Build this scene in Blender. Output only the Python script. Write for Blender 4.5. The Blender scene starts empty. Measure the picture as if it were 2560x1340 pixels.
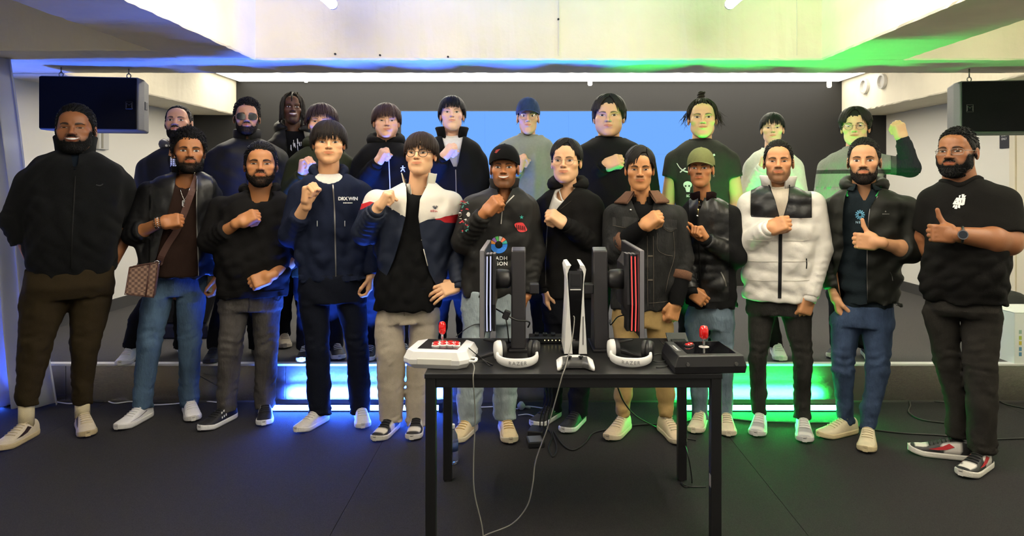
import bpy, bmesh, math, random
import numpy as np
from mathutils import Vector, Matrix
from mathutils.bvhtree import BVHTree

# ------------------------------------------------------------------ scene, camera, world, exposure
scene = bpy.context.scene
COL = scene.collection
F, CX, CY, CAMZ = 1707.0, 1315.0, 460.0, 1.47
cam_data = bpy.data.cameras.new('camera')
cam_data.sensor_fit = 'HORIZONTAL'
cam_data.sensor_width = 36.0
cam_data.lens = F * 36.0 / 2560.0
cam_data.shift_x = (1280 - CX) / 2560.0
cam_data.shift_y = (CY - 670) / 2560.0
cam_data.clip_start = 0.05
cam = bpy.data.objects.new('camera', cam_data)
COL.objects.link(cam)
cam.location = (0, 0, CAMZ)
cam.rotation_euler = (math.pi / 2, 0, 0)
scene.camera = cam
world = bpy.data.worlds.new('world')
scene.world = world
world.use_nodes = True
world.node_tree.nodes['Background'].inputs[0].default_value = (1.0, 0.92, 0.80, 1)
world.node_tree.nodes['Background'].inputs[1].default_value = 0.6
scene.view_settings.view_transform = 'Standard'
scene.view_settings.look = 'None'
scene.view_settings.gamma = 1.0
scene.view_settings.use_curve_mapping = False
scene.view_settings.exposure = 0.0
LAMP_FRONT, LAMP_STAGE, LAMP_BAY = 64.0, 60.0, 56.0      # radiance of the ceiling tubes
BAR_GLOW, BAR_WASH = 250.0, 58.0                          # floor light bars: lens radiance, up-light watts per metre
LAMP_PANEL = 5.5

# ------------------------------------------------------------------ helpers
ORG = {}

def srgb(h):
    h = h.lstrip('#')
    c = [int(h[i:i + 2], 16) / 255 for i in (0, 2, 4)]
    return tuple(x / 12.92 if x <= .04045 else ((x + .055) / 1.055) ** 2.4 for x in c)

MATS = {}

def mat(name, col=(.5, .5, .5), rough=.6, metal=0.0, bump=0.0, bscale=200.0, vary=0.0, vscale=30.0, emit=0.0,
        attr=None, spec=.5, stretch=None, coat=0.0, alpha=1.0, sheen=0.0, trans=0.0, bdist=.01):
    if name in MATS:
        return MATS[name]
    m = bpy.data.materials.new(name)
    m.use_nodes = True
    nt = m.node_tree
    N, Lk = nt.nodes, nt.links
    b = N['Principled BSDF']
    if isinstance(col, str):
        col = srgb(col)
    b.inputs['Base Color'].default_value = (*col, 1)
    b.inputs['Roughness'].default_value = rough
    b.inputs['Metallic'].default_value = metal
    b.inputs['Specular IOR Level'].default_value = spec
    b.inputs['Coat Weight'].default_value = coat
    b.inputs['Sheen Weight'].default_value = sheen
    b.inputs['Alpha'].default_value = alpha
    b.inputs['Transmission Weight'].default_value = trans
    if emit:
        b.inputs['Emission Color'].default_value = (*col, 1)
        b.inputs['Emission Strength'].default_value = emit
    csock = None
    if attr:
        a = N.new('ShaderNodeAttribute'); a.attribute_name = attr
        csock = a.outputs['Color']
        Lk.new(csock, b.inputs['Base Color'])
    if bump or vary:
        tc = N.new('ShaderNodeTexCoord')
        src = tc.outputs['Object']
        if stretch:
            mp = N.new('ShaderNodeMapping'); mp.inputs['Scale'].default_value = stretch
            Lk.new(src, mp.inputs['Vector']); src = mp.outputs['Vector']
    if vary:
        n = N.new('ShaderNodeTexNoise'); n.inputs['Scale'].default_value = vscale; n.inputs['Detail'].default_value = 5
        Lk.new(src, n.inputs['Vector'])
        r = N.new('ShaderNodeMapRange')
        r.inputs['From Min'].default_value = .3; r.inputs['From Max'].default_value = .7
        r.inputs['To Min'].default_value = 1 - vary; r.inputs['To Max'].default_value = 1 + vary
        Lk.new(n.outputs['Fac'], r.inputs['Value'])
        mx = N.new('ShaderNodeVectorMath'); mx.operation = 'SCALE'
        if csock is None:
            mx.inputs[0].default_value = col
        else:
            Lk.new(csock, mx.inputs[0])
        Lk.new(r.outputs['Result'], mx.inputs['Scale'])
        Lk.new(mx.outputs['Vector'], b.inputs['Base Color'])
    if bump:
        n = N.new('ShaderNodeTexNoise'); n.inputs['Scale'].default_value = bscale; n.inputs['Detail'].default_value = 4
        Lk.new(src, n.inputs['Vector'])
        bp = N.new('ShaderNodeBump'); bp.inputs['Strength'].default_value = bump; bp.inputs['Distance'].default_value = bdist
        Lk.new(n.outputs['Fac'], bp.inputs['Height'])
        Lk.new(bp.outputs['Normal'], b.inputs['Normal'])
    MATS[name] = m
    return m

def glow(name, col, strength):
    if name in MATS:
        return MATS[name]
    m = bpy.data.materials.new(name); m.use_nodes = True
    nt = m.node_tree; nt.nodes.clear()
    e = nt.nodes.new('ShaderNodeEmission'); o = nt.nodes.new('ShaderNodeOutputMaterial')
    e.inputs[0].default_value = (*col, 1); e.inputs[1].default_value = strength
    nt.links.new(e.outputs[0], o.inputs[0])
    MATS[name] = m
    return m

def tag(o, label=None, cat=None, group=None, kind=None):
    if label: o['label'] = label
    if cat: o['category'] = cat
    if group: o['group'] = group
    if kind: o['kind'] = kind
    return o

def empty(name, loc, rz=0.0):
    o = bpy.data.objects.new(name, None)
    o.empty_display_size = .05
    COL.objects.link(o)
    o.location = loc
    o.rotation_euler = (0, 0, rz)
    ORG[o.name] = Vector(loc)
    return o

def mesh_data(name, v, f, smooth=False):
    me = bpy.data.meshes.new(name)
    v = np.asarray(v, dtype=np.float32).reshape(-1, 3)
    if isinstance(f, np.ndarray) and f.ndim == 2:
        nf, k = f.shape
        me.vertices.add(len(v)); me.vertices.foreach_set('co', v.ravel())
        me.loops.add(nf * k); me.loops.foreach_set('vertex_index', f.astype(np.int32).ravel())
        me.polygons.add(nf)
        me.polygons.foreach_set('loop_start', np.arange(0, nf * k, k, dtype=np.int32))
        me.polygons.foreach_set('loop_total', np.full(nf, k, dtype=np.int32))
        me.update(calc_edges=True)
    else:
        me.from_pydata(v.tolist(), [], f)
        me.update()
    if smooth:
        me.polygons.foreach_set('use_smooth', np.ones(len(me.polygons), dtype=bool))
    return me

def obj(name, v, f, m, parent=None, smooth=False, bevel=0.0, local=False, seg=2, cols=None):
    """v in world coordinates (or in the parent's own coordinates when local)"""
    v = np.asarray(v, dtype=np.float64).reshape(-1, 3)
    if parent is not None:
        o0 = Vector((0, 0, 0)) if local else ORG[parent.name]
        loc = None
    else:
        lo, hi = v.min(0), v.max(0)
        o0 = Vector(((lo[0] + hi[0]) / 2, (lo[1] + hi[1]) / 2, lo[2]))
        loc = o0
    me = mesh_data(name, v - np.array(o0), f, smooth)
    if isinstance(m, (list, tuple)):
        for x in m: me.materials.append(x)
    elif m is not None:
        me.materials.append(m)
    if cols is not None:
        a = me.color_attributes.new('Col', 'FLOAT_COLOR', 'POINT')
        c = np.ones((len(v), 4), dtype=np.float32); c[:, :3] = cols
        a.data.foreach_set('color', c.ravel())
    o = bpy.data.objects.new(name, me)
    COL.objects.link(o)
    if parent is not None:
        o.parent = parent
        ORG[o.name] = o0
    else:
        o.location = loc
        ORG[o.name] = loc
    if bevel:
        b = o.modifiers.new('edge', 'BEVEL'); b.width = bevel; b.segments = seg; b.limit_method = 'ANGLE'
        b.angle_limit = math.radians(40)
    return o

class MB:
    def __init__(s):
        s.v, s.f = [], []
    def add(s, v, f):
        n = len(s.v)
        s.v += [tuple(map(float, p)) for p in v]
        s.f += [[n + i for i in q] for q in f]
        return s
    def box(s, x0, x1, y0, y1, z0, z1):
        v = [(x, y, z) for z in (z0, z1) for y in (y0, y1) for x in (x0, x1)]
        return s.add(v, [(0, 2, 3, 1), (4, 5, 7, 6), (0, 1, 5, 4), (2, 6, 7, 3), (0, 4, 6, 2), (1, 3, 7, 5)])
    def obox(s, c, size, M=None):
        """box of size about c, turned by M"""
        v = [Vector((x * size[0] / 2, y * size[1] / 2, z * size[2] / 2)) for z in (-1, 1) for y in (-1, 1) for x in (-1, 1)]
        if M is not None: v = [M @ p for p in v]
        v = [p + Vector(c) for p in v]
        return s.add(v, [(0, 2, 3, 1), (4, 5, 7, 6), (0, 1, 5, 4), (2, 6, 7, 3), (0, 4, 6, 2), (1, 3, 7, 5)])
    def tube(s, path, r, n=8, caps=True):
        path = [Vector(p) for p in path]
        rs = r if hasattr(r, '__len__') else [r] * len(path)
        rings, up = [], None
        for i, p in enumerate(path):
            d = (path[min(i + 1, len(path) - 1)] - path[max(i - 1, 0)])
            d = d.normalized() if d.length > 1e-9 else Vector((0, 0, 1))
            if up is None:
                up = d.orthogonal().normalized()
            up = (up - d * up.dot(d))
            up = up.normalized() if up.length > 1e-6 else d.orthogonal().normalized()
            w = d.cross(up)
            rings.append([p + (up * math.cos(2 * math.pi * k / n) + w * math.sin(2 * math.pi * k / n)) * rs[i] for k in range(n)])
        v = [q for rg in rings for q in rg]
        f = []
        for i in range(len(path) - 1):
            for k in range(n):
                a, b = i * n + k, i * n + (k + 1) % n
                f.append((a, b, b + n, a + n))
        if caps:
            f.append(tuple(range(n))[::-1])
            f.append(tuple((len(path) - 1) * n + k for k in range(n)))
        return s.add(v, f)
    def cyl(s, p0, p1, r, r1=None, n=20):
        return s.tube([p0, p1], [r, r if r1 is None else r1], n)
    def prism(s, poly, axis, d0, d1):
        """poly of 2-D points extruded along axis 'x', 'y' or 'z'"""
        def P(a, b, d):
            return {'x': (d, a, b), 'y': (a, d, b), 'z': (a, b, d)}[axis]
        n = len(poly)
        v = [P(a, b, d0) for a, b in poly] + [P(a, b, d1) for a, b in poly]
        f = [tuple(range(n)), tuple(range(2 * n - 1, n - 1, -1))]
        f += [(i, n + i, n + (i + 1) % n, (i + 1) % n) for i in range(n)]
        return s.add(v, f)
    def lathe(s, prof, c=(0, 0, 0), n=24, axis='z'):
        """profile of (radius, height)"""
        v, f = [], []
        for r, h in prof:
            for k in range(n):
                a = 2 * math.pi * k / n
                p = (r * math.cos(a), r * math.sin(a), h)
                if axis == 'x': p = (h, p[0], p[1])
                if axis == 'y': p = (p[0], h, p[1])
                v.append((p[0] + c[0], p[1] + c[1], p[2] + c[2]))
        for i in range(len(prof) - 1):
            for k in range(n):
                a, b = i * n + k, i * n + (k + 1) % n
                f.append((a, b, b + n, a + n))
        f.append(tuple(range(n))[::-1]); f.append(tuple((len(prof) - 1) * n + k for k in range(n)))
        return s.add(v, f)
    def build(s, name, m, parent=None, **k):
        return obj(name, s.v, s.f, m, parent, **k)

def smooth_path(pts, per=8):
    """Catmull-Rom through the points"""
    P = [Vector(p) for p in pts]
    P = [P[0] * 2 - P[1]] + P + [P[-1] * 2 - P[-2]]
    out = []
    for i in range(1, len(P) - 2):
        for k in range(per):
            t = k / per
            a, b, c, d = P[i - 1], P[i], P[i + 1], P[i + 2]
            out.append(.5 * ((2 * b) + (c - a) * t + (2 * a - 5 * b + 4 * c - d) * t * t + (3 * b - a - 3 * c + d) * t ** 3))
    out.append(P[-2])
    return out

def px(u, v, Y):
    """the place at depth Y that the photograph shows at pixel (u, v)"""
    return Vector(((u - CX) * Y / F, Y, CAMZ - (v - CY) * Y / F))

def on_z(u, v, z):
    Y = F * (CAMZ - z) / (v - CY)
    return Vector(((u - CX) * Y / F, Y, z))

def text_mesh(body, size, bold=0.0, extrude=.0008, spacing=1.0):
    """verts (x right, z up, y depth) and faces of a line of lettering, centred"""
    c = bpy.data.curves.new('lettering', 'FONT')
    c.body = body; c.size = size; c.extrude = 0; c.offset = bold; c.align_x = 'CENTER'; c.align_y = 'CENTER'
    c.space_character = spacing; c.resolution_u = 3
    o = bpy.data.objects.new('lettering', c); COL.objects.link(o)
    dg = bpy.context.evaluated_depsgraph_get()
    me = o.evaluated_get(dg).to_mesh()
    v = [(p.co.x, 0.0, p.co.y) for p in me.vertices]
    f = [tuple(p.vertices) for p in me.polygons]
    o.evaluated_get(dg).to_mesh_clear()
    bpy.data.objects.remove(o); bpy.data.curves.remove(c)
    return v, f

# ------------------------------------------------------------------ the room
STAGE_Y, STAGE_Z, BACK_Y = 4.60, 0.257, 8.13
XL, XR = -3.96, 4.29
BEAM_Z, CEIL_Z = 2.30, 2.80
C_con = mat('painted_concrete', (.745, .685, .53), rough=.75, bump=.35, bscale=16, vary=.05, vscale=3.0)
C_raw = mat('rough_concrete', (.62, .585, .50), rough=.85, bump=.6, bscale=26, vary=.10, vscale=6.0)
C_wall = mat('cream_wall_paint', (.82, .79, .70), rough=.7, bump=.05, bscale=60)
C_dark = mat('dark_panel', (.0080, .0077, .0070), rough=.62)
C_carpet = mat('charcoal_carpet', (.034, .0325, .0345), rough=.95, bump=.8, bscale=420, vary=.30, vscale=260, spec=.2)
C_stage = mat('grey_stage_carpet', (.078, .075, .075), rough=.95, bump=.6, bscale=380, vary=.18, vscale=240, spec=.2)
C_steel = mat('brushed_steel', (.44, .405, .36), rough=.27, metal=1.0, bump=.10, bscale=30, stretch=(1, 1, 60), vary=.06, vscale=8)
C_trim = mat('pale_edge_trim', (.78, .77, .75), rough=.35, metal=.3)
C_base = mat('dark_baseboard', (.06, .058, .056), rough=.5)

fl = MB().box(-6, 6.5, -3.5, STAGE_Y + .02, -.06, -.006).build('floor', C_carpet)
tag(fl, 'charcoal carpet floor in front of the stage', kind='structure')
xs = [-6, -4.82, -2.82, -.82, 1.18, 3.18, 5.18, 6.5]
for a, b in zip(xs[:-1], xs[1:]):
    MB().box(a + .0012, b - .0012, -3.5, STAGE_Y, -.006, 0).build('carpet_sheet', C_carpet, fl)

st = MB().box(XL, XR, STAGE_Y + .012, BACK_Y, 0, STAGE_Z - .004).build('floor_stage', C_stage)
tag(st, 'low stage platform with grey carpet top', kind='structure')
MB().box(XL, XR, STAGE_Y + .05, BACK_Y, STAGE_Z - .004, STAGE_Z).build('carpet_sheet', C_stage, st)
fx = [XL, -3.1, -1.62, -.14, 1.34, 2.82, XR]
for a, b in zip(fx[:-1], fx[1:]):
    MB().box(a + .0015, b - .0015, STAGE_Y, STAGE_Y + .012, .012, STAGE_Z - .012).build('fascia_panel', C_steel, st, bevel=.001)
MB().box(XL, XR, STAGE_Y - .004, STAGE_Y + .05, STAGE_Z - .012, STAGE_Z + .003).build('edge_trim', C_trim, st, bevel=.002)
MB().box(XL, XR, STAGE_Y - .002, STAGE_Y + .01, 0, .012).build('toe_kick', C_base, st)

wl = MB().box(XL - .15, XL, -3.5, BACK_Y, 0, CEIL_Z).build('wall_left', C_wall)
tag(wl, 'cream painted wall on the stage side by the curtain', kind='structure')
wr = MB().box(XR, XR + .15, -3.5, BACK_Y, 0, CEIL_Z).build('wall_right', C_wall)
tag(wr, 'cream painted wall with the door', kind='structure')
wb = MB().box(XL - .15, XR + .15, BACK_Y, BACK_Y + .15, 0, CEIL_Z).build('wall_back', C_dark)
tag(wb, 'dark grey back wall around the screen', kind='structure')
bl = MB().box(XL, XL + .015, STAGE_Y, BACK_Y, STAGE_Z, STAGE_Z + .11).build('baseboard_left', C_base); bl['kind'] = 'structure'
br = MB().box(XR - .015, XR, STAGE_Y, BACK_Y, STAGE_Z, STAGE_Z + .11).build('baseboard_right', C_base); br['kind'] = 'structure'
ce = MB().box(-6, 6.5, -3.5, BACK_Y + .15, CEIL_Z, CEIL_Z + .1).build('ceiling', C_con)
tag(ce, 'cream concrete ceiling slab', kind='structure')

cs = MB().box(-3.45, 3.76, 5.11, BACK_Y, 2.71, CEIL_Z).build('ceiling_stage', C_con)
tag(cs, 'cream ceiling above the stage', kind='structure')

def rough_beam(name, x0, x1, y0, y1, z0, z1, label, seed, m=None, amp=.004):
    """a concrete beam whose lower arrises are chipped and uneven"""
    rnd = random.Random(seed)
    n = max(2, int(max(x1 - x0, y1 - y0) / .05))
    long_x = (x1 - x0) > (y1 - y0)
    v, f = [], []
    for i in range(n + 1):
        t = i / n
        for (q, z) in ((0, z1), (0, z0 + .012), (.012, z0), (1 - .012, z0), (1, z0 + .012), (1, z1)):
            jitter = rnd.uniform(-amp, amp) if z < z1 else 0
            if long_x:
                p = [x0 + t * (x1 - x0), y0 + (y1 - y0) * q + jitter * .6, z + (jitter if z < z0 + .02 else 0) * .6]
            else:
                p = [x0 + (x1 - x0) * q + jitter * .6, y0 + t * (y1 - y0), z + (jitter if z < z0 + .02 else 0) * .6]
            v.append(p)
    for i in range(n):
        for k in range(5):
            a = i * 6 + k
            f.append((a, a + 1, a + 7, a + 6))
    f.append(tuple(range(6))); f.append(tuple(n * 6 + k for k in range(5, -1, -1)))
    o = obj(name, v, f, m or C_con)
    return tag(o, label, kind='structure')

cross = rough_beam('trim_1', XL, XR, 4.57, 5.11, BEAM_Z, CEIL_Z, 'wide concrete cross beam above the stage front', 1)
rough_beam('trim_2', XL, -2.30, 4.24, 4.57, BEAM_Z - .002, CEIL_Z, 'thicker shaded length of the cross beam', 2)
rough_beam('trim_3', -2.33, -1.81, -3.5, 4.57, BEAM_Z + .001, CEIL_Z, 'concrete ceiling beam running over the curtain side', 3)
rough_beam('trim_4', 1.98, 2.53, -3.5, 4.57, BEAM_Z + .001, CEIL_Z, 'concrete ceiling beam running to the door side', 4)
rough_beam('trim_5', XL, -3.45, 5.11, BACK_Y, 2.29, CEIL_Z, 'concrete soffit over the curtain side of the stage', 5)
rough_beam('trim_6', 3.76, XR, 5.11, BACK_Y, 2.29, CEIL_Z, 'concrete soffit over the door side of the stage', 6)
# drilled anchor holes in the face of the cross beam
C_hole = mat('hole_black', (.012, .012, .012), rough=.9)
for (u, v) in ((838, 135), (950, 138), (1120, 142), (1396, 48)):
    p = px(u, v, 4.566)
    MB().cyl((p.x, 4.562, p.z), (p.x, 4.60, p.z), .007, n=10).build('anchor_hole', C_hole, cross)
# form-work joint lines in the face of the cross beam
for u in (1397, 1992):
    p = px(u, 100, 4.567)
    MB().box(p.x - .0015, p.x + .0015, 4.563, 4.575, BEAM_Z + .03, CEIL_Z).build('form_joint', C_raw, cross)

# conduit sleeves in the soffit beside the screen wall
for (y, r) in ((7.55, .085), (7.18, .08)):
    o = MB().lathe([(r, 0), (r, -.03), (r - .02, -.034), (r - .02, -.006), (0.001, -.006)], (3.757, y, 2.55), n=24, axis='x').build(
        'conduit_sleeve', mat('sleeve_grey', (.55, .53, .48), rough=.6), None)
    tag(o, 'round grey conduit sleeve on the soffit, %s the screen wall' % ('nearer' if y > 7.3 else 'farther from'), 'sleeve', 'conduit sleeves')

# the LED screen
C_scr = glow('screen_blue', (.155, .385, .96), 1.12)
sx0, sx1 = px(1003, 0, BACK_Y - .03).x, px(1735, 0, BACK_Y - .03).x
s = empty('led_screen', ((sx0 + sx1) / 2, BACK_Y - .02, STAGE_Z))
tag(s, 'large plain blue LED video screen on the dark back wall', 'screen')
MB().box(sx0 - .012, sx1 + .012, BACK_Y - .03, BACK_Y, STAGE_Z, 2.345).build('frame', mat('screen_frame', (.02, .02, .02), rough=.5), s)
cols, rws = 7, 4
cw, ch = (sx1 - sx0) / cols, (2.333 - .30) / rws
for i in range(cols):
    for j in range(rws):
        MB().box(sx0 + i * cw + .0004, sx0 + (i + 1) * cw - .0004, BACK_Y - .034, BACK_Y - .03, .30 + j * ch + .0004,
                 .30 + (j + 1) * ch - .0004).build('screen_panel', C_scr, s)

# door, sign and switch on the side walls
dy0, dy1 = 5.0, 5.93
d = empty('door_1', (XR, (dy0 + dy1) / 2, STAGE_Z)); d['kind'] = 'structure'; d['label'] = 'cream painted flush door'
C_door = mat('door_paint', (.76, .70, .55), rough=.5)
MB().box(XR - .03, XR, dy0, dy1, STAGE_Z, 2.02).build('leaf', C_door, d, bevel=.003)
mb = MB()
mb.box(XR - .045, XR, dy1, dy1 + .07, STAGE_Z, 2.09); mb.box(XR - .045, XR, dy0 - .07, dy0, STAGE_Z, 2.09); mb.box(XR - .045, XR, dy0, dy1, 2.02, 2.09)
mb.build('door_frame', C_door, d, bevel=.003)
mb = MB(); mb.cyl((XR - .03, 5.86, 1.25), (XR - .085, 5.86, 1.25), .012); mb.cyl((XR - .08, 5.875, 1.25), (XR - .08, 5.74, 1.25), .010)
mb.build('handle', mat('handle_dark', (.05, .05, .05), rough=.4, metal=.8), d, smooth=True)
a, b = px(2501, 331, 6.18), px(2527, 369, 6.06)
sg = MB().box(XR - .012, XR, 6.05, 6.17, 1.79, 1.93).build('door_sign', mat('sign_black', (.03, .03, .035), rough=.5), bevel=.002)
tag(sg, 'small dark wall sign with white lettering beside the door', 'sign')
for i, tx in enumerate(('STAFF', 'ONLY')):
    v, f = text_mesh(tx, .026, .0006)
    v = [(XR - .0135, 6.11 - x, 1.905 - i * .032 + z) for x, y, z in v]
    obj('lettering', v, f, mat('sign_white', (.85, .85, .83), rough=.5), sg)
p = px(254, 362, 6.37)
sw = MB().box(XL, XL + .035, 6.28, 6.43, 1.79, 1.96).build('wall_control', mat('control_grey', (.55, .54, .5), rough=.5), bevel=.006)
tag(sw, 'small grey control box on the cream wall behind the man in the black fleece', 'control box')
MB().box(XL + .035, XL + .037, 6.31, 6.34, 1.80, 1.95).build('slot', mat('slot_grey', (.28, .26, .2), rough=.6), sw)

# ------------------------------------------------------------------ lamps
C_warm = (1.0, .935, .81)
def tube_lamp(x, y0, y1, z, power, label, along='y', group='ceiling tube lamps'):
    r = .028
    e = empty('tube_lamp', (x, (y0 + y1) / 2, z) if along == 'y' else ((y0 + y1) / 2, x, z))
    tag(e, label, 'lamp', group)
    P = (lambda t, dz: (x, t, z + dz)) if along == 'y' else (lambda t, dz: (t, x, z + dz))
    MB().tube([P(y0, 0), P(y0 + .004, 0), P(y1 - .004, 0), P(y1, 0)], [r * .8, r, r, r * .8], 16).build(
        'diffuser', glow('tube_%g' % power, C_warm, power), e, smooth=True)
    mb = MB()
    for t in (y0, y1):
        q = -1 if t == y0 else 1
        mb.tube([P(t, 0), P(t + q * .02, 0)], r * 1.08, 16)
    mb.build('end_cap', mat('lamp_white', (.8, .8, .78), rough=.4), e, smooth=False)
    mb = MB()
    for t in (y0 + .3, y1 - .3):
        mb.tube([P(t, r), P(t, (CEIL_Z if along == 'y' else 2.71) - z)], .004, 6)
    mb.build('hanger', mat('lamp_white', (.8, .8, .78), rough=.4), e)
    return e
tube_lamp(-1.13, .9, 3.98, 2.52, LAMP_FRONT, 'long white tube lamp on the curtain side of the front ceiling')
tube_lamp(1.19, .9, 3.98, 2.52, LAMP_FRONT, 'long white tube lamp on the door side of the front ceiling')
tube_lamp(3.55, .5, 3.8, 2.60, LAMP_BAY, 'tube lamp in the outer ceiling bay on the door side')
tube_lamp(5.8, -3.1, 3.4, 2.655, LAMP_STAGE, 'tube lamp across the stage ceiling behind the cross beam', along='x', group='stage ceiling lamps')
lp = empty('ceiling_lamp', (.15, 7.65, 2.69)); tag(lp, 'long glowing white ceiling light panel above the dark back wall', 'lamp')
MB().box(-3.43, 3.74, 7.22, 8.115, 2.692, 2.71).build('frame', mat('lamp_white', (.8, .8, .78), rough=.4), lp)
for k in range(6):
    MB().box(-3.40 + k * 1.1853, -3.40 + (k + 1) * 1.1853 - .004, 7.24, 8.10, 2.686, 2.692).build('diffuser', glow('panel_glow', C_warm, LAMP_PANEL), lp)
for k, (u, v, w) in enumerate(((765, 196, 'left of the screen'), (1475, 204, 'above the screen'), (2073, 209, 'beside the soffit'))):
    p = px(u, v, 7.72)
    e = empty('spotlight', (p.x, p.y, p.z)); tag(e, 'tiny white ceiling spotlight %s' % w, 'spotlight', 'stage spotlights')
    MB().lathe([(.012, .03), (.026, .02), (.028, -.035), (.022, -.04)], p, n=16).build('shade', mat('lamp_white'), e, smooth=True)
    MB().cyl((p.x, p.y, p.z + .03), (p.x, p.y, 2.71), .006, n=8).build('stem', mat('lamp_white'), e)
    MB().lathe([(.020, -.038), (.019, -.043), (.001, -.044)], p, n=14).build('bulb', glow('spot_glow', C_warm, 12), e, smooth=True)

def light_bar(x0, x1, y, col, label, k=1.0, kw=1.0):
    e = empty('light_bar', ((x0 + x1) / 2, y, 0)); tag(e, label, 'light bar', 'floor light bars')
    MB().box(x0, x1, y - .045, y + .045, .046, .056).build('top_cover', mat('bar_black', (.015, .015, .016), rough=.5), e, bevel=.002)
    MB().box(x0, x1, y - .035, y + .035, 0, .008).build('base', mat('bar_black'), e, bevel=.002)
    MB().box(x0 + .01, x1 - .01, y - .022, y + .022, .008, .046).build('lens', glow('bar_%s_%g' % (label.split()[0], k), col, BAR_GLOW * k), e)
    for q in (x0, x1):
        MB().box(q - .012, q + .012, y - .046, y + .046, 0, .058).build('end_cap', mat('bar_black'), e, bevel=.003)
    L = bpy.data.lights.new('bar_wash', 'AREA')
    L.shape = 'RECTANGLE'; L.size = x1 - x0 - .04; L.size_y = .03; L.energy = BAR_WASH * kw * (x1 - x0); L.color = col; L.spread = math.radians(105)
    lo = bpy.data.objects.new('bar_wash', L); COL.objects.link(lo); lo.parent = e
    lo.location = (0, .012, .0585); lo.rotation_euler = (math.radians(180 - 10), 0, 0)
    return e
a, b = on_z(690, 1006, .03), on_z(1106, 1006, .03)
light_bar(a.x, b.x, 4.44, (.035, .13, 1.0), 'blue glowing light bar on the floor along the stage front', 1.15, 1.7)
light_bar(-3.93, -3.42, 4.53, (.035, .13, 1.0), 'blue light bar on the floor behind the curtain', .7, 1.0)
a, b = on_z(1700, 1006, .03), on_z(2090, 1006, .03)
light_bar(a.x, b.x, 4.44, (.02, 1.0, .13), 'green glowing light bar on the floor along the stage front', .8, .55)

# ------------------------------------------------------------------ loudspeakers under the cross beam
def loudspeaker(u0, u1, v0, v1, Y, rz, label):
    a, b = px(u0, v0, Y), px(u1, v1, Y)
    W, H, D = b.x - a.x, a.z - b.z, .34
    c = Vector(((a.x + b.x) / 2, Y, b.z))
    e = empty('loudspeaker', c, math.radians(rz)); tag(e, label, 'speaker', 'hanging loudspeakers')
    body = mat('speaker_cabinet', (.10, .10, .10), rough=.7, bump=.3, bscale=300)
    poly = [(-W / 2, 0), (W / 2, 0), (W / 2, .10), (W / 2 - .06, D), (-W / 2 + .06, D), (-W / 2, .10)]
    m = MB(); m.prism(poly, 'z', 0, H); m.build('cabinet', body, e, local=True, bevel=.012)
    g = MB(); g.box(-W / 2 + .008, W / 2 - .008, -.016, .002, .008, H - .008)
    g.build('grille', mat('speaker_grille', (.004, .004, .005), rough=.9, bump=.5, bscale=700, spec=.1), e, local=True, bevel=.006)
    sgn = 1 if u0 < CX else -1
    bx = sgn * (W / 2 - .055)
    m = MB(); q = [(bx - .018, .15 * H / .4), (bx + .018, .15 * H / .4)]
    z0 = H * .42
    m.tube([(bx - .017, -.017, z0), (bx - .017, -.017, z0 + .034), (bx, -.017, z0 + .018), (bx + .017, -.017, z0 + .034), (bx + .017, -.017, z0)], .0016, 5)
    m.tube([(bx - .022, -.017, z0 - .008), (bx + .022, -.017, z0 - .008), (bx + .022, -.017, z0 + .042), (bx - .022, -.017, z0 + .042), (bx - .022, -.017, z0 - .008)], .001, 5)
    m.build('badge', mat('badge_grey', (.10, .10, .10), rough=.4, metal=.5), e, local=True)
    for sx in (-1, 1):
        m = MB()
        x = sx * (W / 2 - .10)
        ring = [(x + .014 * math.cos(t), .09, H + .022 + .016 * math.sin(t)) for t in [2 * math.pi * k / 12 for k in range(13)]]
        m.tube(ring, .004, 6); m.cyl((x, .09, H - .005), (x, .09, H + .01), .007, n=10)
        m.cyl((x, .09, H + .034), (x, .09, BEAM_Z - b.z), .005, n=8)
        m.build('hanging_hook', mat('hook_steel', (.35, .34, .32), rough=.35, metal=1), e, local=True, smooth=True)
    for z in (H * .5,):
        m = MB(); m.box(W / 2 - .012, W / 2 + .002, .12, .16, z - .03, z + .03)
        m.build('side_handle', mat('badge_grey'), e, local=True, bevel=.004)
    return e
loudspeaker(107, 338, 191, 325, 4.80, 8, 'black box loudspeaker hanging above the man in the black fleece')
loudspeaker(2410, 2640, 200, 331, 4.80, -8, 'black box loudspeaker hanging near the sign by the door')

# ------------------------------------------------------------------ curtain on the far side
C_cur = mat('white_curtain', (.72, .74, .80), rough=.8, bump=.1, bscale=300)
_nt = C_cur.node_tree; _t = _nt.nodes.new('ShaderNodeBsdfTranslucent'); _x = _nt.nodes.new('ShaderNodeMixShader')
_t.inputs[0].default_value = (.70, .72, .80, 1); _x.inputs[0].default_value = .35
_nt.links.new(_nt.nodes['Principled BSDF'].outputs[0], _x.inputs[1]); _nt.links.new(_t.outputs[0], _x.inputs[2]); _nt.links.new(_x.outputs[0], _nt.nodes['Material Output'].inputs[0])
def curtain():
    v, f = [], []
    n, m = 90, 14
    for j in range(m + 1):
        z = .02 + (2.30 - .02) * j / m
        for i in range(n + 1):
            t = i / n
            x = -3.66 + (.24 + .34 * (1 - j / m)) * t
            y = 4.42 + .06 * t + (.045 + .015 * (1 - j / m)) * math.sin(t * 2 * math.pi * 4.5 + .5 * math.sin(j * .35)) + .015 * math.sin(t * 31 + j * .2)
            v.append((x, y, z))
    for j in range(m):
        for i in range(n):
            a = j * (n + 1) + i
            f.append((a, a + 1, a + n + 2, a + n + 1))
    o = obj('curtain', v, f, C_cur, smooth=True)
    s = o.modifiers.new('thickness', 'SOLIDIFY'); s.thickness = .003
    return tag(o, 'white floor-length curtain behind the man in the black fleece', 'curtain')
curtain()

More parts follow.
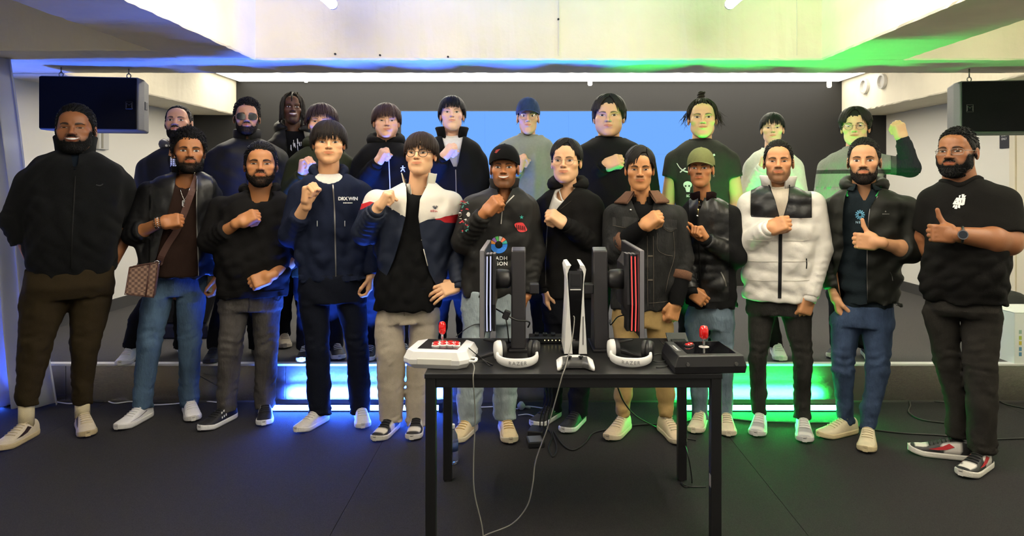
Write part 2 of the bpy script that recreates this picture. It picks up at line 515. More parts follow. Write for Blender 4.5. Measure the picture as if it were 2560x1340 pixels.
# things at the door side: white carton and dark round bag
def carton():
    a = on_z(2531, 1003, 0)
    x0, y0 = a.x, a.y
    e = empty('carton', (x0 + .2, y0 + .15, 0)); tag(e, 'tall white carton with coloured print standing by the door side wall', 'box')
    C = mat('carton_white', (.72, .76, .72), rough=.6)
    MB().box(x0, x0 + .42, y0 - .02, y0 + .30, 0, .60).build('body', C, e, bevel=.006)
    for s in (0, 1):
        MB().box(x0 - .002, x0 + .422, y0 - .022 + s * .162, y0 + .139 + s * .163, .60, .605).build('flap', C, e, bevel=.002)
    for z, c in ((.46, '#8fae9c'), (.42, '#9fb34a'), (.385, '#c2b23c'), (.345, '#5d8ea8'), (.31, '#4d7f9f')):
        mb = MB(); mb.box(x0 + .030, x0 + .048, y0 - .0212, y0 - .02, z, z + .026)
        mb.build('printed_mark', mat('print_' + c[1:], c, rough=.6), e)
carton()
def round_bag():
    c = px(2512, 836, 5.25)
    e = empty('round_bag', (c.x, c.y, STAGE_Z)); tag(e, 'black round case standing on the stage behind the man in the black T-shirt', 'case')
    C = mat('bag_black', (.016, .018, .016), rough=.6, bump=.3, bscale=200)
    r = .20
    prof = [(.001, -.09), (r - .03, -.09), (r, -.06), (r, .06), (r - .03, .09), (.001, .09)]
    MB().lathe(prof, (c.x, c.y, STAGE_Z + r), n=32, axis='y').build('shell', C, e, smooth=True)
    ring = [(c.x + .05 * math.cos(t), c.y - .095, STAGE_Z + r + .05 * math.sin(t)) for t in [2 * math.pi * k / 20 for k in range(21)]]
    MB().tube(ring, .006, 6).build('ring_handle', mat('badge_grey'), e, smooth=True)
round_bag()
# monitor wedge on the stage floor seen between legs
def wedge(u0, u1, Y, label):
    x0, x1 = px(u0, 0, Y).x, px(u1, 0, Y).x
    e = empty('stage_monitor', ((x0 + x1) / 2, Y + .15, STAGE_Z)); tag(e, label, 'speaker')
    C = mat('wedge_black', (.02, .02, .021), rough=.6, bump=.2, bscale=300)
    MB().prism([(Y, STAGE_Z), (Y + .36, STAGE_Z), (Y + .36, STAGE_Z + .30), (Y + .22, STAGE_Z + .33), (Y, STAGE_Z + .10)], 'x', x0, x1).build('cabinet', C, e, bevel=.01)
    M = MB(); M.prism([(Y + .012, STAGE_Z + .118), (Y + .200, STAGE_Z + .318), (Y + .192, STAGE_Z + .326), (Y + .004, STAGE_Z + .126)], 'x', x0 + .02, x1 - .02)
    M.build('grille', mat('speaker_grille'), e)
    MB().box(x0 + .03, x1 - .03, Y + .362, Y + .364, STAGE_Z + .1, STAGE_Z + .2).build('rear_plate', mat('badge_grey'), e)
wedge(398, 520, 5.35, 'black wedge monitor speaker lying on the stage behind the man in blue jeans')

# ------------------------------------------------------------------ the table
TZ, TX0, TX1, TY0, TY1 = .70, -.409, .794, 2.77, 3.41
C_blk = mat('table_black', (.012, .012, .013), rough=.32, bump=.05, bscale=150)
C_leg = mat('table_leg_black', (.010, .010, .011), rough=.38)
t = empty('table', ((TX0 + TX1) / 2, (TY0 + TY1) / 2, 0)); tag(t, 'black rectangular table with square metal legs holding the game gear', 'table')
MB().box(TX0 - .003, TX1 + .003, TY0 - .003, TY1 + .003, TZ - .020, TZ).build('tabletop', C_blk, t, bevel=.002)
LW = .042
for x in (TX0, TX1 - LW):
    for y in (TY0, TY1 - LW):
        lg = MB().box(x, x + LW, y, y + LW, .008, TZ - .020).build('leg', C_leg, t, bevel=.002)
        MB().cyl((x + LW / 2, y + LW / 2, 0), (x + LW / 2, y + LW / 2, .010), .016, n=14).build('foot', mat('foot_grey', (.08, .08, .08), rough=.4, metal=.6), lg)
for y in (TY0 + .004, TY1 - .034):
    MB().box(TX0 + LW, TX1 - LW, y, y + .03, TZ - .058, TZ - .020).build('apron', C_leg, t, bevel=.002)
for x in (TX0 + .004, TX1 - .034):
    MB().box(x, x + .03, TY0 + LW, TY1 - LW, TZ - .058, TZ - .020).build('apron', C_leg, t, bevel=.002)
MB().box(TX1 - LW - .0012, TX1 - LW, TY0 + .006, TY0 + .03, .235, .285).build('sticker', mat('sticker_white', (.35, .34, .34), rough=.5), t)

# ------------------------------------------------------------------ arcade sticks
C_red = mat('button_red', (.62, .012, .012), rough=.22, coat=.5)
C_wht = mat('plastic_white', (.82, .81, .79), rough=.35)
C_bp = mat('plastic_black', (.014, .014, .016), rough=.35)
def M_at(cx, cy, z, rz):
    return Matrix.Translation((cx, cy, z)) @ Matrix.Rotation(math.radians(rz), 4, 'Z')
def local_build(mb, name, m, e, M, **k):
    return obj(name, [M @ Vector(p) for p in mb.v], mb.f, m, e, **k)

def chamfer_box(w, d, h0, h1, c, inset):
    """console body: octagonal plan, wider at mid height"""
    def ring(ww, dd, z):
        return [(-ww + c, -dd, z), (ww - c, -dd, z), (ww, -dd + c, z), (ww, dd - c, z), (ww - c, dd, z), (-ww + c, dd, z), (-ww, dd - c, z), (-ww, -dd + c, z)]
    v = ring(w - inset, d - inset, 0) + ring(w, d, h0) + ring(w, d, h0 + (h1 - h0) * .35) + ring(w - inset * .9, d - inset * .9, h1)
    f = [tuple(range(7, -1, -1)), tuple(range(24, 32))]
    for i in range(3):
        for k in range(8):
            f.append((i * 8 + k, i * 8 + (k + 1) % 8, (i + 1) * 8 + (k + 1) % 8, (i + 1) * 8 + k))
    return MB().add(v, f)

def arcade_stick(cx, cy, rz, white, label):
    e = empty('arcade_stick', (cx, cy, TZ)); tag(e, label, 'game controller', 'arcade sticks on the table')
    M = M_at(cx, cy, TZ, rz)
    h = .072
    if white:
        local_build(chamfer_box(.142, .128, .022, h, .035, .016), 'case', C_wht, e, M, bevel=.003)
        pm = bpy.data.materials.new('panel_art'); pm.use_nodes = True
        nt = pm.node_tree; b = nt.nodes['Principled BSDF']; b.inputs['Roughness'].default_value = .2
        tc = nt.nodes.new('ShaderNodeTexCoord'); nz = nt.nodes.new('ShaderNodeTexNoise'); nz.inputs['Scale'].default_value = 9
        rp = nt.nodes.new('ShaderNodeValToRGB'); rp.color_ramp.interpolation = 'CONSTANT'
        rp.color_ramp.elements[0].color = (.02, .018, .02, 1); rp.color_ramp.elements[1].position = .62; rp.color_ramp.elements[1].color = (.20, .07, .045, 1)
        q = rp.color_ramp.elements.new(.55); q.color = (.06, .03, .03, 1); q = rp.color_ramp.elements.new(.72); q.color = (.33, .30, .29, 1)
        nt.links.new(tc.outputs['Object'], nz.inputs['Vector']); nt.links.new(nz.outputs['Fac'], rp.inputs[0]); nt.links.new(rp.outputs[0], b.inputs['Base Color'])
        mb = MB(); mb.box(-.088, .086, -.070, .104, h, h + .002)
        local_build(mb, 'art_panel', pm, e, M, bevel=.001)
        local_build(MB().box(-.075, .075, -.1285, -.120, .018, .046), 'front_plate', mat('plastic_cream', (.78, .76, .70), rough=.4), e, M, bevel=.004)
        mb = MB(); mb.tube(smooth_path([(.128, -.09, .03), (.162, -.092, .03), (.166, -.075, .032), (.162, -.055, .034), (.130, -.052, .034)], 5), .006, 8)
        local_build(mb, 'cable_hatch', C_wht, e, M, smooth=True)
        bt = [(-.028, .012), (0.0, .030), (.030, .034), (.060, .026), (-.020, -.026), (.010, -.010), (.040, -.006), (.068, -.014)]
        lx, ly = -.012, .060
        lev = [(.006, h), (.006, h + .040)], [(.010, h + .036), (.016, h + .046), (.0165, h + .075), (.012, h + .088), (.004, h + .091)]
    else:
        v = [(-.145, -.135, 0), (.145, -.135, 0), (.135, .135, 0), (-.135, .135, 0),
             (-.150, -.140, .03), (.150, -.140, .03), (.132, .138, .03), (-.132, .138, .03),
             (-.130, -.128, h), (.140, -.128, h), (.118, .130, h), (-.118, .130, h)]
        f = [(3, 2, 1, 0), (8, 9, 10, 11)] + [(i * 4 + k, i * 4 + (k + 1) % 4, (i + 1) * 4 + (k + 1) % 4, (i + 1) * 4 + k) for i in range(2) for k in range(4)]
        local_build(MB().add(v, f), 'case', C_bp, e, M, bevel=.004)
        local_build(MB().box(-.085, .118, -.095, .112, h, h + .0015), 'glass_panel', mat('panel_gloss', (.006, .006, .008), rough=.06, coat=.6), e, M)
        local_build(MB().box(-.122, -.098, -.06, .05, h, h + .003), 'key_strip', mat('strip_grey', (.08, .08, .085), rough=.3), e, M, bevel=.002)
        local_build(MB().box(-.112, -.106, -.045, .035, h + .003, h + .0042), 'key_mark', mat('mark_white', (.5, .5, .5), rough=.4), e, M)
        for sx in (-.095, .105):
            mb = MB(); mb.cyl((sx, -.136, .040), (sx, -.1435, .040), .007, n=14)
            local_build(mb, 'screw', mat('hook_steel'), e, M, smooth=False)
        bt = [(-.045, .03), (-.03, .045)]
        lx, ly = .02, .015
        lev = [(.006, h), (.006, h + .040)], [(.013, h + .036), (.019, h + .046), (.0195, h + .075), (.014, h + .090), (.004, h + .093)]
    for (bx, by) in bt:
        bb = MB().lathe([(.0175, h), (.0175, h + .006), (.0155, h + .008)], (bx, by, 0), n=20)
        o = local_build(bb, 'button', C_wht if white else C_bp, e, M, smooth=False)
        b2 = MB().lathe([(.0125, h + .006), (.0125, h + .011), (.010, h + .0125)], (bx, by, 0), n=18)
        obj('plunger', [M @ Vector(p) for p in b2.v], b2.f, C_red, o)
    s = local_build(MB().lathe(lev[0], (lx, ly, 0), n=12), 'lever_shaft', mat('chrome', (.7, .7, .7), rough=.15, metal=1), e, M, smooth=False)
    local_build(MB().lathe(lev[1], (lx, ly, 0), n=20), 'lever_top', mat('lever_red', (.75, .01, .01), rough=.10, coat=.8), e, M, smooth=True)
    local_build(MB().lathe([(.022, h + .001), (.022, h + .003), (.006, h + .005)], (lx, ly, 0), n=20), 'dust_washer', mat('washer_grey', (.55, .5, .48), rough=.3), e, M)
    return e
arcade_stick(-.365, 2.955, -7, True, 'white arcade stick with red buttons overhanging the table edge')
arcade_stick(.742, 2.905, 3, False, 'black arcade stick with a clear red lever at the table edge')

# ------------------------------------------------------------------ headsets with RAZER on the band
def headset(cx, cy, rz, label):
    e = empty('headset', (cx, cy, TZ)); tag(e, label, 'headset', 'white headsets on the table')
    M = M_at(cx, cy, TZ, rz)
    n, R = 40, .086
    v, f = [], []
    for i in range(n + 1):
        a = math.radians(-200 + 220 * i / n)           # through the front at -90 degrees
        hgt = .040 * (1 - .25 * abs(i / n - .5) * 2)
        cz = .024 + .014 * (abs(i / n - .5) * 2) ** 2
        for (dr, dz) in ((.004, -.42), (.006, 0), (.004, .42), (0, .5), (-.007, .42), (-.009, 0), (-.007, -.42), (0, -.5)):
            v.append(((R + dr) * math.cos(a), (R + dr) * math.sin(a) * 1.0, cz + hgt * dz))
    for i in range(n):
        for k in range(8):
            a0 = i * 8 + k; b0 = i * 8 + (k + 1) % 8
            f.append((a0, b0, b0 + 8, a0 + 8))
    f.append(tuple(range(8))); f.append(tuple(n * 8 + k for k in range(7, -1, -1)))
    band = local_build(MB().add(v, f), 'headband', C_wht, e, M, smooth=True)
    tv, tf = text_mesh('RAZER', .021, .0002, spacing=1.35)
    pts = []
    for x, y, z in tv:
        a = math.radians(-90) + x / (R + .006)
        pts.append(M @ Vector(((R + .0068) * math.cos(a), (R + .0068) * math.sin(a), .024 + z)))
    obj('lettering', pts, tf, mat('text_grey', (.25, .25, .25), rough=.5), band)
    for sx in (-1, 1):
        cup = MB().lathe([(.012, .030), (.036, .026), (.042, .014), (.042, 0), (.03, -.002)], (0, 0, 0), n=28, axis='x')
        Q = Matrix.Translation((sx * .071, .048, .048)) @ Matrix.Rotation(math.radians(sx * -12), 4, 'Z') @ (Matrix.Scale(-1, 4, (1, 0, 0)) if sx < 0 else Matrix())
        ear = obj('ear_cup', [M @ Q @ Vector(p) for p in cup.v], cup.f, C_wht if sx < 0 else C_bp, e, smooth=True)
        prof = [(.020 + .012 * 0 + .020 + .011 * math.cos(t), -.010 + .012 * math.sin(t)) for t in [2 * math.pi * k / 12 for k in range(13)]]
        cu = MB().lathe([(.026, -.002)] + [(.0305 + .0115 * math.cos(t), -.010 + .012 * math.sin(t)) for t in [math.pi / 2 - 2 * math.pi * k / 12 for k in range(13)]], (0, 0, 0), n=28, axis='x')
        obj('cushion', [M @ Q @ Vector(p) for p in cu.v], cu.f, mat('cushion_black', (.012, .012, .013), rough=.55, bump=.2, bscale=200), ear, smooth=True)
        mesh = MB().lathe([(.024, -.004), (.020, -.0075), (.001, -.009)], (0, 0, 0), n=20, axis='x')
        obj('ear_mesh', [M @ Q @ Vector(p) for p in mesh.v], mesh.f, mat('ear_grey', (.22, .21, .2), rough=.7), ear, smooth=True)
        yk = MB().tube([M @ Vector((sx * .083, .028, .03)), M @ Vector((sx * .088, .045, .05)), M @ Vector((sx * .086, .05, .085))], [.007, .007, .004], 8)
        yk.build('slider', C_wht, e, smooth=True)
    return e
headset(px(1293, 0, 2.92).x, 2.925, 2, 'white headset on the table below the silver-lit monitor')
headset(px(1578, 0, 2.92).x, 2.935, -8, 'white headset on the table below the red-lit monitor')

# ------------------------------------------------------------------ game console between the monitors, controller in front of it
def console():
    cx, y0, y1 = px(1439, 0, 3.02).x, 3.02, 3.26
    e = empty('game_console', (cx, (y0 + y1) / 2, TZ)); tag(e, 'tall white and black game console standing upright between the monitors', 'game console')
    H = .405
    MB().lathe([(.001, 0), (.062, 0), (.062, .012), (.05, .016), (.001, .016)], (cx, (y0 + y1) / 2, TZ), n=32).build('stand', C_bp, e, smooth=False)
    core = MB()
    prof = [(.020, .015), (.026, .10), (.030, .22), (.030, .33), (.028, .385)]
    for (wa, za), (wb, zb) in zip(prof[:-1], prof[1:]):
        core.add([(cx - wa, y0 + .008, TZ + za), (cx + wa, y0 + .008, TZ + za), (cx + wa, y1, TZ + za), (cx - wa, y1, TZ + za),
                  (cx - wb, y0 + .008, TZ + zb), (cx + wb, y0 + .008, TZ + zb), (cx + wb, y1, TZ + zb), (cx - wb, y1, TZ + zb)],
                 [(0, 1, 5, 4), (1, 2, 6, 5), (2, 3, 7, 6), (3, 0, 4, 7)])
    core.add([(cx - .028, y0 + .008, TZ + .385), (cx + .028, y0 + .008, TZ + .385), (cx + .028, y1, TZ + .385), (cx - .028, y1, TZ + .385)], [(0, 1, 2, 3)])
    core.build('core', mat('console_gloss', (.004, .004, .005), rough=.08, coat=.5), e)
    MB().box(cx - .022, cx + .022, y0 + .004, y0 + .010, TZ + .315, TZ + .372).build('top_grille', C_bp, e, bevel=.002)
    MB().box(cx - .024, cx + .024, y0 + .003, y0 + .010, TZ + .300, TZ + .304).build('light_line', mat('sign_white'), e)
    for sx in (-1, 1):
        # inner and outer edge of the panel against height
        ed = [(.014, .050, .020), (.018, .046, .10), (.024, .041, .18), (.029, .037, .26), (.034, .036, .33), (.036, .043, .372), (.030, .046, .392), (.022, .040, .408), (.020, .030, .410)]
        v, f = [], []
        for (a, b, z) in ed:
            v += [(cx + sx * a, y0 - .004, TZ + z), (cx + sx * b, y0 - .004, TZ + z), (cx + sx * b, y1 + .006, TZ + z), (cx + sx * (b - .006), y1 + .006, TZ + z), (cx + sx * (a), y0 + .012, TZ + z)]
        for i in range(len(ed) - 1):
            for k in range(5):
                f.append((i * 5 + k, i * 5 + (k + 1) % 5, (i + 1) * 5 + (k + 1) % 5, (i + 1) * 5 + k))
        f.append(tuple(range(5))); f.append(tuple((len(ed) - 1) * 5 + k for k in range(4, -1, -1)))
        o = obj('side_panel', v, f, C_wht, e, bevel=.0015)
        if sx > 0:
            MB().box(cx + .0315, cx + .0345, y0 - .0055, y0 - .003, TZ + .06, TZ + .185).build('disc_slot', C_bp, o)
console()
def gamepad():
    c = on_z(1437, 918, TZ)
    e = empty('gamepad', (c.x, c.y, TZ)); tag(e, 'white and black gamepad lying in front of the console', 'gamepad')
    cx, cy = c.x, c.y
    body = MB()
    n = 28
    sec = []
    for i in range(n + 1):
        s = -1 + 2 * i / n
        x = .077 * s
        dz = 0
        fr = -.028 - .055 * max(0, abs(s) - .5) * 2 * (1 if abs(s) < .93 else .75)
        bk = .030 - .012 * abs(s) ** 3
        hz = .030 + .010 * (1 - s * s) - .010 * max(0, abs(s) - .8) * 3
        sec.append((x, fr, bk, hz))
    v, f = [], []
    for x, fr, bk, hz in sec:
        v += [(cx + x, cy + fr, TZ + .004), (cx + x, cy + fr - .004, TZ + hz * .45), (cx + x, cy + fr + .006, TZ + hz * .75), (cx + x, cy + (fr + bk) / 2, TZ + hz), (cx + x, cy + bk, TZ + hz * 1.1), (cx + x, cy + bk + .006, TZ + hz * .6), (cx + x, cy + bk, TZ + .006)]
    for i in range(n):
        for k in range(7):
            f.append((i * 7 + k, i * 7 + (k + 1) % 7, (i + 1) * 7 + (k + 1) % 7, (i + 1) * 7 + k))
    f.append(tuple(range(7))); f.append(tuple(n * 7 + k for k in range(6, -1, -1)))
    obj('shell', v, f, C_wht, e, smooth=True)
    # dark inner yoke
    v, f = [], []
    m = 20
    for i in range(m + 1):
        s = -1 + 2 * i / m
        x = .052 * s
        y = -.036 - .030 * max(0, abs(s) - .55) * 2.0
        v += [(cx + x, cy + y - .006, TZ + .010), (cx + x, cy + y - .007, TZ + .022 + .004 * (1 - s * s)), (cx + x, cy + y + .010, TZ + .034 + .004 * (1 - s * s)), (cx + x, cy + .010, TZ + .042)]
    for i in range(m):
        for k in range(3):
            f.append((i * 4 + k, i * 4 + k + 1, i * 4 + k + 5, i * 4 + k + 4))
    obj('yoke', v, f, mat('yoke_grey', (.05, .05, .052), rough=.4), e, smooth=True)
    for sx in (-1, 1):
        MB().lathe([(.006, .034), (.006, .044), (.0105, .047), (.0105, .051), (.008, .052)], (cx + sx * .024, cy - .018, TZ), n=18).build('thumbstick', C_bp, e, smooth=False)
    MB().box(cx - .024, cx + .024, cy - .004, cy + .028, TZ + .040, TZ + .046).build('touch_pad', C_wht, e, bevel=.003)
gamepad()

# ------------------------------------------------------------------ two monitors standing edge-on
def monitor(cx, sx, light, label, lname):
    """cx: column middle; sx: -1 when the screen faces the curtain side"""
    e = empty('monitor', (cx, 3.25, TZ)); tag(e, label, 'monitor', 'monitors on the table')
    C = mat('monitor_black', (.020, .019, .022), rough=.38)
    C2 = mat('monitor_grey', (.034, .032, .036), rough=.32, metal=.35)
    xp = cx + sx * .165
    y0, y1 = 2.99, 3.57
    z0, z1 = .795, 1.175
    def bx(xa, xb, *r): return MB().box(min(xa, xb), max(xa, xb), *r)
    # housing, screen glass, bezel edge
    bx(xp, xp - sx * .018, y0, y1, z0, z1).build('housing', C, e, bevel=.003)
    bx(xp + sx * .004, xp, y0 + .004, y1 - .004, z0 + .004, z1 - .004).build('screen', mat('screen_off', (.010, .010, .014), rough=.12), e)
    bx(xp + sx * .002, xp - sx * .016, y0 - .003, y0, z0, z1).build('bezel', mat('bezel_grey', (.30, .29, .31), rough=.3, metal=.6), e)
    bx(xp + sx * .002, xp - sx * .016, y0, y1, z1, z1 + .003).build('bezel', mat('bezel_grey'), e)
    # rear housing, a shallow wedge with the light fins near its front edge
    v = [(xp - sx * .018, y0 + .10, z0 + .05), (xp - sx * .018, y1 - .05, z0 + .05), (xp - sx * .018, y1 - .05, z1 - .05), (xp - sx * .018, y0 + .10, z1 - .05),
         (xp - sx * .055, y0 + .17, z0 + .09), (xp - sx * .055, y1 - .12, z0 + .09), (xp - sx * .055, y1 - .12, z1 - .09), (xp - sx * .055, y0 + .17, z1 - .09)]
    obj('rear_cover', v, [(0, 1, 2, 3), (4, 7, 6, 5), (0, 4, 5, 1), (1, 5, 6, 2), (2, 6, 7, 3), (3, 7, 4, 0)], C, e, bevel=.003)
    for k in range(3):
        xa = xp - sx * (.020 + k * .015)
        fin = MB()
        # chevron: leans back above and below a knee
        yk, zk = y0 + .045 + .010 * k, .93
        for (za, ya, zb, yb) in ((z0 + .012, yk + .020, zk, yk), (zk, yk, z1 - .022, yk + .030)):
            xs_ = (xa, xa - sx * .0115)
            fin.add([(xs_[0], ya, za), (xs_[1], ya, za), (xs_[1], ya + .09, za), (xs_[0], ya + .09, za),
                     (xs_[0], yb, zb), (xs_[1], yb, zb), (xs_[1], yb + .09, zb), (xs_[0], yb + .09, zb)],
                    [(0, 1, 2, 3), (4, 7, 6, 5), (0, 4, 5, 1), (1, 5, 6, 2), (2, 6, 7, 3), (3, 7, 4, 0)])
        fo = fin.build('fin', C2, e)
        if k < 2:
            st = MB()
            for (za, ya, zb, yb) in ((z0 + .016, yk + .019, zk, yk), (zk, yk, z1 - .03, yk + .0285)):
                x1_, x2_ = xa - sx * .003, xa - sx * .0085
                st.add([(x1_, ya - .001, za), (x2_, ya - .001, za), (x2_, yb - .001, zb), (x1_, yb - .001, zb)], [(0, 1, 2, 3)])
            st.build('light_strip', glow(lname, light, 1.0), fo)
        cap = MB(); cap.add([(xa, yk + .030, z1 - .021), (xa - sx * .0115, yk + .030, z1 - .021), (xa - sx * .0115, yk + .12, z1 - .021), (xa, yk + .12, z1 - .021)], [(0, 1, 2, 3)])
        cap.build('fin_cap', mat('bezel_grey'), fo)
    hub = MB().lathe([(.046, 0), (.048, .03), (.044, .065), (.030, .085)], (0, 0, 0), n=28, axis='x')
    obj('hub', [(xp - sx * (.05 + p[0]), 3.24 + p[1], 1.02 + p[2]) for p in hub.v], hub.f, C, e, smooth=True)
    # stand column and splayed feet
    w = .034
    MB().prism([(3.14, TZ + .01), (3.34, TZ + .01), (3.28, TZ + .47), (3.22, TZ + .455)], 'x', cx - w, cx + w).build('column', C2, e, bevel=.006)
    MB().box(cx - sx * w - sx * .03 - .012, cx - sx * w - sx * .03 + .012 + .02, 3.2, 3.26, .955, 1.0).build('cable_clip', C, e, bevel=.004)
    for (dx, dy) in ((.20, -.26), (.17, .13)):
        p0, p1 = Vector((cx, 3.24, TZ)), Vector((cx + sx * dx, 3.24 + dy, TZ))
        d = (p1 - p0); n_ = Vector((-d.y, d.x, 0)).normalized() * .020
        v = [p0 + n_, p0 - n_, p1 - n_ * .6, p1 + n_ * .6]
        v = v + [v[0] + Vector((0, 0, .022)), v[1] + Vector((0, 0, .022)), v[2] + Vector((0, 0, .008)), v[3] + Vector((0, 0, .008))]
        obj('stand_foot', v, [(3, 2, 1, 0), (4, 5, 6, 7), (0, 1, 5, 4), (1, 2, 6, 5), (2, 3, 7, 6), (3, 0, 4, 7)], C, e, bevel=.003)
    MB().box(cx - w - .01, cx + w + .01, 3.12, 3.36, TZ, TZ + .012).build('foot_plate', C, e, bevel=.003)
    return e
monitor(-.035, -1, (.72, .74, 1.0), 'black monitor seen edge-on with white light strips', 'strip_white')
monitor(.350, 1, (1.0, .10, .085), 'black monitor seen edge-on with red light strips', 'strip_red')

# ------------------------------------------------------------------ small things on the table
def splitter():
    x0, x1 = px(1322, 0, 3.33).x, px(1412, 0, 3.33).x
    e = empty('video_splitter', ((x0 + x1) / 2, 3.34, TZ)); tag(e, 'flat black box with a row of tiny lights at the back of the table', 'switch box')
    MB().box(x0, x1, 3.29, 3.39, TZ, TZ + .028).build('case', C_bp, e, bevel=.004)
    for k in range(5):
        x = px(1362 + k * 9.2, 0, 3.29).x
        MB().cyl((x, 3.2895, TZ + .017), (x, 3.287, TZ + .017), .0022, n=10).build('indicator', glow('led_warm', (1, .85, .35), 3), e)
    for k in range(3):
        x = x0 + .03 + k * .04
        MB().box(x, x + .02, 3.33, 3.37, TZ + .028, TZ + .040).build('plug', C_bp, e, bevel=.003)
splitter()
def phone():
    e = empty('phone_on_stand', px(1690, 845, 3.33)); tag(e, 'small black tablet leaning on a stand behind the black arcade stick', 'tablet')
    a = on_z(1668, 850, TZ); x0 = a.x
    M = Matrix.Translation((x0 + .045, 3.33, TZ)) @ Matrix.Rotation(math.radians(-62), 4, 'X')
    mb = MB(); mb.obox((0, 0, .03), (.10, .008, .07)); obj('slab', [M @ Vector(p) for p in mb.v], mb.f, C_bp, e, bevel=.002)
    mb = MB(); mb.obox((0, -.0045, .03), (.09, .001, .06)); obj('glass', [M @ Vector(p) for p in mb.v], mb.f, mat('tablet_glass', (.01, .01, .01), rough=.5), e)
    MB().box(x0 + .01, x0 + .08, 3.31, 3.37, TZ, TZ + .012).build('stand', C_bp, e, bevel=.002)
phone()
def cable(name, pts, r, m, label, group='cables'):
    o = MB().tube(smooth_path(pts, 8), r, 7).build(name, m, smooth=True)
    return tag(o, label, 'cable', group)
C_cb = mat('cable_black', (.012, .012, .012), rough=.45)
C_cg = mat('cable_grey', (.16, .155, .14), rough=.5)
C_cw = mat('cable_white', (.62, .63, .66), rough=.4)
yf = TY0 - .02
cable('cable', [on_z(1176, 899, TZ + .03), px(1186, 918, 2.80), px(1183, 948, yf), px(1188, 1040, yf), px(1184, 1150, yf - .02), px(1186, 1230, yf - .04), px(1204, 1310, yf - .06), px(1210, 1362, yf - .08)],
      .0026, C_cg, 'thin grey cable hanging from the white arcade stick to the floor')
cable('cable', [px(1434, 790, 3.005), px(1436, 800, 2.99), px(1430, 850, 2.93), px(1414, 915, 2.80), px(1404, 945, yf), px(1372, 1060, yf - .02), px(1340, 1150, yf - .03), px(1332, 1210, yf - .05), px(1318, 1265, yf - .06), px(1280, 1310, yf - .06), px(1214, 1338, yf - .07), px(1180, 1362, yf - .07)],
      .0026, C_cg, 'thin grey cable hanging from the console in a wide loop')
cable('cable', [px(1236, 770, 3.2), px(1250, 778, 3.16), px(1262, 785, 3.1), px(1290, 800, 3.1), px(1318, 803, 3.1), px(1324, 808, 3.11), px(1320, 818, 3.14)], .0038, C_cb, 'black cable looped round the stand of the white-lit monitor')
cable('cable', [px(1262, 785, 3.11), px(1268, 815, 3.10), px(1271, 845, 3.16), on_z(1272, 858, TZ + .004)], .003, C_cb, 'black cable dropping behind the first headset')
pl = MB(); 
pl.obox(px(1266, 787, 3.09), (.030, .022, .042), Matrix.Rotation(.4, 3, 'Y')); o = pl.build('power_plug', C_bp, bevel=.005); tag(o, 'black plug hanging on the cable beside the white-lit monitor', 'plug')
cable('cable', [on_z(1525, 800, TZ + .06), px(1527, 812, 3.26), px(1545, 792, 3.28), px(1572, 786, 3.3)], .003, C_cb, 'black cable behind the red-lit monitor')
cable('cable', [on_z(1640, 918, TZ + .004), on_z(1668, 915, TZ + .004), on_z(1672, 900, TZ + .004), on_z(1650, 885, TZ + .004), on_z(1625, 892, TZ + .006), on_z(1640, 905, TZ + .01), on_z(1676, 896, TZ + .012), on_z(1668, 872, TZ + .02), on_z(1648, 850, TZ + .03)],
      .0022, C_cb, 'thin black cable coiled beside the second headset')
cable('cable', [on_z(1190, 905, TZ + .03), on_z(1215, 905, TZ + .004), on_z(1232, 912, TZ + .004), on_z(1205, 897, TZ + .012), on_z(1172, 870, TZ + .08), on_z(1190, 885, TZ + .02), on_z(1225, 915, TZ + .005)],
      .002, C_cb, 'thin black cable lying across the white arcade stick')
cable('cable', [px(1140, 842, 3.3), px(1165, 822, 3.3), px(1185, 812, 3.3), px(1202, 810, 3.28)], .0022, C_cb, 'thin black cable behind the white-lit monitor screen')

# ------------------------------------------------------------------ things on the floor
z = .005
def fpts(*uv): return [on_z(u, v, z) for u, v in uv]
cable('cable', fpts((88, 1000), (130, 1003), (180, 1009), (225, 997), (255, 996), (285, 1008), (330, 1004), (375, 1012), (430, 1010), (500, 1003), (560, 1006), (600, 997), (640, 1000)), .0042, C_cw, 'white cable along the floor on the curtain side')
cable('cable', fpts((1200, 1018), (1230, 1017), (1262, 1015), (1290, 1022), (1320, 1016), (1362, 1022), (1372, 1028)), .0045, C_cw, 'white cable on the floor under the table')
cable('cable', fpts((1295, 1038), (1320, 1036), (1345, 1044), (1365, 1042)), .004, C_cw, 'short white cable on the floor under the table')
cable('cable', fpts((1385, 1080), (1405, 1110), (1432, 1125), (1462, 1108), (1480, 1085), (1512, 1075), (1600, 1062), (1700, 1058), (1740, 1045), (1800, 1044), (1880, 1053), (1990, 1057), (2070, 1058), (2140, 1066), (2190, 1075), (2260, 1083), (2350, 1088), (2460, 1098), (2600, 1094)),
      .005, C_cb, 'long black cable running across the floor on the door side')
cable('cable', fpts((2130, 1000), (2200, 992), (2262, 994), (2276, 1012), (2272, 1030), (2300, 1048), (2360, 1057), (2440, 1062)), .005, C_cb, 'black cable curling on the floor behind the man in the black T-shirt')
cable('cable', fpts((2200, 1000), (2290, 1000), (2380, 1006), (2480, 1000), (2520, 1012), (2580, 1024)), .0045, C_cb, 'black cable on the floor near the white carton')
cable('cable', [px(1545, 970, 3.39), px(1560, 1005, 3.5), px(1590, 1040, 3.7), on_z(1640, 1068, .006), on_z(1690, 1090, .006), on_z(1740, 1100, .006)], .004, C_cb, 'black cable dropping from under the table towards the far leg')
cable('cable', fpts((1362, 1062), (1380, 1090), (1372, 1118), (1382, 1142), (1392, 1120), (1380, 1080)), .004, C_cb, 'black cable looped beside the power bricks')
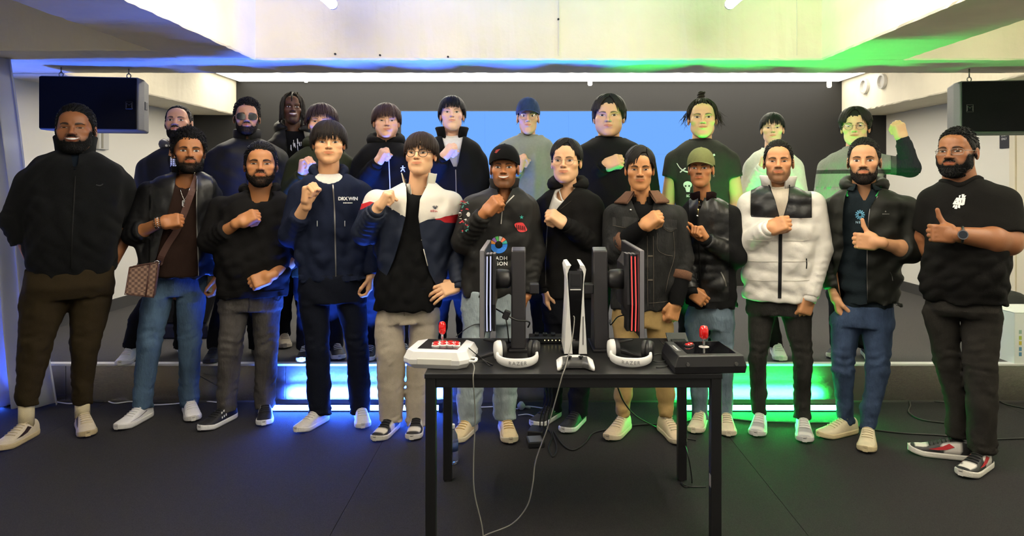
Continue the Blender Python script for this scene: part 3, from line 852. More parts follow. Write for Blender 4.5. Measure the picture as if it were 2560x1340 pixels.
for du in (0, 9, 18):
    cable('cable', [px(1362 + du, 968, 3.40), px(1366 + du * .8, 1000, 3.45), px(1352 + du, 1040, 3.7), on_z(1350 + du, 1070, .01)], .0035, C_cb,
          'black cable hanging behind the console under the table, %s of three' % {0: 'first', 9: 'second', 18: 'third'}[du])
cable('cable', [on_z(1705, 1098, .006), px(1718, 1130, 3.2), on_z(1730, 1205, .006), on_z(1715, 1218, .006), on_z(1702, 1206, .006), on_z(1720, 1216, .006), on_z(1765, 1217, .006)], .003, C_cb, 'thin cable lying between the table legs')
cable('cable', [on_z(90, 1002, .03), on_z(150, 992, .02), on_z(240, 1004, z), on_z(300, 1000, z), on_z(360, 998, z)], .005, C_cb, 'black cable along the stage front on the curtain side')
cable('cable', [px(500, 940, 4.58), px(540, 962, 4.55), on_z(600, 992, .02), on_z(680, 990, .02)], .004, C_cb, 'black cable in front of the steel fascia')
def brick(u, v, rz, label, lab=False):
    c = on_z(u, v, 0)
    e = empty('power_brick', c, math.radians(rz)); tag(e, label, 'power adapter', 'power adapters')
    MB().box(-.045, .045, -.055, .055, 0, .034).build('case', C_bp, e, local=True, bevel=.006)
    if lab:
        MB().box(-.036, .036, -.045, .045, .034, .0345).build('label_plate', mat('plate_grey', (.13, .13, .135), rough=.3), e, local=True)
    MB().tube([(0, .055, .015), (0, .075, .015)], .006, 8).build('strain_relief', C_bp, e, local=True)
brick(1338, 1112, 8, 'black power adapter with a printed plate under the table', True)
brick(1342, 1085, -14, 'black power adapter just behind the plated one')
def bottle():
    c = on_z(1131, 1158, 0)
    e = empty('water_bottle', c); tag(e, 'clear plastic water bottle standing behind the table leg', 'bottle')
    C = mat('clear_plastic', (.85, .9, .95), rough=.05, trans=.92)
    MB().lathe([(.001, 0), (.026, .002), (.031, .012), (.030, .06), (.032, .065), (.030, .07), (.030, .12), (.026, .15), (.013, .175), (.012, .19)], c, n=24).build('body', C, e, smooth=True)
    MB().lathe([(.0315, .07), (.0315, .115)], c, n=24).build('sleeve', mat('sleeve_blue', (.05, .08, .25), rough=.3), e, smooth=True)
    MB().lathe([(.014, .186), (.014, .204), (.012, .206)], c, n=18).build('cap', C_wht, e, smooth=False)
bottle()
def adapter():
    c = px(1305, 1012, 3.95)
    e = empty('plug_adapter', on_z(1303, 1024, 0)); tag(e, 'pale grey plug adapter on the white cable under the table', 'plug')
    c = on_z(1303, 1024, 0)
    mb = MB(); mb.lathe([(.012, 0), (.024, .012), (.026, .03), (.012, .05)], (c.x, c.y, .0), n=16); mb.build('body', mat('adapter_grey', (.33, .37, .38), rough=.4), e, smooth=True)
    MB().cyl((c.x + .02, c.y, .02), (c.x + .06, c.y, .01), .007, n=10).build('tail', mat('adapter_grey'), e, smooth=True)
adapter()

# ------------------------------------------------------------------ people: signed-distance bodies and garments
def smin(a, b, k):
    h = np.clip(.5 + .5 * (b - a) / k, 0, 1)
    return b + (a - b) * h - k * h * (1 - h)

def smax(a, b, k):
    return -smin(-a, -b, k)

def cone(P, a, b, ra, rb, fold=None, flat=None):
    """tapered capsule; fold = (amp, wavelength, where 0..1, spread, phase)"""
    a, b = np.asarray(a, float), np.asarray(b, float)
    ba = b - a
    L = math.sqrt(ba @ ba) + 1e-9
    Q = P - a
    t = np.clip(Q @ ba / (L * L), 0, 1)
    D = Q - t[:, None] * ba
    d = np.sqrt((D * D).sum(1))
    r = ra + (rb - ra) * t
    if fold:
        amp, wl, wh, sp, ph = fold
        w = np.exp(-((t - wh) / sp) ** 2)
        r = r + amp * w * np.sin(t * L / wl * 6.283 + ph + 16 * D[:, 0] + 11 * D[:, 2] + 1.6 * np.sin(P[:, 0] * 47 + P[:, 1] * 39 + ph)) * (.55 + .45 * np.sin(34 * D[:, 0] - 27 * D[:, 1] + 23 * D[:, 2] + ph * 2))
    return d - r

def ell(P, c, r):
    c, r = np.asarray(c, float), np.asarray(r, float)
    q = (P - c) / r
    k0 = np.sqrt((q * q).sum(1)) + 1e-9
    k1 = np.sqrt(((q / r) ** 2).sum(1)) + 1e-9
    return k0 * (k0 - 1) / k1

class Loft:
    """stack of superellipses: rows of (z, xc, a, b, yc)"""
    def __init__(s, rows, n=2.4):
        rows = sorted(rows)
        R = np.array(rows, float)
        z = np.linspace(R[0, 0], R[-1, 0], 90)
        out = [np.interp(z, R[:, 0], R[:, k]) for k in range(1, 5)]
        ker = np.hanning(13); ker /= ker.sum()
        sm = []
        for o in out:
            p = np.concatenate([np.linspace(2 * o[0] - o[6], o[0], 7)[:-1], o, np.linspace(o[-1], 2 * o[-1] - o[-7], 7)[1:]])
            sm.append(np.convolve(p, ker, 'valid'))
        s.z, s.xc, s.a, s.b, s.yc = z, *sm
        s.n = n
    def at(s, zz):
        return [np.interp(zz, s.z, q) for q in (s.xc, s.a, s.b, s.yc)]
    def d(s, P, grow=0.0, bump=0.0):
        xc, a, b, yc = s.at(P[:, 2])
        a = a + grow; b = b + grow
        q = (np.abs((P[:, 0] - xc) / a) ** s.n + np.abs((P[:, 1] - yc) / b) ** s.n) ** (1 / s.n)
        d = (q - 1) * np.minimum(a, b) - bump
        return np.maximum(d, np.maximum(P[:, 2] - s.z[-1], s.z[0] - P[:, 2]))

def waves(seed, n, wl0, wl1, an=(1, 1, 1)):
    r = np.random.RandomState(seed)
    K = r.normal(size=(n, 3)) * np.array(an)
    K /= np.linalg.norm(K, axis=1)[:, None]
    K *= (2 * np.pi / r.uniform(wl0, wl1, n))[:, None]
    ph = r.uniform(0, 6.28, n)
    return lambda P: np.sin(P @ K.T + ph).sum(1) / math.sqrt(n)

def snet(f, lo, hi, h):
    """surface nets over the zero level of f"""
    lo, hi = np.asarray(lo, float), np.asarray(hi, float)
    n = np.ceil((hi - lo) / h).astype(int) + 1
    n = ((n + 3) // 4) * 4 + 1
    # coarse pass
    cg = [lo[k] + np.arange(0, n[k], 4) * h for k in range(3)]
    G = np.stack(np.meshgrid(*cg, indexing='ij'), -1).reshape(-1, 3)
    Dc = f(G).reshape([len(q) for q in cg])
    D = np.repeat(np.repeat(np.repeat(Dc, 4, 0), 4, 1), 4, 2)[2:2 + n[0], 2:2 + n[1], 2:2 + n[2]]
    pad = [(0, max(0, n[k] - D.shape[k])) for k in range(3)]
    D = np.pad(D, pad, mode='edge')
    m = np.abs(D) < h * 9.0
    idx = np.argwhere(m)
    D = D.copy()
    D[m] = f(lo + idx * h)
    D[0], D[-1], D[:, 0], D[:, -1], D[:, :, 0], D[:, :, -1] = [np.maximum(q, 1e-4) for q in (D[0], D[-1], D[:, 0], D[:, -1], D[:, :, 0], D[:, :, -1])]
    S = D < 0
    c = [D[i:n[0] - 1 + i, j:n[1] - 1 + j, k:n[2] - 1 + k] for i in (0, 1) for j in (0, 1) for k in (0, 1)]
    ins = sum((q < 0).astype(np.int8) for q in c)
    act = (ins > 0) & (ins < 8)
    cells = np.argwhere(act)
    cv = np.stack([q[act] for q in c], 1)
    offs = np.array([(i, j, k) for i in (0, 1) for j in (0, 1) for k in (0, 1)], float)
    acc = np.zeros((len(cells), 3)); cnt = np.zeros(len(cells))
    for a in range(8):
        for b in range(a + 1, 8):
            if np.abs(offs[a] - offs[b]).sum() != 1: continue
            da, db = cv[:, a], cv[:, b]
            x = (da < 0) != (db < 0)
            t = np.where(x, da / np.where(x, da - db, 1), 0)
            p = offs[a] + (offs[b] - offs[a]) * t[:, None]
            acc += p * x[:, None]; cnt += x
    V = lo + (cells + acc / cnt[:, None]) * h
    ID = np.full(act.shape, -1, dtype=np.int64); ID[act] = np.arange(len(cells))
    Q = []
    for ax in range(3):
        o1, o2 = [q for q in range(3) if q != ax]
        sl0 = [slice(None)] * 3; sl1 = [slice(None)] * 3
        sl0[ax] = slice(0, -1); sl1[ax] = slice(1, None)
        A, B = S[tuple(sl0)], S[tuple(sl1)]
        E = np.argwhere(A != B)
        ok = (E[:, o1] > 0) & (E[:, o2] > 0) & (E[:, o1] < n[o1] - 1) & (E[:, o2] < n[o2] - 1)
        E = E[ok]
        sg = A[tuple(E.T)]
        def cid(d1, d2):
            q = E.copy(); q[:, o1] -= d1; q[:, o2] -= d2
            return ID[tuple(q.T)]
        quad = np.stack([cid(1, 1), cid(0, 1), cid(0, 0), cid(1, 0)], 1)
        flip = sg if ax != 1 else ~sg
        quad[~flip] = quad[~flip][:, ::-1]
        Q.append(quad)
    Q = np.concatenate(Q)
    Q = Q[(Q >= 0).all(1)]
    return V, Q

def relax(V, Q, it=2, lam=.5):
    """laplacian smoothing on a quad mesh"""
    e = np.concatenate([Q[:, [0, 1]], Q[:, [1, 2]], Q[:, [2, 3]], Q[:, [3, 0]]])
    deg = np.bincount(e.ravel(), minlength=len(V)).astype(float)[:, None]
    for _ in range(it):
        s = np.zeros_like(V)
        for k in range(3):
            s[:, k] = np.bincount(e[:, 0], V[e[:, 1], k], len(V)) + np.bincount(e[:, 1], V[e[:, 0], k], len(V))
        V = V + lam * (s / np.maximum(deg, 1) - V)
    return V

def grid_faces(rows, cols, wrap=False):
    f = []
    for j in range(rows - 1):
        for i in range(cols if wrap else cols - 1):
            a = j * cols + i; b = j * cols + (i + 1) % cols
            f.append((a, b, b + cols, a + cols))
    return f

class Soup:
    """collects quads with a colour at each vertex"""
    def __init__(s):
        s.V, s.Q, s.C, s.n = [], [], [], 0
    def add(s, V, Q, C):
        V = np.asarray(V, float).reshape(-1, 3)
        C = np.asarray(C, float)
        if C.ndim == 1: C = np.tile(C, (len(V), 1))
        Q = [list(q) for q in Q]
        s.V.append(V); s.C.append(C)
        s.Q += [[i + s.n for i in q] for q in Q]
        s.n += len(V)
    def get(s):
        return np.concatenate(s.V), s.Q, np.concatenate(s.C)

# ------------------------------------------------------------------ hands (right hand: x across with the thumb at -x, y towards the fingers, z out of the back)
HANDS = {}
def hand_mesh(pose):
    if pose in HANDS: return HANDS[pose]
    X = [-.030, -.010, .010, .029]
    knuck = [.086, .090, .087, .080]
    R = [.0098, .0102, .0098, .0086]
    ch = []
    for i in range(4):
        x, k, r = X[i], knuck[i], R[i]
        if pose in ('fist', 'thumb', 'heart'):
            pts = [(x, k - .010, .004), (x * 1.03, k + .016, -.022), (x * .95, k - .008, -.046), (x * .9, k - .034, -.040), (x * .88, k - .036, -.028)]
            if pose == 'heart' and i == 0:
                pts = [(x, k - .008, .002), (x, k + .034, -.012), (x + .004, k + .056, -.028), (x + .008, k + .066, -.044)]
        elif pose == 'open':
            sp = (i - 1.5) * .004
            pts = [(x, k - .010, .002), (x + sp, k + .036, -.010), (x + sp * 1.6, k + .058, -.026), (x + sp * 1.8, k + .070, -.042)]
        else:  # relaxed, half curled
            pts = [(x, k - .010, .003), (x, k + .030, -.016), (x * .97, k + .040, -.043), (x * .95, k + .026, -.060)]
        ch.append((pts, r))
    if pose == 'fist':
        th = [(-.030, .018, -.010), (-.043, .050, -.026), (-.032, .076, -.050), (-.004, .082, -.062)]
    elif pose == 'thumb':
        th = [(-.030, .022, -.006), (-.046, .050, -.014), (-.074, .066, -.014), (-.104, .074, -.008)]
    elif pose == 'heart':
        th = [(-.030, .018, -.010), (-.046, .058, -.024), (-.034, .098, -.046), (-.016, .128, -.056)]
    elif pose == 'open':
        th = [(-.030, .020, -.006), (-.050, .052, -.018), (-.062, .080, -.026), (-.066, .102, -.032)]
    else:
        th = [(-.030, .020, -.008), (-.046, .054, -.026), (-.044, .082, -.046), (-.034, .100, -.056)]
    def f(P):
        d = cone(P, (0, -.016, 0), (0, .012, 0), .0280, .028)
        q = np.abs(P - np.array([0, .052, -.004])) - np.array([.028, .032, .006])
        pal = np.sqrt((np.maximum(q, 0) ** 2).sum(1)) + np.minimum(q.max(1), 0) - .0115
        d = smin(d, pal, .018)
        d = smin(d, ell(P, (-.026, .034, -.012), (.017, .028, .015)), .012)   # ball of the thumb
        d = smin(d, ell(P, (.026, .034, -.012), (.012, .030, .013)), .012)
        if pose in ('fist', 'thumb', 'heart'):
            d = smin(d, ell(P, (0, .066, -.028), (.035, .024, .022)), .008)
        for pts, r in ch:
            e = None
            for k in range(len(pts) - 1):
                ra = r * (1.06 - .07 * k); rb = r * (1.06 - .07 * (k + 1))
                g = cone(P, pts[k], pts[k + 1], ra, rb)
                e = g if e is None else smin(e, g, .003)
            d = smin(d, e, .0035)
        e = None
        for k in range(3):
            g = cone(P, th[k], th[k + 1], (.0145, .0118, .0110, .0092)[k], (.0145, .0118, .0110, .0092)[k + 1])
            e = g if e is None else smin(e, g, .004)
        return smin(d, e, .005)
    V, Q = snet(f, (-.125, -.07, -.09), (.06, .175, .035), .0036)
    V = relax(V, Q, 1, .4)
    # colour factor: knuckles and nails
    K = np.ones((len(V), 3))
    for pts, r in ch + [(th, .010)]:
        tip, pv = np.array(pts[-1]), np.array(pts[-2])
        w = np.exp(-(((V - tip) ** 2).sum(1)) / (.011 ** 2))
        K *= 1 + w[:, None] * np.array([.05, -.03, -.02])
        mid = np.array(pts[1])
        w = np.exp(-(((V - mid) ** 2).sum(1)) / (.010 ** 2))
        K *= 1 + w[:, None] * np.array([-.02, -.09, -.10])
    HANDS[pose] = (V, Q, K)
    return HANDS[pose]

# ------------------------------------------------------------------ head
def head_field(P, k):
    """k: jaw, fat, nose, chin, eye (socket depth), smile"""
    X = P.copy(); X[:, 0] = np.abs(X[:, 0])
    jw, fat = k['jaw'], k['fat']
    d = ell(P, (0, .018, .032), (.0755, .094, .083))
    fa = ell(P, (0, -.026, -.028), (.062 + .004 * fat, .062, .083))
    d = smin(d, fa, .03)
    d = smin(d, cone(X, (.040 * jw, .010, -.058), (.013, -.068, -.094), .022, .017), .030)   # jaw line
    d = smin(d, ell(P, (0, -.030, -.060), (.050 * jw + .006 * fat, .056, .046)), .022)
    d = smin(d, ell(P, (0, -.070, -.094 - .004 * k['chin']), (.020, .018, .017)), .018)      # chin
    d = smin(d, ell(X, (.043, -.055, -.016), (.024 + .004 * fat, .024, .020)), .018)           # cheek bone
    if fat > .2:
        d = smin(d, ell(X, (.045, -.045, -.048), (.022, .026, .026 * fat ** .5)), .02)
    d = smin(d, ell(P, (0, -.060, .050), (.052, .030, .036)), .03)                              # forehead
    d = smin(d, cone(X, (.012, -.0835, .024), (.043, -.0705, .026), .0095, .0085), .012)        # brow
    d = smax(d, -ell(X, (.032, -.0985, .006), (.0185, .0185 * k['eye'], .0115)), .010)           # socket
    nz = k['nose']
    d = smin(d, cone(P, (0, -.0845, .016), (0, -.1065, -.020), .0068, .0088 * nz), .010)        # bridge
    d = smin(d, ell(P, (0, -.1075, -.0245), (.0105 * nz, .0105, .0085)), .006)
    d = smin(d, ell(X, (.0125 * nz, -.097, -.0265), (.0075 * nz, .010, .0070)), .005)           # wings
    d = smin(d, ell(P, (0, -.082, -.050), (.029, .016, .018)), .014)                             # mouth mound
    d = smin(d, cone(X, (0, -.0985, -.0480), (.020, -.0885, -.0495 + .003 * k['smile']), .0042, .0026), .004)
    d = smin(d, cone(X, (0, -.0975, -.0585), (.017, -.0885, -.0555 + .003 * k['smile']), .0052, .0028), .004)
    d = smax(d, -cone(X, (0, -.104, -.0530), (.021, -.0915, -.0525 + .003 * k['smile']), .0022, .0016), .003)
    e = smax(ell(X, (.0775, .014, -.004), (.0085, .0195, .031)), -ell(X, (.0865, .008, .002), (.0065, .0105, .017)), .005)
    d = smin(d, e, .006)                                                                         # ears
    d = smin(d, cone(P, (0, .034, -.045), (0, .040, -.120), .052 + .006 * fat, .036 + .008 * fat), .022)   # nape
    return d

def beard_mask(V, st):
    """0..1 where the beard grows, head coordinates"""
    x, y, z = np.abs(V[:, 0]), V[:, 1], V[:, 2]
    # upper edge against side position
    up = np.interp(x, [0, .018, .026, .036, .050, .060, .070, .09], [-.0295, -.032, -.041, -.057, -.053, -.035, .002, .008])
    lo = np.interp(x, [0, .03, .05, .07], [-.122, -.114, -.096, -.070])
    m = 1 / (1 + np.exp(-np.clip((up - z) / .0042, -30, 30)))
    m *= 1 / (1 + np.exp(-np.clip((z - lo) / .004, -30, 30)))
    m *= 1 / (1 + np.exp(np.clip((y - .004) / .004, -30, 30)))
    lip = np.exp(-((x / .0240) ** 4 + ((z + .0550) / .0088) ** 6))
    m *= 1 - np.clip(lip * 1.5, 0, 1)
    # bare triangle under the corners of the mouth / soul patch
    if st == 'goatee':
        m *= np.clip(1.25 - (x / .034) ** 3, 0, 1)
    if st == 'moustache':
        m *= (z > -.048) * np.clip(1.3 - (x / .027) ** 4, 0, 1)
    return m

class Hair:
    """clumps of hair over the skull; head coordinates"""
    def __init__(s, seed):
        s.rnd = random.Random(seed)
        s.v, s.f = [], []
    def clump(s, pts, r, n=4, flat=.6):
        m = len(pts)
        rs = [r * (.75 + .25 * min(1, i / (m * .3))) * (1 if i < m * .55 else max(.12, 1 - ((i / (m - 1)) - .55) / .47)) for i in range(m)]
        b = MB(); b.tube(pts, rs, n)
        o = len(s.v)
        s.v += b.v; s.f += [[o + i for i in q] for q in b.f]
    def cap(s, rad, cen, line, jit=.002, step=60, rings=16):
        """closed shell over the skull down to the hair line (function of azimuth, 0 at the face)"""
        v = []
        for j in range(rings + 1):
            for i in range(step):
                a = 2 * math.pi * i / step
                zt = line(a)
                z = cen[2] + rad[2] - (cen[2] + rad[2] - zt) * (j / rings) ** 1.25
                q = max(0.0, 1 - ((z - cen[2]) / rad[2]) ** 2) ** .5
                g = 1.0 if j < rings else .94
                q *= g * (1 + s.rnd.uniform(-jit, jit) / .08)
                v.append((cen[0] + rad[0] * q * math.sin(a), cen[1] - rad[1] * q * math.cos(a), z))
        o = len(s.v)
        s.v += v
        s.f += [[o + i for i in q] for q in grid_faces(rings + 1, step, True)]
    def build(s, name, m, parent, xf):
        v = [xf @ Vector(p) for p in s.v]
        return obj(name, v, s.f, m, parent, local=True, smooth=True)

def interp_line(tab):
    a = [math.radians(q[0]) for q in tab]; z = [q[1] for q in tab]
    def g(t):
        t = t % (2 * math.pi)
        if t > math.pi: t = 2 * math.pi - t
        return float(np.interp(t, a, z))
    return g

HAIRLINE = {
    'normal': [(0, .066), (30, .062), (48, .050), (60, .024), (72, -.012), (86, -.006), (98, .022), (112, .010), (130, -.030), (180, -.055)],
    'recede': [(0, .082), (20, .080), (40, .092), (52, .060), (62, .022), (72, -.012), (86, -.006), (98, .022), (112, .010), (130, -.030), (180, -.055)],
    'bowl':   [(0, .060), (48, .045), (58, .010), (72, -.016), (86, -.010), (98, .012), (112, -.002), (130, -.035), (180, -.060)],
    'cap':    [(0, .045), (50, .036), (58, .012), (70, -.022), (84, -.018), (98, .012), (112, .000), (130, -.035), (180, -.062)],
}

def surf_pt(rad, cen, a, z):
    q = max(0.0, 1 - ((z - cen[2]) / rad[2]) ** 2) ** .5
    return Vector((cen[0] + rad[0] * q * math.sin(a), cen[1] - rad[1] * q * math.cos(a), z))

def make_hair(style, seed, vol=(.010, .012, .018), amt=1.0, opt=None):
    """vol: how far the hair stands out at the sides, front/back and top"""
    opt = opt or {}
    H = Hair(seed); R = H.rnd
    cen = (0, .018, .032)
    rad = (.0755 + vol[0], .094 + vol[1], .083 + vol[2])
    kind = {'fringe': 'bowl', 'part': 'bowl', 'dreads': 'normal', 'cap': 'cap', 'recede': 'recede'}.get(style, 'normal')
    line = interp_line(HAIRLINE[kind])
    if style == 'cap':
        H.cap((.0785, .097, .085), cen, line)
    elif style in ('quiff', 'curly', 'recede'):
        q = .002 if style != 'curly' else .005
        H.cap((rad[0] - q, rad[1] - q, rad[2] - q), cen, line, .002 if style != 'curly' else .004)
    else:
        if style in ('fringe', 'part') and opt.get('part') is None:
            ef, es = opt.get('front', .028) + .011, opt.get('side', -.012) + .006
            line = interp_line([(0, ef), (30, ef - .002), (46, ef - .010), (58, (ef + es) / 2), (70, es), (84, es), (98, .012), (112, -.002), (130, -.035), (180, -.060)])
        H.cap((rad[0] - .003, rad[1] - .003, rad[2] - .003), cen, line, .002)
    def follow(p, d, n, ds, grow0, grow1, droop=0.0, curl=0.0, stop=None):
        """walk over the shell, keeping outside it"""
        pts = [Vector(p)]
        ph = R.uniform(0, 6.28)
        q = Vector(p); d = Vector(d).normalized()
        for i in range(n):
            t = (i + 1) / n
            d = (d + Vector((0, 0, -droop)) + Vector((math.sin(ph + i * 1.9), math.cos(ph + i * 1.7), math.sin(ph * 2 + i))) * curl).normalized()
            q = q + d * ds
            g = grow0 + (grow1 - grow0) * t
            low = q.z < cen[2]
            w = Vector(((q.x - cen[0]) / (rad[0] + g), (q.y - cen[1]) / (rad[1] + g), 0 if low else (q.z - cen[2]) / (rad[2] + g)))
            k = 1 / max(w.length, 1e-6)
            if k < 1: k = 1 - (1 - k) * (.9 if not low else .5)
            q = Vector((cen[0] + w.x * k * (rad[0] + g), cen[1] + w.y * k * (rad[1] + g), q.z if low else cen[2] + w.z * k * (rad[2] + g)))
            dd = q - pts[-1]
            if dd.length > 1e-6: d = (d * .35 + dd.normalized() * .65).normalized()
            if stop and q.z < stop(q): 
                pts.append(q.copy()); break
            pts.append(q.copy())
        return pts
    if style in ('fringe', 'part'):
        # from the crown outwards and down all round
        part = opt.get('part', None)
        endf, ends, endb = opt.get('front', .028), opt.get('side', -.012), opt.get('back', -.055)
        fe = interp_line([(0, endf), (30, endf - .002), (46, endf - .010), (58, (endf + ends) / 2), (70, ends), (100, ends + .004), (125, (ends + endb) / 2), (180, endb)])
        nC = int(340 * amt)
        for i in range(nC):
            a = R.uniform(-math.pi, math.pi) if i % 2 else R.gauss(0, .75)
            crown = Vector((R.gauss(opt.get('cx', 0), .012), .045 + R.gauss(0, .012), cen[2] + rad[2] * .985))
            if part is not None and abs(a) < 1.75:
                # strands leave a parting line and sweep to their own side
                s0 = 1 if (a > 0) else -1
                y = R.uniform(-.055, .05)
                x = part + s0 * R.uniform(.001, .008)
                w = max(0, 1 - ((y - cen[1]) / rad[1]) ** 2 - (x / rad[0]) ** 2) ** .5
                p = Vector((x, y, cen[2] + rad[2] * w))
                d = Vector((s0 * R.uniform(.6, 1.2), -R.uniform(.2, 1.1), .30))
                st = lambda q: fe(math.atan2(q.x, -(q.y - cen[1]))) + R.uniform(-.006, .006)
                pts = follow(p, d, 13, .0115, 0, .004, .16, .06, st)
            else:
                d = Vector((math.sin(a), -math.cos(a), 0))
                e = R.uniform(-.009, .007) if abs(a) < 1 else R.uniform(-.005, .010)
                st = lambda q, e=e: fe(math.atan2(q.x, -(q.y - cen[1]))) + e
                start = R.uniform(0, .055) * (1 if R.random() < .6 else 0)
                p = crown + d * start
                w = Vector(((p.x) / rad[0], (p.y - cen[1]) / rad[1], (p.z - cen[2]) / rad[2])).normalized()
                p = Vector((w.x * rad[0], cen[1] + w.y * rad[1], cen[2] + w.z * rad[2]))
                sweep = opt.get('sweep', 0) * math.cos(a)
                d = d + Vector((sweep, 0, 0))
                pts = follow(p, d, 18, .0115, -.001, opt.get('flare', .004) * R.uniform(.2, 1.4), .12, opt.get('curl', .05), st)
            if len(pts) > 3:
                H.clump(pts, R.uniform(.0038, .0066))
    elif style in ('quiff', 'recede', 'curly'):
        L = opt.get('len', .03); lift = opt.get('lift', .5); back = opt.get('back', .4); side = opt.get('sweep', .2); curl = opt.get('curl', .08)
        for i in range(int((560 if style != 'curly' else 640) * amt)):
            a = R.uniform(-math.pi, math.pi)
            if i % 3 == 0: a = R.gauss(0, .75)
            zl = line(a) + .002
            z = zl + (cen[2] + rad[2] - zl) * R.random() ** .9 * .98
            p = surf_pt(rad, cen, a, z)
            nrm = Vector(((p.x) / rad[0] ** 2, (p.y - cen[1]) / rad[1] ** 2, (p.z - cen[2]) / rad[2] ** 2)).normalized()
            top = max(0, min(1, (p.z - .062) / .03))
            if style == 'curly':
                t1 = nrm.orthogonal().normalized(); t2 = nrm.cross(t1); ph = R.uniform(0, 6.28); rr = .0042 * (.6 + .6 * top); dr = R.choice((-1, 1))
                dn = Vector((side * .02, back * .01, 0)) * top
                pts = [p - nrm * .004 + nrm * (.014 * k / 7 * (.45 + .75 * top)) + dn * (k / 7) + (t1 * math.cos(ph + dr * k * .95) + t2 * math.sin(ph + dr * k * .95)) * rr for k in range(8)]
                H.clump(pts, R.uniform(.0017, .0027)); continue
            d = (Vector((side, back, 0)) * top + Vector((0, .45, -.9)) * (1 - top) + Vector((R.uniform(-.3, .3), R.uniform(-.3, .3), 0)))
            d = d - nrm * d.dot(nrm)
            n = 6
            ln = (L * (.45 + .55 * top) if top > 0 else .013) * R.uniform(.6, 1.1)
            pts = follow(p - nrm * .003, d + nrm * lift * .25 * top, n, ln / n, -.003, .001 + lift * .010 * top * R.uniform(.2, 1.2), 0, curl, None)
            H.clump(pts, R.uniform(.0018, .0034) * (.8 + .5 * top) * opt.get('thick', 1))
    elif style == 'dreads':
        for i in range(66):
            a = R.uniform(-math.pi, math.pi)
            if abs(a) < .55 and R.random() < .75: a = math.copysign(R.uniform(.6, 1.6), a)
            crown = Vector((R.gauss(0, .014), .01 + R.gauss(0, .02), cen[2] + rad[2] * .98))
            d = Vector((math.sin(a), -math.cos(a) * .8, .1))
            stp = R.uniform(-.115, -.06)
            if abs(a) < .75: stp = R.uniform(.03, .06)
            pts = follow(crown, d, 24, .0115, 0, .016 * R.uniform(.1, 1), .17, .09, lambda q: stp)
            pts = [p for p in pts]
            if len(pts) > 4:
                m = len(pts); b = MB(); b.tube(pts, [.0062 * (1 if k < m - 2 else .6) * (1 + .12 * math.sin(k * 2.1)) for k in range(m)], 6)
                o = len(H.v); H.v += b.v; H.f += [[o + q for q in f] for f in b.f]
    elif style == 'knot':
        # drawn up to a knot on the crown, loose ends round the sides
        kn = Vector((opt.get('kx', .004), .030, cen[2] + rad[2] + .022))
        for i in range(190):
            a = R.uniform(-math.pi, math.pi)
            p = surf_pt(rad, cen, a, max(line(a), line(a) + R.uniform(0, .05)))
            pts = []
            for k in range(9):
                t = k / 8
                q = p.lerp(kn - Vector((0, 0, .028)), t)
                w = Vector(((q.x) / rad[0], (q.y - cen[1]) / rad[1], (q.z - cen[2]) / rad[2]))
                if w.length < 1.0:
                    w.normalize(); q = Vector((w.x * rad[0], cen[1] + w.y * rad[1], cen[2] + w.z * rad[2]))
                pts.append(q + Vector((R.uniform(-.001, .001), R.uniform(-.001, .001), R.uniform(0, .003))))
            H.clump(pts, R.uniform(.004, .006))
        for i in range(46):
            t0 = R.uniform(0, 6.28); rr = R.uniform(.006, .022); h0 = R.uniform(-.018, .016)
            pts = [kn + Vector((rr * math.cos(t0 + k * .6), rr * math.sin(t0 + k * .6), h0 + .004 * math.sin(k * 1.3 + t0))) for k in range(8)]
            H.clump(pts, R.uniform(.004, .0065))
        for i in range(46):
            s0 = R.choice((-1, 1)); a = s0 * R.uniform(1.0, 2.0)
            p = surf_pt(rad, cen, a, R.uniform(.0, .06))
            d = Vector((s0 * .6, R.uniform(-.2, .4), -.6))
            q = p.copy(); pts = [q.copy()]
            for k in range(8):
                d = (d + Vector((R.uniform(-.4, .4), R.uniform(-.4, .4), -.10))).normalized(); q = q + d * .010; pts.append(q.copy())
            H.clump(pts, .0016)
    if style == 'cap':
        for i in range(90):
            a = math.copysign(R.uniform(.95, 2.9), R.uniform(-1, 1))
            z = line(a)
            p = surf_pt((.0785, .097, .085), cen, a, z + R.uniform(0, .012))
            d = Vector((math.sin(a) * .25, .1, -1))
            H.clump([p, p + d * .006, p + d * .013], .0035)
    return H

# ------------------------------------------------------------------ one person
C_skin = mat('skin', attr='Col', rough=.48, bump=.06, bscale=220, spec=.4)
PEOPLE = []

def hairmat(hexc):
    return mat('hair_' + hexc.strip('#'), hexc, rough=.6, spec=.22, bump=.35, bscale=300, stretch=(1, 1, .25))

def cloth(hexc, kind='knit', name=None):
    n = 'cloth_%s_%s' % (kind, hexc.strip('#'))
    if kind == 'knit': return mat(n, hexc, rough=.88, bump=.25, bscale=320, vary=.05, vscale=60, spec=.10)
    if kind == 'fleece': return mat(n, hexc, rough=.95, bump=.5, bscale=480, vary=.2, vscale=200, spec=.12, sheen=.03)
    if kind == 'nylon': return mat(n, hexc, rough=.62, bump=.25, bscale=20, spec=.25)
    if kind == 'leather': return mat(n, hexc, rough=.40, bump=.45, bscale=16, vary=.2, vscale=30, spec=.5)
    if kind == 'denim': return mat(n, hexc, rough=.88, bump=.4, bscale=60, vary=.42, vscale=7, spec=.12, stretch=(1.6, 1, .7))
    if kind == 'puffer': return mat(n, hexc, rough=.5, bump=.3, bscale=30, spec=.4)
    return mat(n, hexc, rough=.8)

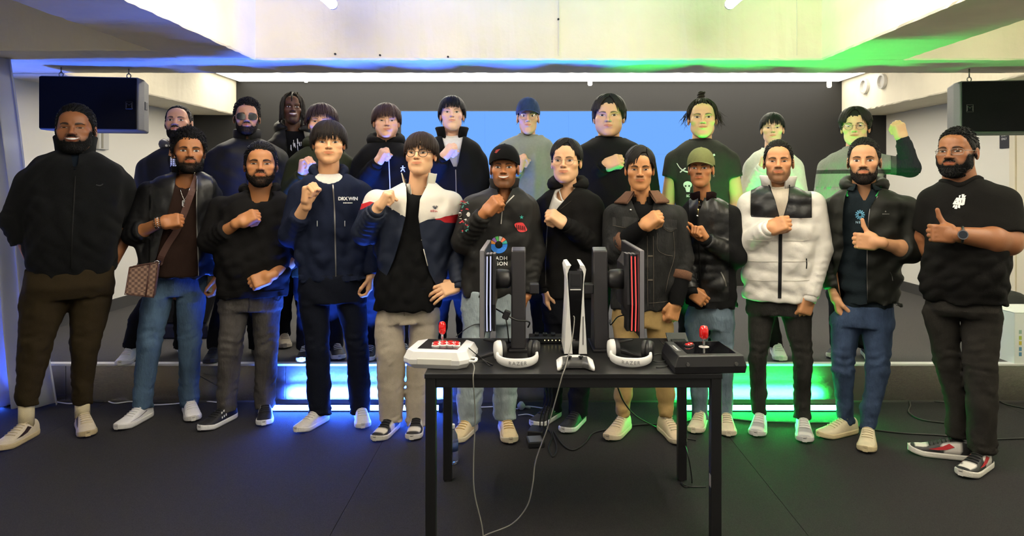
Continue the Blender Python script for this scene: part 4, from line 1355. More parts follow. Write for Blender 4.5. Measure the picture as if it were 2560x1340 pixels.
SHOE = {}
def shoe_parts():
    if SHOE: return SHOE
    T = np.array([0, .04, .12, .25, .40, .55, .68, .80, .90, .96, 1.0])
    W = np.array([.016, .028, .035, .037, .039, .043, .047, .047, .040, .027, .010])
    Hh = np.array([.060, .086, .098, .104, .094, .078, .062, .052, .043, .034, .022])
    ts = np.concatenate([np.linspace(0, .12, 5)[:-1], np.linspace(.12, .88, 16)[:-1], np.linspace(.88, 1, 6)])
    w = np.interp(ts, T, W); hh = np.interp(ts, T, Hh)
    bend = .006 * np.sin(ts * 3.0)
    # sole
    v, f = [], []
    prof = [(-1.0, .004), (-1.07, .012), (-1.06, .026), (-.98, .032), (.98, .032), (1.06, .026), (1.07, .012), (1.0, .004)]
    for i, t in enumerate(ts):
        spring = .012 * max(0, t - .78) / .22
        for a, z in prof:
            v.append((a * w[i] + bend[i], -.29 * t, z + spring * (1 if t > .78 else 0)))
    f = [list(q) for q in grid_faces(len(ts), len(prof), True)]
    n = len(prof)
    f.append(list(range(n))); f.append([(len(ts) - 1) * n + k for k in range(n)][::-1])
    SHOE['sole'] = (v, f)
    # upper
    v, f = [], []
    m = 13
    for i, t in enumerate(ts):
        spring = .010 * max(0, t - .78) / .22
        for k in range(m):
            a = math.pi * k / (m - 1)
            c, s = math.cos(a), math.sin(a)
            x = -w[i] * .97 * math.copysign(abs(c) ** .72, c)
            z = .026 + (hh[i] - .026) * s ** .85 + spring
            if .06 < t < .36 and s > .8: z -= .0
            v.append((x + bend[i], -.29 * t, z))
    f = [list(q) for q in grid_faces(len(ts), m)]
    f.append(list(range(m))[::-1]); f.append([(len(ts) - 1) * m + k for k in range(m)])
    SHOE['upper'] = (v, f)
    SHOE['uv'] = [(float(t), k / (m - 1)) for t in ts for k in range(m)]
    def at(t, a, off=0.0):
        wi, hi = np.interp(t, T, W), np.interp(t, T, Hh)
        c, s = math.cos(math.pi * a), math.sin(math.pi * a)
        return (-(wi * .97 + off) * math.copysign(abs(c) ** .72, c) + .006 * math.sin(t * 3), -.29 * t, .026 + (hi - .026 + off) * s ** .85 + .010 * max(0, t - .78) / .22)
    SHOE['at'] = at
    return SHOE

class Person:
    def __init__(s, label, uc, Y, fz=0.0, skin='#c08a60', group=None):
        s.uc, s.Y, s.fz = uc, Y, fz
        X0 = (uc - CX) * Y / F
        s.D = math.hypot(X0, Y); s.phi = -math.atan2(X0, Y)
        s.n = (X0 / s.D, Y / s.D)
        s.seed = int(uc * 7 + Y * 100)
        s.skin = np.array(srgb(skin))
        s.root = empty('person', (X0, Y, fz), s.phi)
        tag(s.root, label, 'person', group)
        s.k = Y / F                      # metres for a pixel at the body
        s.soup = Soup()
        s.layers = []
        PEOPLE.append(s)
    def L(s, u, v, dy=0.0):
        r = Vector(((u - CX) / F, 1, -(v - CY) / F))
        t = (s.D + dy) / (r.x * s.n[0] + r.y * s.n[1])
        x, y, z = r.x * t - s.root.location.x, r.y * t - s.root.location.y, CAMZ + r.z * t - s.fz
        c, q = math.cos(-s.phi), math.sin(-s.phi)
        return np.array([c * x - q * y, q * x + c * y, z])
    def ray(s, u, v):
        o = Vector((0, -s.D, CAMZ - s.fz))
        p = Vector(s.L(u, v, 0))
        return o, (p - o).normalized()
    def surf(s, u, v, bvh=None, off=.003, guess=-.12):
        o, d = s.ray(u, v)
        h = (bvh or s.bvh).ray_cast(o, d)
        if h[0] is None:
            return Vector(s.L(u, v, guess))
        return h[0] - d * off
    def part(s, name, v, f, m, parent=None, **k):
        k.setdefault('local', True)
        return obj(name, v, f, m, parent or s.root, **k)

    # -------------------------------------------------------------- head
    def head(s, u, top, chin, w=1.0, yaw=0, pitch=0, roll=0, jaw=1.0, fat=0.0, nose=1.0, chin_k=0.0, smile=0.0, teeth=False, eye='round',
             hair=('short', {}), vol=(.008, .010, .014), hc='#0d0b0a', beard=None, brow=1.0, glasses=None, dy=-.035, h=.0036, gaze=(0, 0), lip=None, cap=None, shade=None, knot_h=0.0, browc=None):
        zt, zc = s.L(u, top, dy), s.L(u, chin, dy)
        H0 = zt[2] - zc[2]
        sc = H0 / (.2265 + vol[2] + knot_h)
        s.hs = sc
        cz = zc[2] + .1115 * sc
        M = Matrix.Translation((zc[0], dy + .035 * 0, cz)) @ Matrix.Rotation(math.radians(yaw), 4, 'Z') @ Matrix.Rotation(-math.radians(pitch), 4, 'X') @ Matrix.Rotation(math.radians(roll), 4, 'Y') @ Matrix.Diagonal((sc * w, sc, sc, 1))
        s.HM = M
        s.hc = (zc[0], cz)
        kk = dict(jaw=jaw, fat=fat, nose=nose, chin=chin_k, eye=1.0 if eye == 'round' else .62, smile=smile)
        V, Q = snet(lambda P: head_field(P, kk), (-.098, -.128, -.150), (.098, .124, .126), h)
        V = relax(V, Q, 1, .35)
        C = np.tile(s.skin, (len(V), 1))
        x, y, z = np.abs(V[:, 0]), V[:, 1], V[:, 2]
        def blob(cx, cy, cz_, r): return np.exp(-(((x - cx) ** 2 + (y - cy) ** 2 + (z - cz_) ** 2) / r ** 2))
        red = .6 * blob(.045, -.06, -.025, .022) + .7 * blob(0, -.108, -.024, .014) + .8 * blob(.08, .01, -.004, .03)
        C *= 1 + red[:, None] * np.array([.06, -.14, -.16])
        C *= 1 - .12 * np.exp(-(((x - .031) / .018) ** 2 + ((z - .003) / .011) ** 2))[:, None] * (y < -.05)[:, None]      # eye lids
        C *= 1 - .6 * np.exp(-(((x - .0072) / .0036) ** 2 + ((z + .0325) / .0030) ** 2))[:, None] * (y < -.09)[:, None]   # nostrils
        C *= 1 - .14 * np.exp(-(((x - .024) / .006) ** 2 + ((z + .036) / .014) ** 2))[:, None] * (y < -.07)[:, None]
        hcol = np.array(srgb(hc))
        if beard:
            bm = beard_mask(V, beard[0]) * beard[1]
            C = C * (1 - bm[:, None]) + (hcol * 1.1) * bm[:, None]
            if beard[0] == 'full':
                st = beard_mask(V - np.array([0, 0, .010]), 'full') * .30 * beard[1] * (x > .02)
                C = C * (1 - st[:, None]) + hcol * st[:, None]
        # scalp under thin hair
        s.head_bvh = BVHTree.FromPolygons(V.tolist(), Q.tolist())
        s.soup.add([M @ Vector(p) for p in V], Q, C)
        if jaw and beard and beard[2] > 0:
            s._beard(V, Q, beard, hcol, M, hc)
        s._face(M, eye, brow, smile, teeth, gaze, hcol if browc is None else np.array(srgb(browc)), lip, beard)
        st, opt = hair
        if st:
            Hh = make_hair(st, s.seed, vol, 1.0, opt)
            s.hair = Hh.build('hair', hairmat(hc), s.root, M)
        if glasses: s._glasses(M, *glasses)
        if cap: s._cap(M, **cap)
        return M

    def _hd(s, x, z, off=.0006, y0=-.3):
        h = s.head_bvh.ray_cast(Vector((x, y0, z)), Vector((0, 1, 0)))
        return Vector((x, (h[0].y if h[0] else -.08) - off, z))

    def _patch(s, M, ns, nt, fx, col, off):
        V, C = [], []
        for j in range(nt):
            for i in range(ns):
                a, b = -1 + 2 * i / (ns - 1), j / (nt - 1)
                x, z = fx(a, b)
                V.append(M @ s._hd(x, z, off(a, b)))
                C.append(col(a, b, x, z))
        s.soup.add(V, grid_faces(nt, ns), np.array(C))

    def _face(s, M, eye, brow, smile, teeth, gaze, hcol, lip, beard):
        hw = .0162
        hu, hl, tilt = {'round': (.0062, .0048, .0010), 'asian': (.0056, .0040, .0020), 'narrow': (.0044, .0030, .0016), 'squint': (.0040, .0030, .0008), 'closed': (.0016, .0020, 0)}[eye]
        for sx in (-1, 1):
            cx, cz = sx * .0318, .0045
            def fx(a, b):
                zu = hu * (1 - abs(a) ** 2.3); zl = -hl * (1 - abs(a) ** 2.0)
                return cx + a * hw, cz + zl + (zu - zl) * b + tilt * a * sx
            def col(a, b, x, z):
                d = math.hypot(x - cx - gaze[0] * .004, z - cz - .0006 - gaze[1] * .003)
                if b > .93: return s.skin * .12
                if d < .0028: return (.006, .005, .005)
                if d < .0070: return (.030, .016, .010)
                q = .74 - .20 * abs(a) ** 2 - .12 * (b > .78)
                return (q, q * .95, q * .90)
            s._patch(M, 27, 11, fx, col, lambda a, b: .0008 + .0040 * (1 - a * a) * (1 - (2 * b - 1) ** 2 * .5))
            # lash line and lid fold
            def fl(a, b):
                zu = hu * (1 - abs(a) ** 2.3)
                return cx + a * hw * 1.06, cz + zu - .0006 + .0017 * b * (1 - .5 * abs(a)) + tilt * a * sx
            s._patch(M, 15, 3, fl, lambda a, b, x, z: s.skin * (.10 + .12 * b), lambda a, b: .0016 + .0036 * (1 - a * a) * (1 - b * .3))
            def fd(a, b):
                zu = hu * (1 - abs(a) ** 2.3)
                return cx + a * hw * 1.0, cz + zu + .0034 + .0010 * b + tilt * a * sx
            s._patch(M, 11, 2, fd, lambda a, b, x, z: s.skin * (.55 if eye == 'round' else .68), lambda a, b: .0010)
            bt = .0052 * brow
            def fb(a, b):
                q = (a + 1) / 2
                x = sx * (.0125 + .037 * q)
                th = bt * (1.0 - .72 * max(0, q - .35) / .65) * (.75 + .25 * min(1, q * 5))
                zc = .0205 + .0045 * math.sin(min(1, q * 1.15) * 2.2) - .004 * max(0, q - .7) / .3
                return x, zc + th * (b - .5) * 2
            dens = min(1, .55 + .3 * brow)
            s._patch(M, 19, 5, fb, lambda a, b, x, z: (s.skin * (1 - dens) + hcol * dens) if .1 < b < .9 else (s.skin * .55 + hcol * .45), lambda a, b: .0014)
        lc = np.array(lip) if lip is not None else s.skin * np.array([.86, .56, .54])
        mw = .0262 + .004 * smile
        cu = .0042 * smile
        if teeth:
            def ft(a, b):
                return a * mw * 1.05, -.0480 + cu * 1.0 * a * a - (1 - abs(a) ** 2.2) * (.0120 * (1 - b)) + .0016 * (1 - a * a)
            s._patch(M, 21, 7, ft, lambda a, b, x, z: (.80, .76, .70) if (.22 < b < .92 and abs(a) < .90) else tuple(lc * .30), lambda a, b: .0012 + .0020 * (1 - a * a))
            for (z0, sgn) in ((-.0468, 1), (-.0595, -1)):
                def fr(a, b, z0=z0, sgn=sgn):
                    e = (1 - abs(a) ** 2.2)
                    base = -.0480 + cu * 1.0 * a * a + .0016 * (1 - a * a) - (0 if sgn > 0 else .0125 * e)
                    return a * mw * 1.12, base + sgn * b * (.0036 if sgn > 0 else .0052) * e
                s._patch(M, 19, 4, fr, lambda a, b, x, z: lc, lambda a, b: .0018 + .0024 * (1 - a * a) * (1 - b * .5))
        else:
            def fu(a, b):
                e = 1 - abs(a) ** 1.8
                bow = .0010 * math.exp(-(a / .12) ** 2)
                return a * mw, -.0530 + cu * a * a + b * (.0070 * e - bow)
            s._patch(M, 21, 4, fu, lambda a, b, x, z: lc * (.42 if b < .1 else 1.0), lambda a, b: .0007 + .0008 * (1 - a * a) * (1 - b))
            def fo(a, b):
                e = 1 - abs(a) ** 2.4
                return a * mw * .97, -.0532 + cu * a * a - b * .0090 * e
            s._patch(M, 21, 4, fo, lambda a, b, x, z: lc * (.42 if b < .1 else 1.12), lambda a, b: .0007 + .0014 * (1 - a * a) * (1 - abs(2 * b - 1)))

    def _beard(s, V, Q, beard, hcol, M, hc):
        """short tapered tufts over the bearded skin"""
        st, dens, ln = beard[:3]
        cen = V[Q].mean(1)
        m = beard_mask(cen, st)
        nrm = np.cross(V[Q[:, 2]] - V[Q[:, 0]], V[Q[:, 3]] - V[Q[:, 1]])
        nrm /= np.linalg.norm(nrm, axis=1)[:, None] + 1e-12
        sgn = np.sign((nrm * (cen - np.array([0, 0, -.03]))).sum(1)); nrm *= sgn[:, None]
        R = random.Random(s.seed + 5)
        idx = np.where(m > .72)[0]
        b = MB()
        step = max(1, int(len(idx) / (1300 * dens)))
        for i in idx[::step]:
            p, n = Vector(cen[i]), Vector(nrm[i])
            q = .003 + ln * .62 * (.35 + .65 * m[i]) * (1.0 if p.z < -.072 else .28)
            if abs(p.x) > .055: q *= .6
            d = (n * (.38 if abs(p.x) < .035 else .16) + Vector((R.uniform(-.3, .3), R.uniform(-.2, .1), -.85 if p.z > -.09 else -.55))).normalized()
            r = .0017 + .0009 * R.random()
            b.tube([p - n * .002, p + d * q * .55 + n * .0012, p + d * q], [r, r * .8, r * .15], 3, caps=False)
        s.part('beard', [M @ Vector(p) for p in b.v], b.f, hairmat(hc), smooth=True)

    def _glasses(s, M, kind, colr, wid=1.0):
        C = mat('frame_' + colr.strip('#'), colr, rough=.3, metal=.6 if kind != 'thick' else 0)
        g = empty('glasses', (0, 0, 0)); g.parent = s.root
        b = MB(); lens = []
        y = min(s._hd(.030, .0).y, s._hd(.03, .006).y) - .013
        R0 = {'round': (.0225, .0205, 2.0), 'rect': (.0255, .0150, 3.2), 'sun': (.0290, .0235, 2.6), 'thick': (.0235, .0215, 2.1)}[kind]
        th = {'round': .0011, 'rect': .0012, 'sun': .0013, 'thick': .0017}[kind]
        cx0 = .0330 * wid
        for sx in (-1, 1):
            ring = []
            for k in range(29):
                t = 2 * math.pi * k / 28
                c, q = math.cos(t), math.sin(t)
                x = R0[0] * wid * math.copysign(abs(c) ** (2 / R0[2]), c); zz = R0[1] * math.copysign(abs(q) ** (2 / R0[2]), q)
                ring.append((sx * cx0 + x, y + .006 * ((sx * x + cx0) / .06) ** 2, .0015 + zz))
            b.tube(ring, th, 6, caps=False)
            lens.append(ring[:-1])
            ox = sx * (cx0 + R0[0] * wid)
            b.tube([(ox, y + .007, .006), (sx * .0670, y + .016, .007), (sx * .0745, -.048, .009), (sx * .0805, .0, .010), (sx * .0815, .022, .005)], th * 1.1, 5)
        bw = cx0 - R0[0] * wid
        b.tube([(-bw, y, .005), (-bw * .5, y - .002, .0085), (bw * .5, y - .002, .0085), (bw, y, .005)], th, 6)
        s.part('glasses_frame', [M @ Vector(p) for p in b.v], b.f, C, g, smooth=True)
        if kind == 'sun':
            lm = mat('lens_dark', (.004, .005, .006), rough=.22, spec=.3)
        else:
            lm = MATS.get('lens_clear')
            if lm is None:
                lm = bpy.data.materials.new('lens_clear'); lm.use_nodes = True
                nt = lm.node_tree; nt.nodes.clear()
                o = nt.nodes.new('ShaderNodeOutputMaterial'); mx = nt.nodes.new('ShaderNodeMixShader'); tr = nt.nodes.new('ShaderNodeBsdfTransparent'); gl = nt.nodes.new('ShaderNodeBsdfGlossy')
                gl.inputs['Roughness'].default_value = .05; mx.inputs[0].default_value = .045
                nt.links.new(tr.outputs[0], mx.inputs[1]); nt.links.new(gl.outputs[0], mx.inputs[2]); nt.links.new(mx.outputs[0], o.inputs[0])
                MATS['lens_clear'] = lm
        for r in lens:
            n = len(r); c = np.mean(np.array(r), 0) + np.array([0, -.0016, 0])
            v = [M @ Vector(p) for p in r] + [M @ Vector(c)]
            s.part('lens', v, [(i, (i + 1) % n, n) for i in range(n)], lm, g, smooth=True)
        ORG[g.name] = Vector((0, 0, 0))

    def _cap(s, M, col, brim=None, tilt=0.0, up=0.0, kind='knit', yaw=0.0, blen=.07, height=1.0):
        """baseball cap: six-panel crown, brim, button"""
        C = cloth(col, 'denim' if kind == 'denim' else 'knit')
        g = empty('cap', (0, 0, 0)); g.parent = s.root; ORG[g.name] = Vector((0, 0, 0))
        K = M @ Matrix.Rotation(math.radians(yaw), 4, 'Z')
        cen = np.array([0, .010, .028 + up]); rad = np.array([.0890, .118, .100 * height])
        v, n, m = [], 48, 14
        for j in range(m + 1):
            t = j / m
            zz = cen[2] + rad[2] * (1 - t ** 1.6) if False else cen[2] + rad[2] * math.cos(t * math.pi / 2 * 1.06)
            for i in range(n):
                a = 2 * math.pi * i / n
                q = max(.0, math.sin(min(t * math.pi / 2 * 1.06, math.pi / 2))) ** .86
                q *= 1 + .012 * math.cos(6 * a) * t
                zb = zz - (.012 * (1 - math.cos(a)) * t) * .4 + .010 * t * max(0, math.cos(a))
                v.append((rad[0] * q * math.sin(a), cen[1] - rad[1] * q * math.cos(a), zb))
        f = grid_faces(m + 1, n, True)
        cr = s.part('crown', [K @ Vector(p) for p in v], f, C, g, smooth=True)
        for k in range(6):
            a = math.pi / 6 + k * math.pi / 3
            pts = []
            for j in range(m + 1):
                t = j / m
                q = max(.0, math.sin(min(t * math.pi / 2 * 1.06, math.pi / 2))) ** .86 * (1 + .012 * math.cos(6 * a) * t) * 1.003
                pts.append(K @ Vector((rad[0] * q * math.sin(a), cen[1] - rad[1] * q * math.cos(a), cen[2] + rad[2] * math.cos(t * math.pi / 2 * 1.06) + .001)))
            b = MB(); b.tube(pts, .0011, 4); s.part('seam', b.v, b.f, C, g, smooth=True)
        b = MB(); b.lathe([(.001, .006), (.006, .004), (.008, 0)], (0, cen[1], cen[2] + rad[2]), n=12)
        s.part('button', [K @ Vector(p) for p in b.v], b.f, C, g, smooth=True)
        # brim
        v = []
        nn = 26; mm = 7
        for lay in (0, 1):
            for j in range(mm + 1):
                t = j / mm
                for i in range(nn + 1):
                    a = math.radians(-74 + 148 * i / nn)
                    ri, ro = 1.0, 1.0
                    x0, y0 = rad[0] * .985 * math.sin(a), cen[1] - rad[1] * .985 * math.cos(a)
                    ext = blen * max(0, math.cos(a * 90 / 76)) ** .55
                    x1, y1 = x0 * (1 - .02), y0 - ext
                    x, y = x0 + (x1 - x0) * t, y0 + (y1 - y0) * t
                    zz = cen[2] - .005 + .008 * max(0, math.cos(a)) - .012 * (abs(x) / .08) ** 2 * (.4 + .9 * t) - math.tan(math.radians(tilt)) * ext * t - (.004 * lay)
                    v.append((x, y, zz))
        k = (mm + 1) * (nn + 1)
        f = [list(q) for q in grid_faces(mm + 1, nn + 1)] + [[i + k for i in q][::-1] for q in grid_faces(mm + 1, nn + 1)]
        e0 = [mm * (nn + 1) + i for i in range(nn + 1)]
        f += [[e0[i], e0[i + 1], e0[i + 1] + k, e0[i] + k] for i in range(nn)]
        s.part('brim', [K @ Vector(p) for p in v], f, cloth(brim or col, 'knit'), g, smooth=True)
        s.cap_obj = g

    # -------------------------------------------------------------- body inside the clothes, arms, hands
    def rows(s, rows, kb=.62, yc=0.0, belly=0.0, grow=0.0):
        out = []
        for r in rows:
            v, ul, ur = r[:3]
            a, b = s.L(ul, v), s.L(ur, v)
            hw = (b[0] - a[0]) / 2
            z = (a[2] + b[2]) / 2
            out.append([z, (a[0] + b[0]) / 2, hw, None, yc])
        out.sort()
        mx = max(o[2] for o in out)
        zlo, zhi = out[0][0], out[-1][0]
        for i, o in enumerate(out):
            t = (o[0] - zlo) / (zhi - zlo)
            b = kb * min(o[2], mx) * (1.0)
            if t > .8: b = min(b * (1 + .12 * (t - .8) / .2), b * 1.12)
            o[3] = max(b, .06) + belly * math.exp(-((t - .35) / .3) ** 2) * .5
            o[4] = yc - belly * math.exp(-((t - .35) / .3) ** 2) * .5
            o[2] += grow; o[3] += grow
        return out

    def body(s, torso, arms, neck=None, nr=.056, h=.010):
        """torso: pixel rows of the clothed outline; arms: {'R': dict, 'L': dict}"""
        s.arms = {}
        for sd, a in arms.items():
            a = dict(a)
            a['P'] = [s.L(*p) for p in a['p']]
            a['r'] = tuple(q * .89 for q in a['r'])
            s.arms[sd] = a
        hx, hz = s.hc
        nb = s.L(*neck) if neck else np.array([hx, 0, hz - .20])
        s.nb = nb
        s.nr = nr
        s.neck0 = np.array([hx, .004, hz - .045 * s.hs]); s.neck1 = np.array([nb[0], .018, nb[2] - .03])
        lt = Loft(s.rows(torso, kb=.46, grow=-.045, yc=.03))
        top = lt.z[-1]
        def f(P):
            d = smin(cone(P, s.neck0, s.neck1, nr, nr * 1.12), np.maximum(lt.d(P), P[:, 2] - nb[2] + .01), .04)
            return d
        lo = np.array([nb[0] - .26, -.2, nb[2] - .22]); hi = np.array([nb[0] + .26, .2, hz])
        V, Q = snet(f, lo, hi, h)
        V = relax(V, Q, 1, .4)
        s.soup.add(V, Q, s.skin * np.array([.97, .95, .94]))
        for sd, a in s.arms.items():
            sh, el, wr = a['P']
            bare = a.get('bare')
            if bare:
                r = bare
                def g(P):
                    d = cone(P, el, wr, r[1], r[2])
                    d = smin(d, cone(P, sh, el, r[0], r[1]), .02)
                    return smin(d, ell(P, el + (wr - el) * .28, (r[1] * 1.06,) * 3), .02)
                pts = np.array([sh, el, wr]); 
                V, Q = snet(g, pts.min(0) - .09, pts.max(0) + .09, .0075)
                V = relax(V, Q, 1, .4)
                s.soup.add(V, Q, s.skin)
            else:
                b = MB(); b.tube([Vector(sh), Vector(el), Vector(wr)], [.042, .036, .026], 10)
                s.soup.add(b.v, b.f, s.skin)
            if a.get('hand'):
                s.hand(sd, a)

    def hand(s, sd, a):
        pose = a['hand']
        V, Q, K = hand_mesh(pose)
        el, wr = a['P'][1], a['P'][2]
        D = np.array(a.get('dir') if a.get('dir') is not None else (wr - el), float); D /= np.linalg.norm(D)
        N = np.array(a.get('back', (0, -1, 0)), float); N = N - D * (N @ D); N /= np.linalg.norm(N)
        X = np.cross(D, N)
        q = V.copy() * min(s.hs, 1.08) * a.get('hsize', .98) * .98
        if sd == 'L': q[:, 0] *= -1
        W = wr + q[:, :1] * X + q[:, 1:2] * D + q[:, 2:3] * N
        s.soup.add(W, Q, s.skin * a.get('tone', 1.0) * K)
        a['hm'] = (wr, X, D, N)

    def finish_body(s, legs=True):
        if legs and hasattr(s, 'legpts'):
            b = MB()
            for lg in s.legpts:
                b.tube([Vector(p) for p in lg], [.034] + [.028] * (len(lg) - 2) + [.022], 8)
            hips = [Vector(q[0]) for q in s.legpts]
            mid = (hips[0] + hips[1]) / 2 + Vector((0, 0, .04))
            b.tube([hips[0], mid + Vector((0, .03, 0)), hips[1]], [.032, .036, .032], 8)
            b.tube([Vector(s.neck1), Vector(s.neck1).lerp(mid, .5) + Vector((0, .02, 0)), mid], [.05, .05, .036], 8)
            for a in s.arms.values():
                b.tube([Vector(s.neck1) - Vector((0, 0, .05)), Vector(a['P'][0])], [.04, .038], 8)
            s.soup.add(b.v, b.f, s.skin)
        V, Q, C = s.soup.get()
        return s.part('body', V, Q, C_skin, smooth=True, cols=C)

    # -------------------------------------------------------------- garments
    def layer(s, name, m, rows, kb=.62, n=2.4, yc=0.0, belly=0.0, grow=0.0, arms=True, ends=None, h=.0098, neck=.010, neckdrop=0.0, neckw=1.0, opening=None,
              amp=.0035, wl=(.07, .20), sleeve_amp=.004, puff=None, zones=None, mats=None, seed=0, an=(1.2, 1, .55), armk=.030, attrs=None, cuffmat=None, cuff=.03, ext=None):
        lt = Loft(s.rows(rows, kb, yc, belly, grow), n)
        wv = waves(s.seed + seed, 9, wl[0], wl[1], an)
        wv2 = waves(s.seed + seed + 3, 7, .035, .07, (1, 1, 1))
        wv3 = waves(s.seed + seed + 7, 6, .09, .20, (1.0, .4, .9))
        AR = []
        if arms:
            for sd, a in s.arms.items():
                if arms is not True and sd not in arms: continue
                sh, el, wr = a['P']
                rs, re, rw = [q + grow for q in a['r']]
                AR.append((sd, sh, el, wr, rs, re, rw, a.get('end', 1.0) if ends is None else ends.get(sd, a.get('end', 1.0))))
        nh0, nh1 = s.neck0, s.neck1
        def f(P):
            d = lt.d(P) + amp * wv(P) + amp * 1.1 * (.5 - np.abs(wv3(P))) * np.clip(1.15 - np.abs((P[:, 2] - lt.z[0]) / (lt.z[-1] - lt.z[0]) - .25) * 1.6, .25, 1)
            if puff:
                d = d - puff[0] * np.abs(np.sin((P[:, 2] + .02 * np.sin(P[:, 0] * 9)) / puff[1] * np.pi)) + puff[0] * .5
            for (sd, sh, el, wr, rs, re, rw, end) in AR:
                if end <= 0:                    # short sleeve: ends at a fraction of the upper arm
                    e = sh + (el - sh) * (-end)
                    r2 = rs + (re - rs) * (-end)
                    g = cone(P, sh, e + (el - sh) / np.linalg.norm(el - sh) * .1, rs, r2 + .004)
                    dr = (el - sh) / np.linalg.norm(el - sh)
                    g = np.maximum(g, (P - e) @ dr)
                    d = smin(d, g, armk)
                    continue
                ph = (s.seed + (2 if sd == 'L' else 0)) % 6
                g = cone(P, sh, el, rs, re, (sleeve_amp, .045, .95, .35, ph))
                d = smin(d, g, armk)
                we = el + (wr - el) * min(1.0, end)
                dr = (wr - el) / np.linalg.norm(wr - el)
                g2 = cone(P, el, we + dr * .08, re, re + (rw - re) * min(1, end), (sleeve_amp, .036, .45, .55, ph + 1))
                g2 = np.maximum(g2, (P - we) @ dr) + sleeve_amp * .35 * wv2(P)
                gg = smin(g, g2, .02)
                d = np.minimum(d, smin(d, g2, .010))
                d = np.minimum(d, gg)
            if ext is not None:
                d = smin(d, ext(P), .02)
            nk = cone(P, nh0 + np.array([0, 0, .1]), nh1, s.nr + neck, s.nr * 1.12 * neckw + neck)
            if neckdrop:
                nk = smin(nk, ell(P, nh1 + np.array([0, -.09, .015]), (.078 * neckw, .08, .03 + neckdrop)), .02)
            return smax(d, -nk, .006)
        pts = [np.array([lt.xc.min() - lt.a.max(), -lt.b.max() - abs(yc) - belly, lt.z[0]]), np.array([lt.xc.max() + lt.a.max(), lt.b.max() + abs(yc), lt.z[-1]])]
        for q in AR: pts += [q[1] - q[4], q[1] + q[4], q[2] - q[5], q[2] + q[5], q[3] - q[6], q[3] + q[6]]
        pts = np.array(pts)
        V, Q = snet(f, pts.min(0) - .035, pts.max(0) + .035, h)
        V = relax(V, Q, 1, .35)
        if opening:
            op = sorted([(s.L(r[1], r[0], -.12)[2], s.L(r[1], r[0], -.12)[0], s.L(r[2], r[0], -.12)[0]) for r in opening])
            oz, ol, orr = [np.array([q[k] for q in op]) for k in range(3)]
            xc, a_, b_, yy = lt.at(V[:, 2])
            def gopen(V):
                l, r = np.interp(V[:, 2], oz, ol), np.interp(V[:, 2], oz, orr)
                g = np.maximum(l - V[:, 0], V[:, 0] - r)
                g = np.maximum(g, np.maximum(oz[0] - V[:, 2], V[:, 2] - oz[-1]))
                g[V[:, 1] > yy - .15 * b_] = 1
                # forearms and hands in front of the opening stay
                for (sd, sh, el, wr, rs, re, rw, end) in AR:
                    if end > 0:
                        da = cone(V, el, wr, re, rw)
                        g = np.where((da < .012) & (lt.d(V) > .012), 1, g)
                return g
            g = gopen(V)
            keep = ~((g[Q] < 0).all(1))
            Q = Q[keep]
            used = np.unique(Q)
            near = used[(g[used] < 0)]
            l, r = np.interp(V[near, 2], oz, ol), np.interp(V[near, 2], oz, orr)
            toL = (V[near, 0] - l) < (r - V[near, 0])
            V[near, 0] = np.where(toL, l, r)
            ed = np.linalg.norm(V[Q] - V[np.roll(Q, -1, 1)], axis=2).max(1)
            Q = Q[ed < 2.6 * h]; used = np.unique(Q)
            mp = np.full(len(V), -1); mp[used] = np.arange(len(used))
            V, Q = V[used], mp[Q]
        mi = None
        if zones:
            mi = np.zeros(len(Q), dtype=np.int32)
            for gf, idx in zones:
                g = gf(V)
                e = 1e-3
                gx = (gf(V + np.array([e, 0, 0])) - g) / e; gz = (gf(V + np.array([0, 0, e])) - g) / e
                n2 = gx * gx + gz * gz + 1e-9
                c = g[Q]
                mixed = ((c > 0).any(1) & (c < 0).any(1))
                vm = np.unique(Q[mixed])
                vm = vm[np.abs(g[vm]) < h * .62 * np.sqrt(n2[vm])]
                V = V.copy()
                V[vm, 0] -= (g * gx / n2)[vm]; V[vm, 2] -= (g * gz / n2)[vm]
                g = gf(V)
                mi[g[Q].mean(1) < 0] = idx
        o = s.part(name, V, Q, mats or m, smooth=True)
        if mi is not None:
            o.data.polygons.foreach_set('material_index', mi)
        s.layers.append(o)
        s.bvh = BVHTree.FromPolygons(V.tolist(), Q.tolist())
        s.lt = lt
        if cuffmat is not None:
            for (sd, sh, el, wr, rs, re, rw, end) in AR:
                if end > .3:
                    d = (wr - el); d = d / np.linalg.norm(d)
                    e = el + (wr - el) * end
                    b = MB(); rr = (re + (rw - re) * end) * .93
                    b.tube([Vector(e - d * .012), Vector(e - d * .004), Vector(e + d * cuff * .5), Vector(e + d * cuff), Vector(e + d * (cuff - .004))], [rr, rr * 1.02, rr, rr * .90, rr * .75], 18, caps=False)
                    s.part('cuff', b.v, b.f, cuffmat, o, smooth=True)
        return o

    def neck_ring(s, name, m, prof, rx=.075, ry=.08, lift=0.0, gap=0.0, parent=None, steps=46, dz=0, drop=0, sink=.10):
        """a ring of cloth laid on the garment round the neck; prof(theta) -> closed list of (dr, dz); theta 0 at the throat"""
        top = s.lt.z[-1]
        c = np.array([s.neck1[0], s.neck1[1] - .012, top])
        full = np.linspace(0, 2 * math.pi, 73)
        zz = []
        for t in full:
            h = s.bvh.ray_cast(Vector((c[0] + rx * math.sin(t), c[1] - ry * math.cos(t), top + .03)), Vector((0, 0, -1)))
            zz.append(h[0].z if (h[0] is not None and h[0].z > top - sink) else np.nan)
        zz = np.array(zz); ok = ~np.isnan(zz)
        zz = np.interp(full, full[ok], zz[ok]) if ok.sum() > 3 else np.full(73, top - .01)
        ker = np.hanning(9); ker /= ker.sum()
        zz = np.convolve(np.concatenate([zz[-5:-1], zz, zz[1:5]]), ker, 'valid')
        v, f = [], []
        th = np.linspace(gap, 2 * math.pi - gap, steps)
        k = None
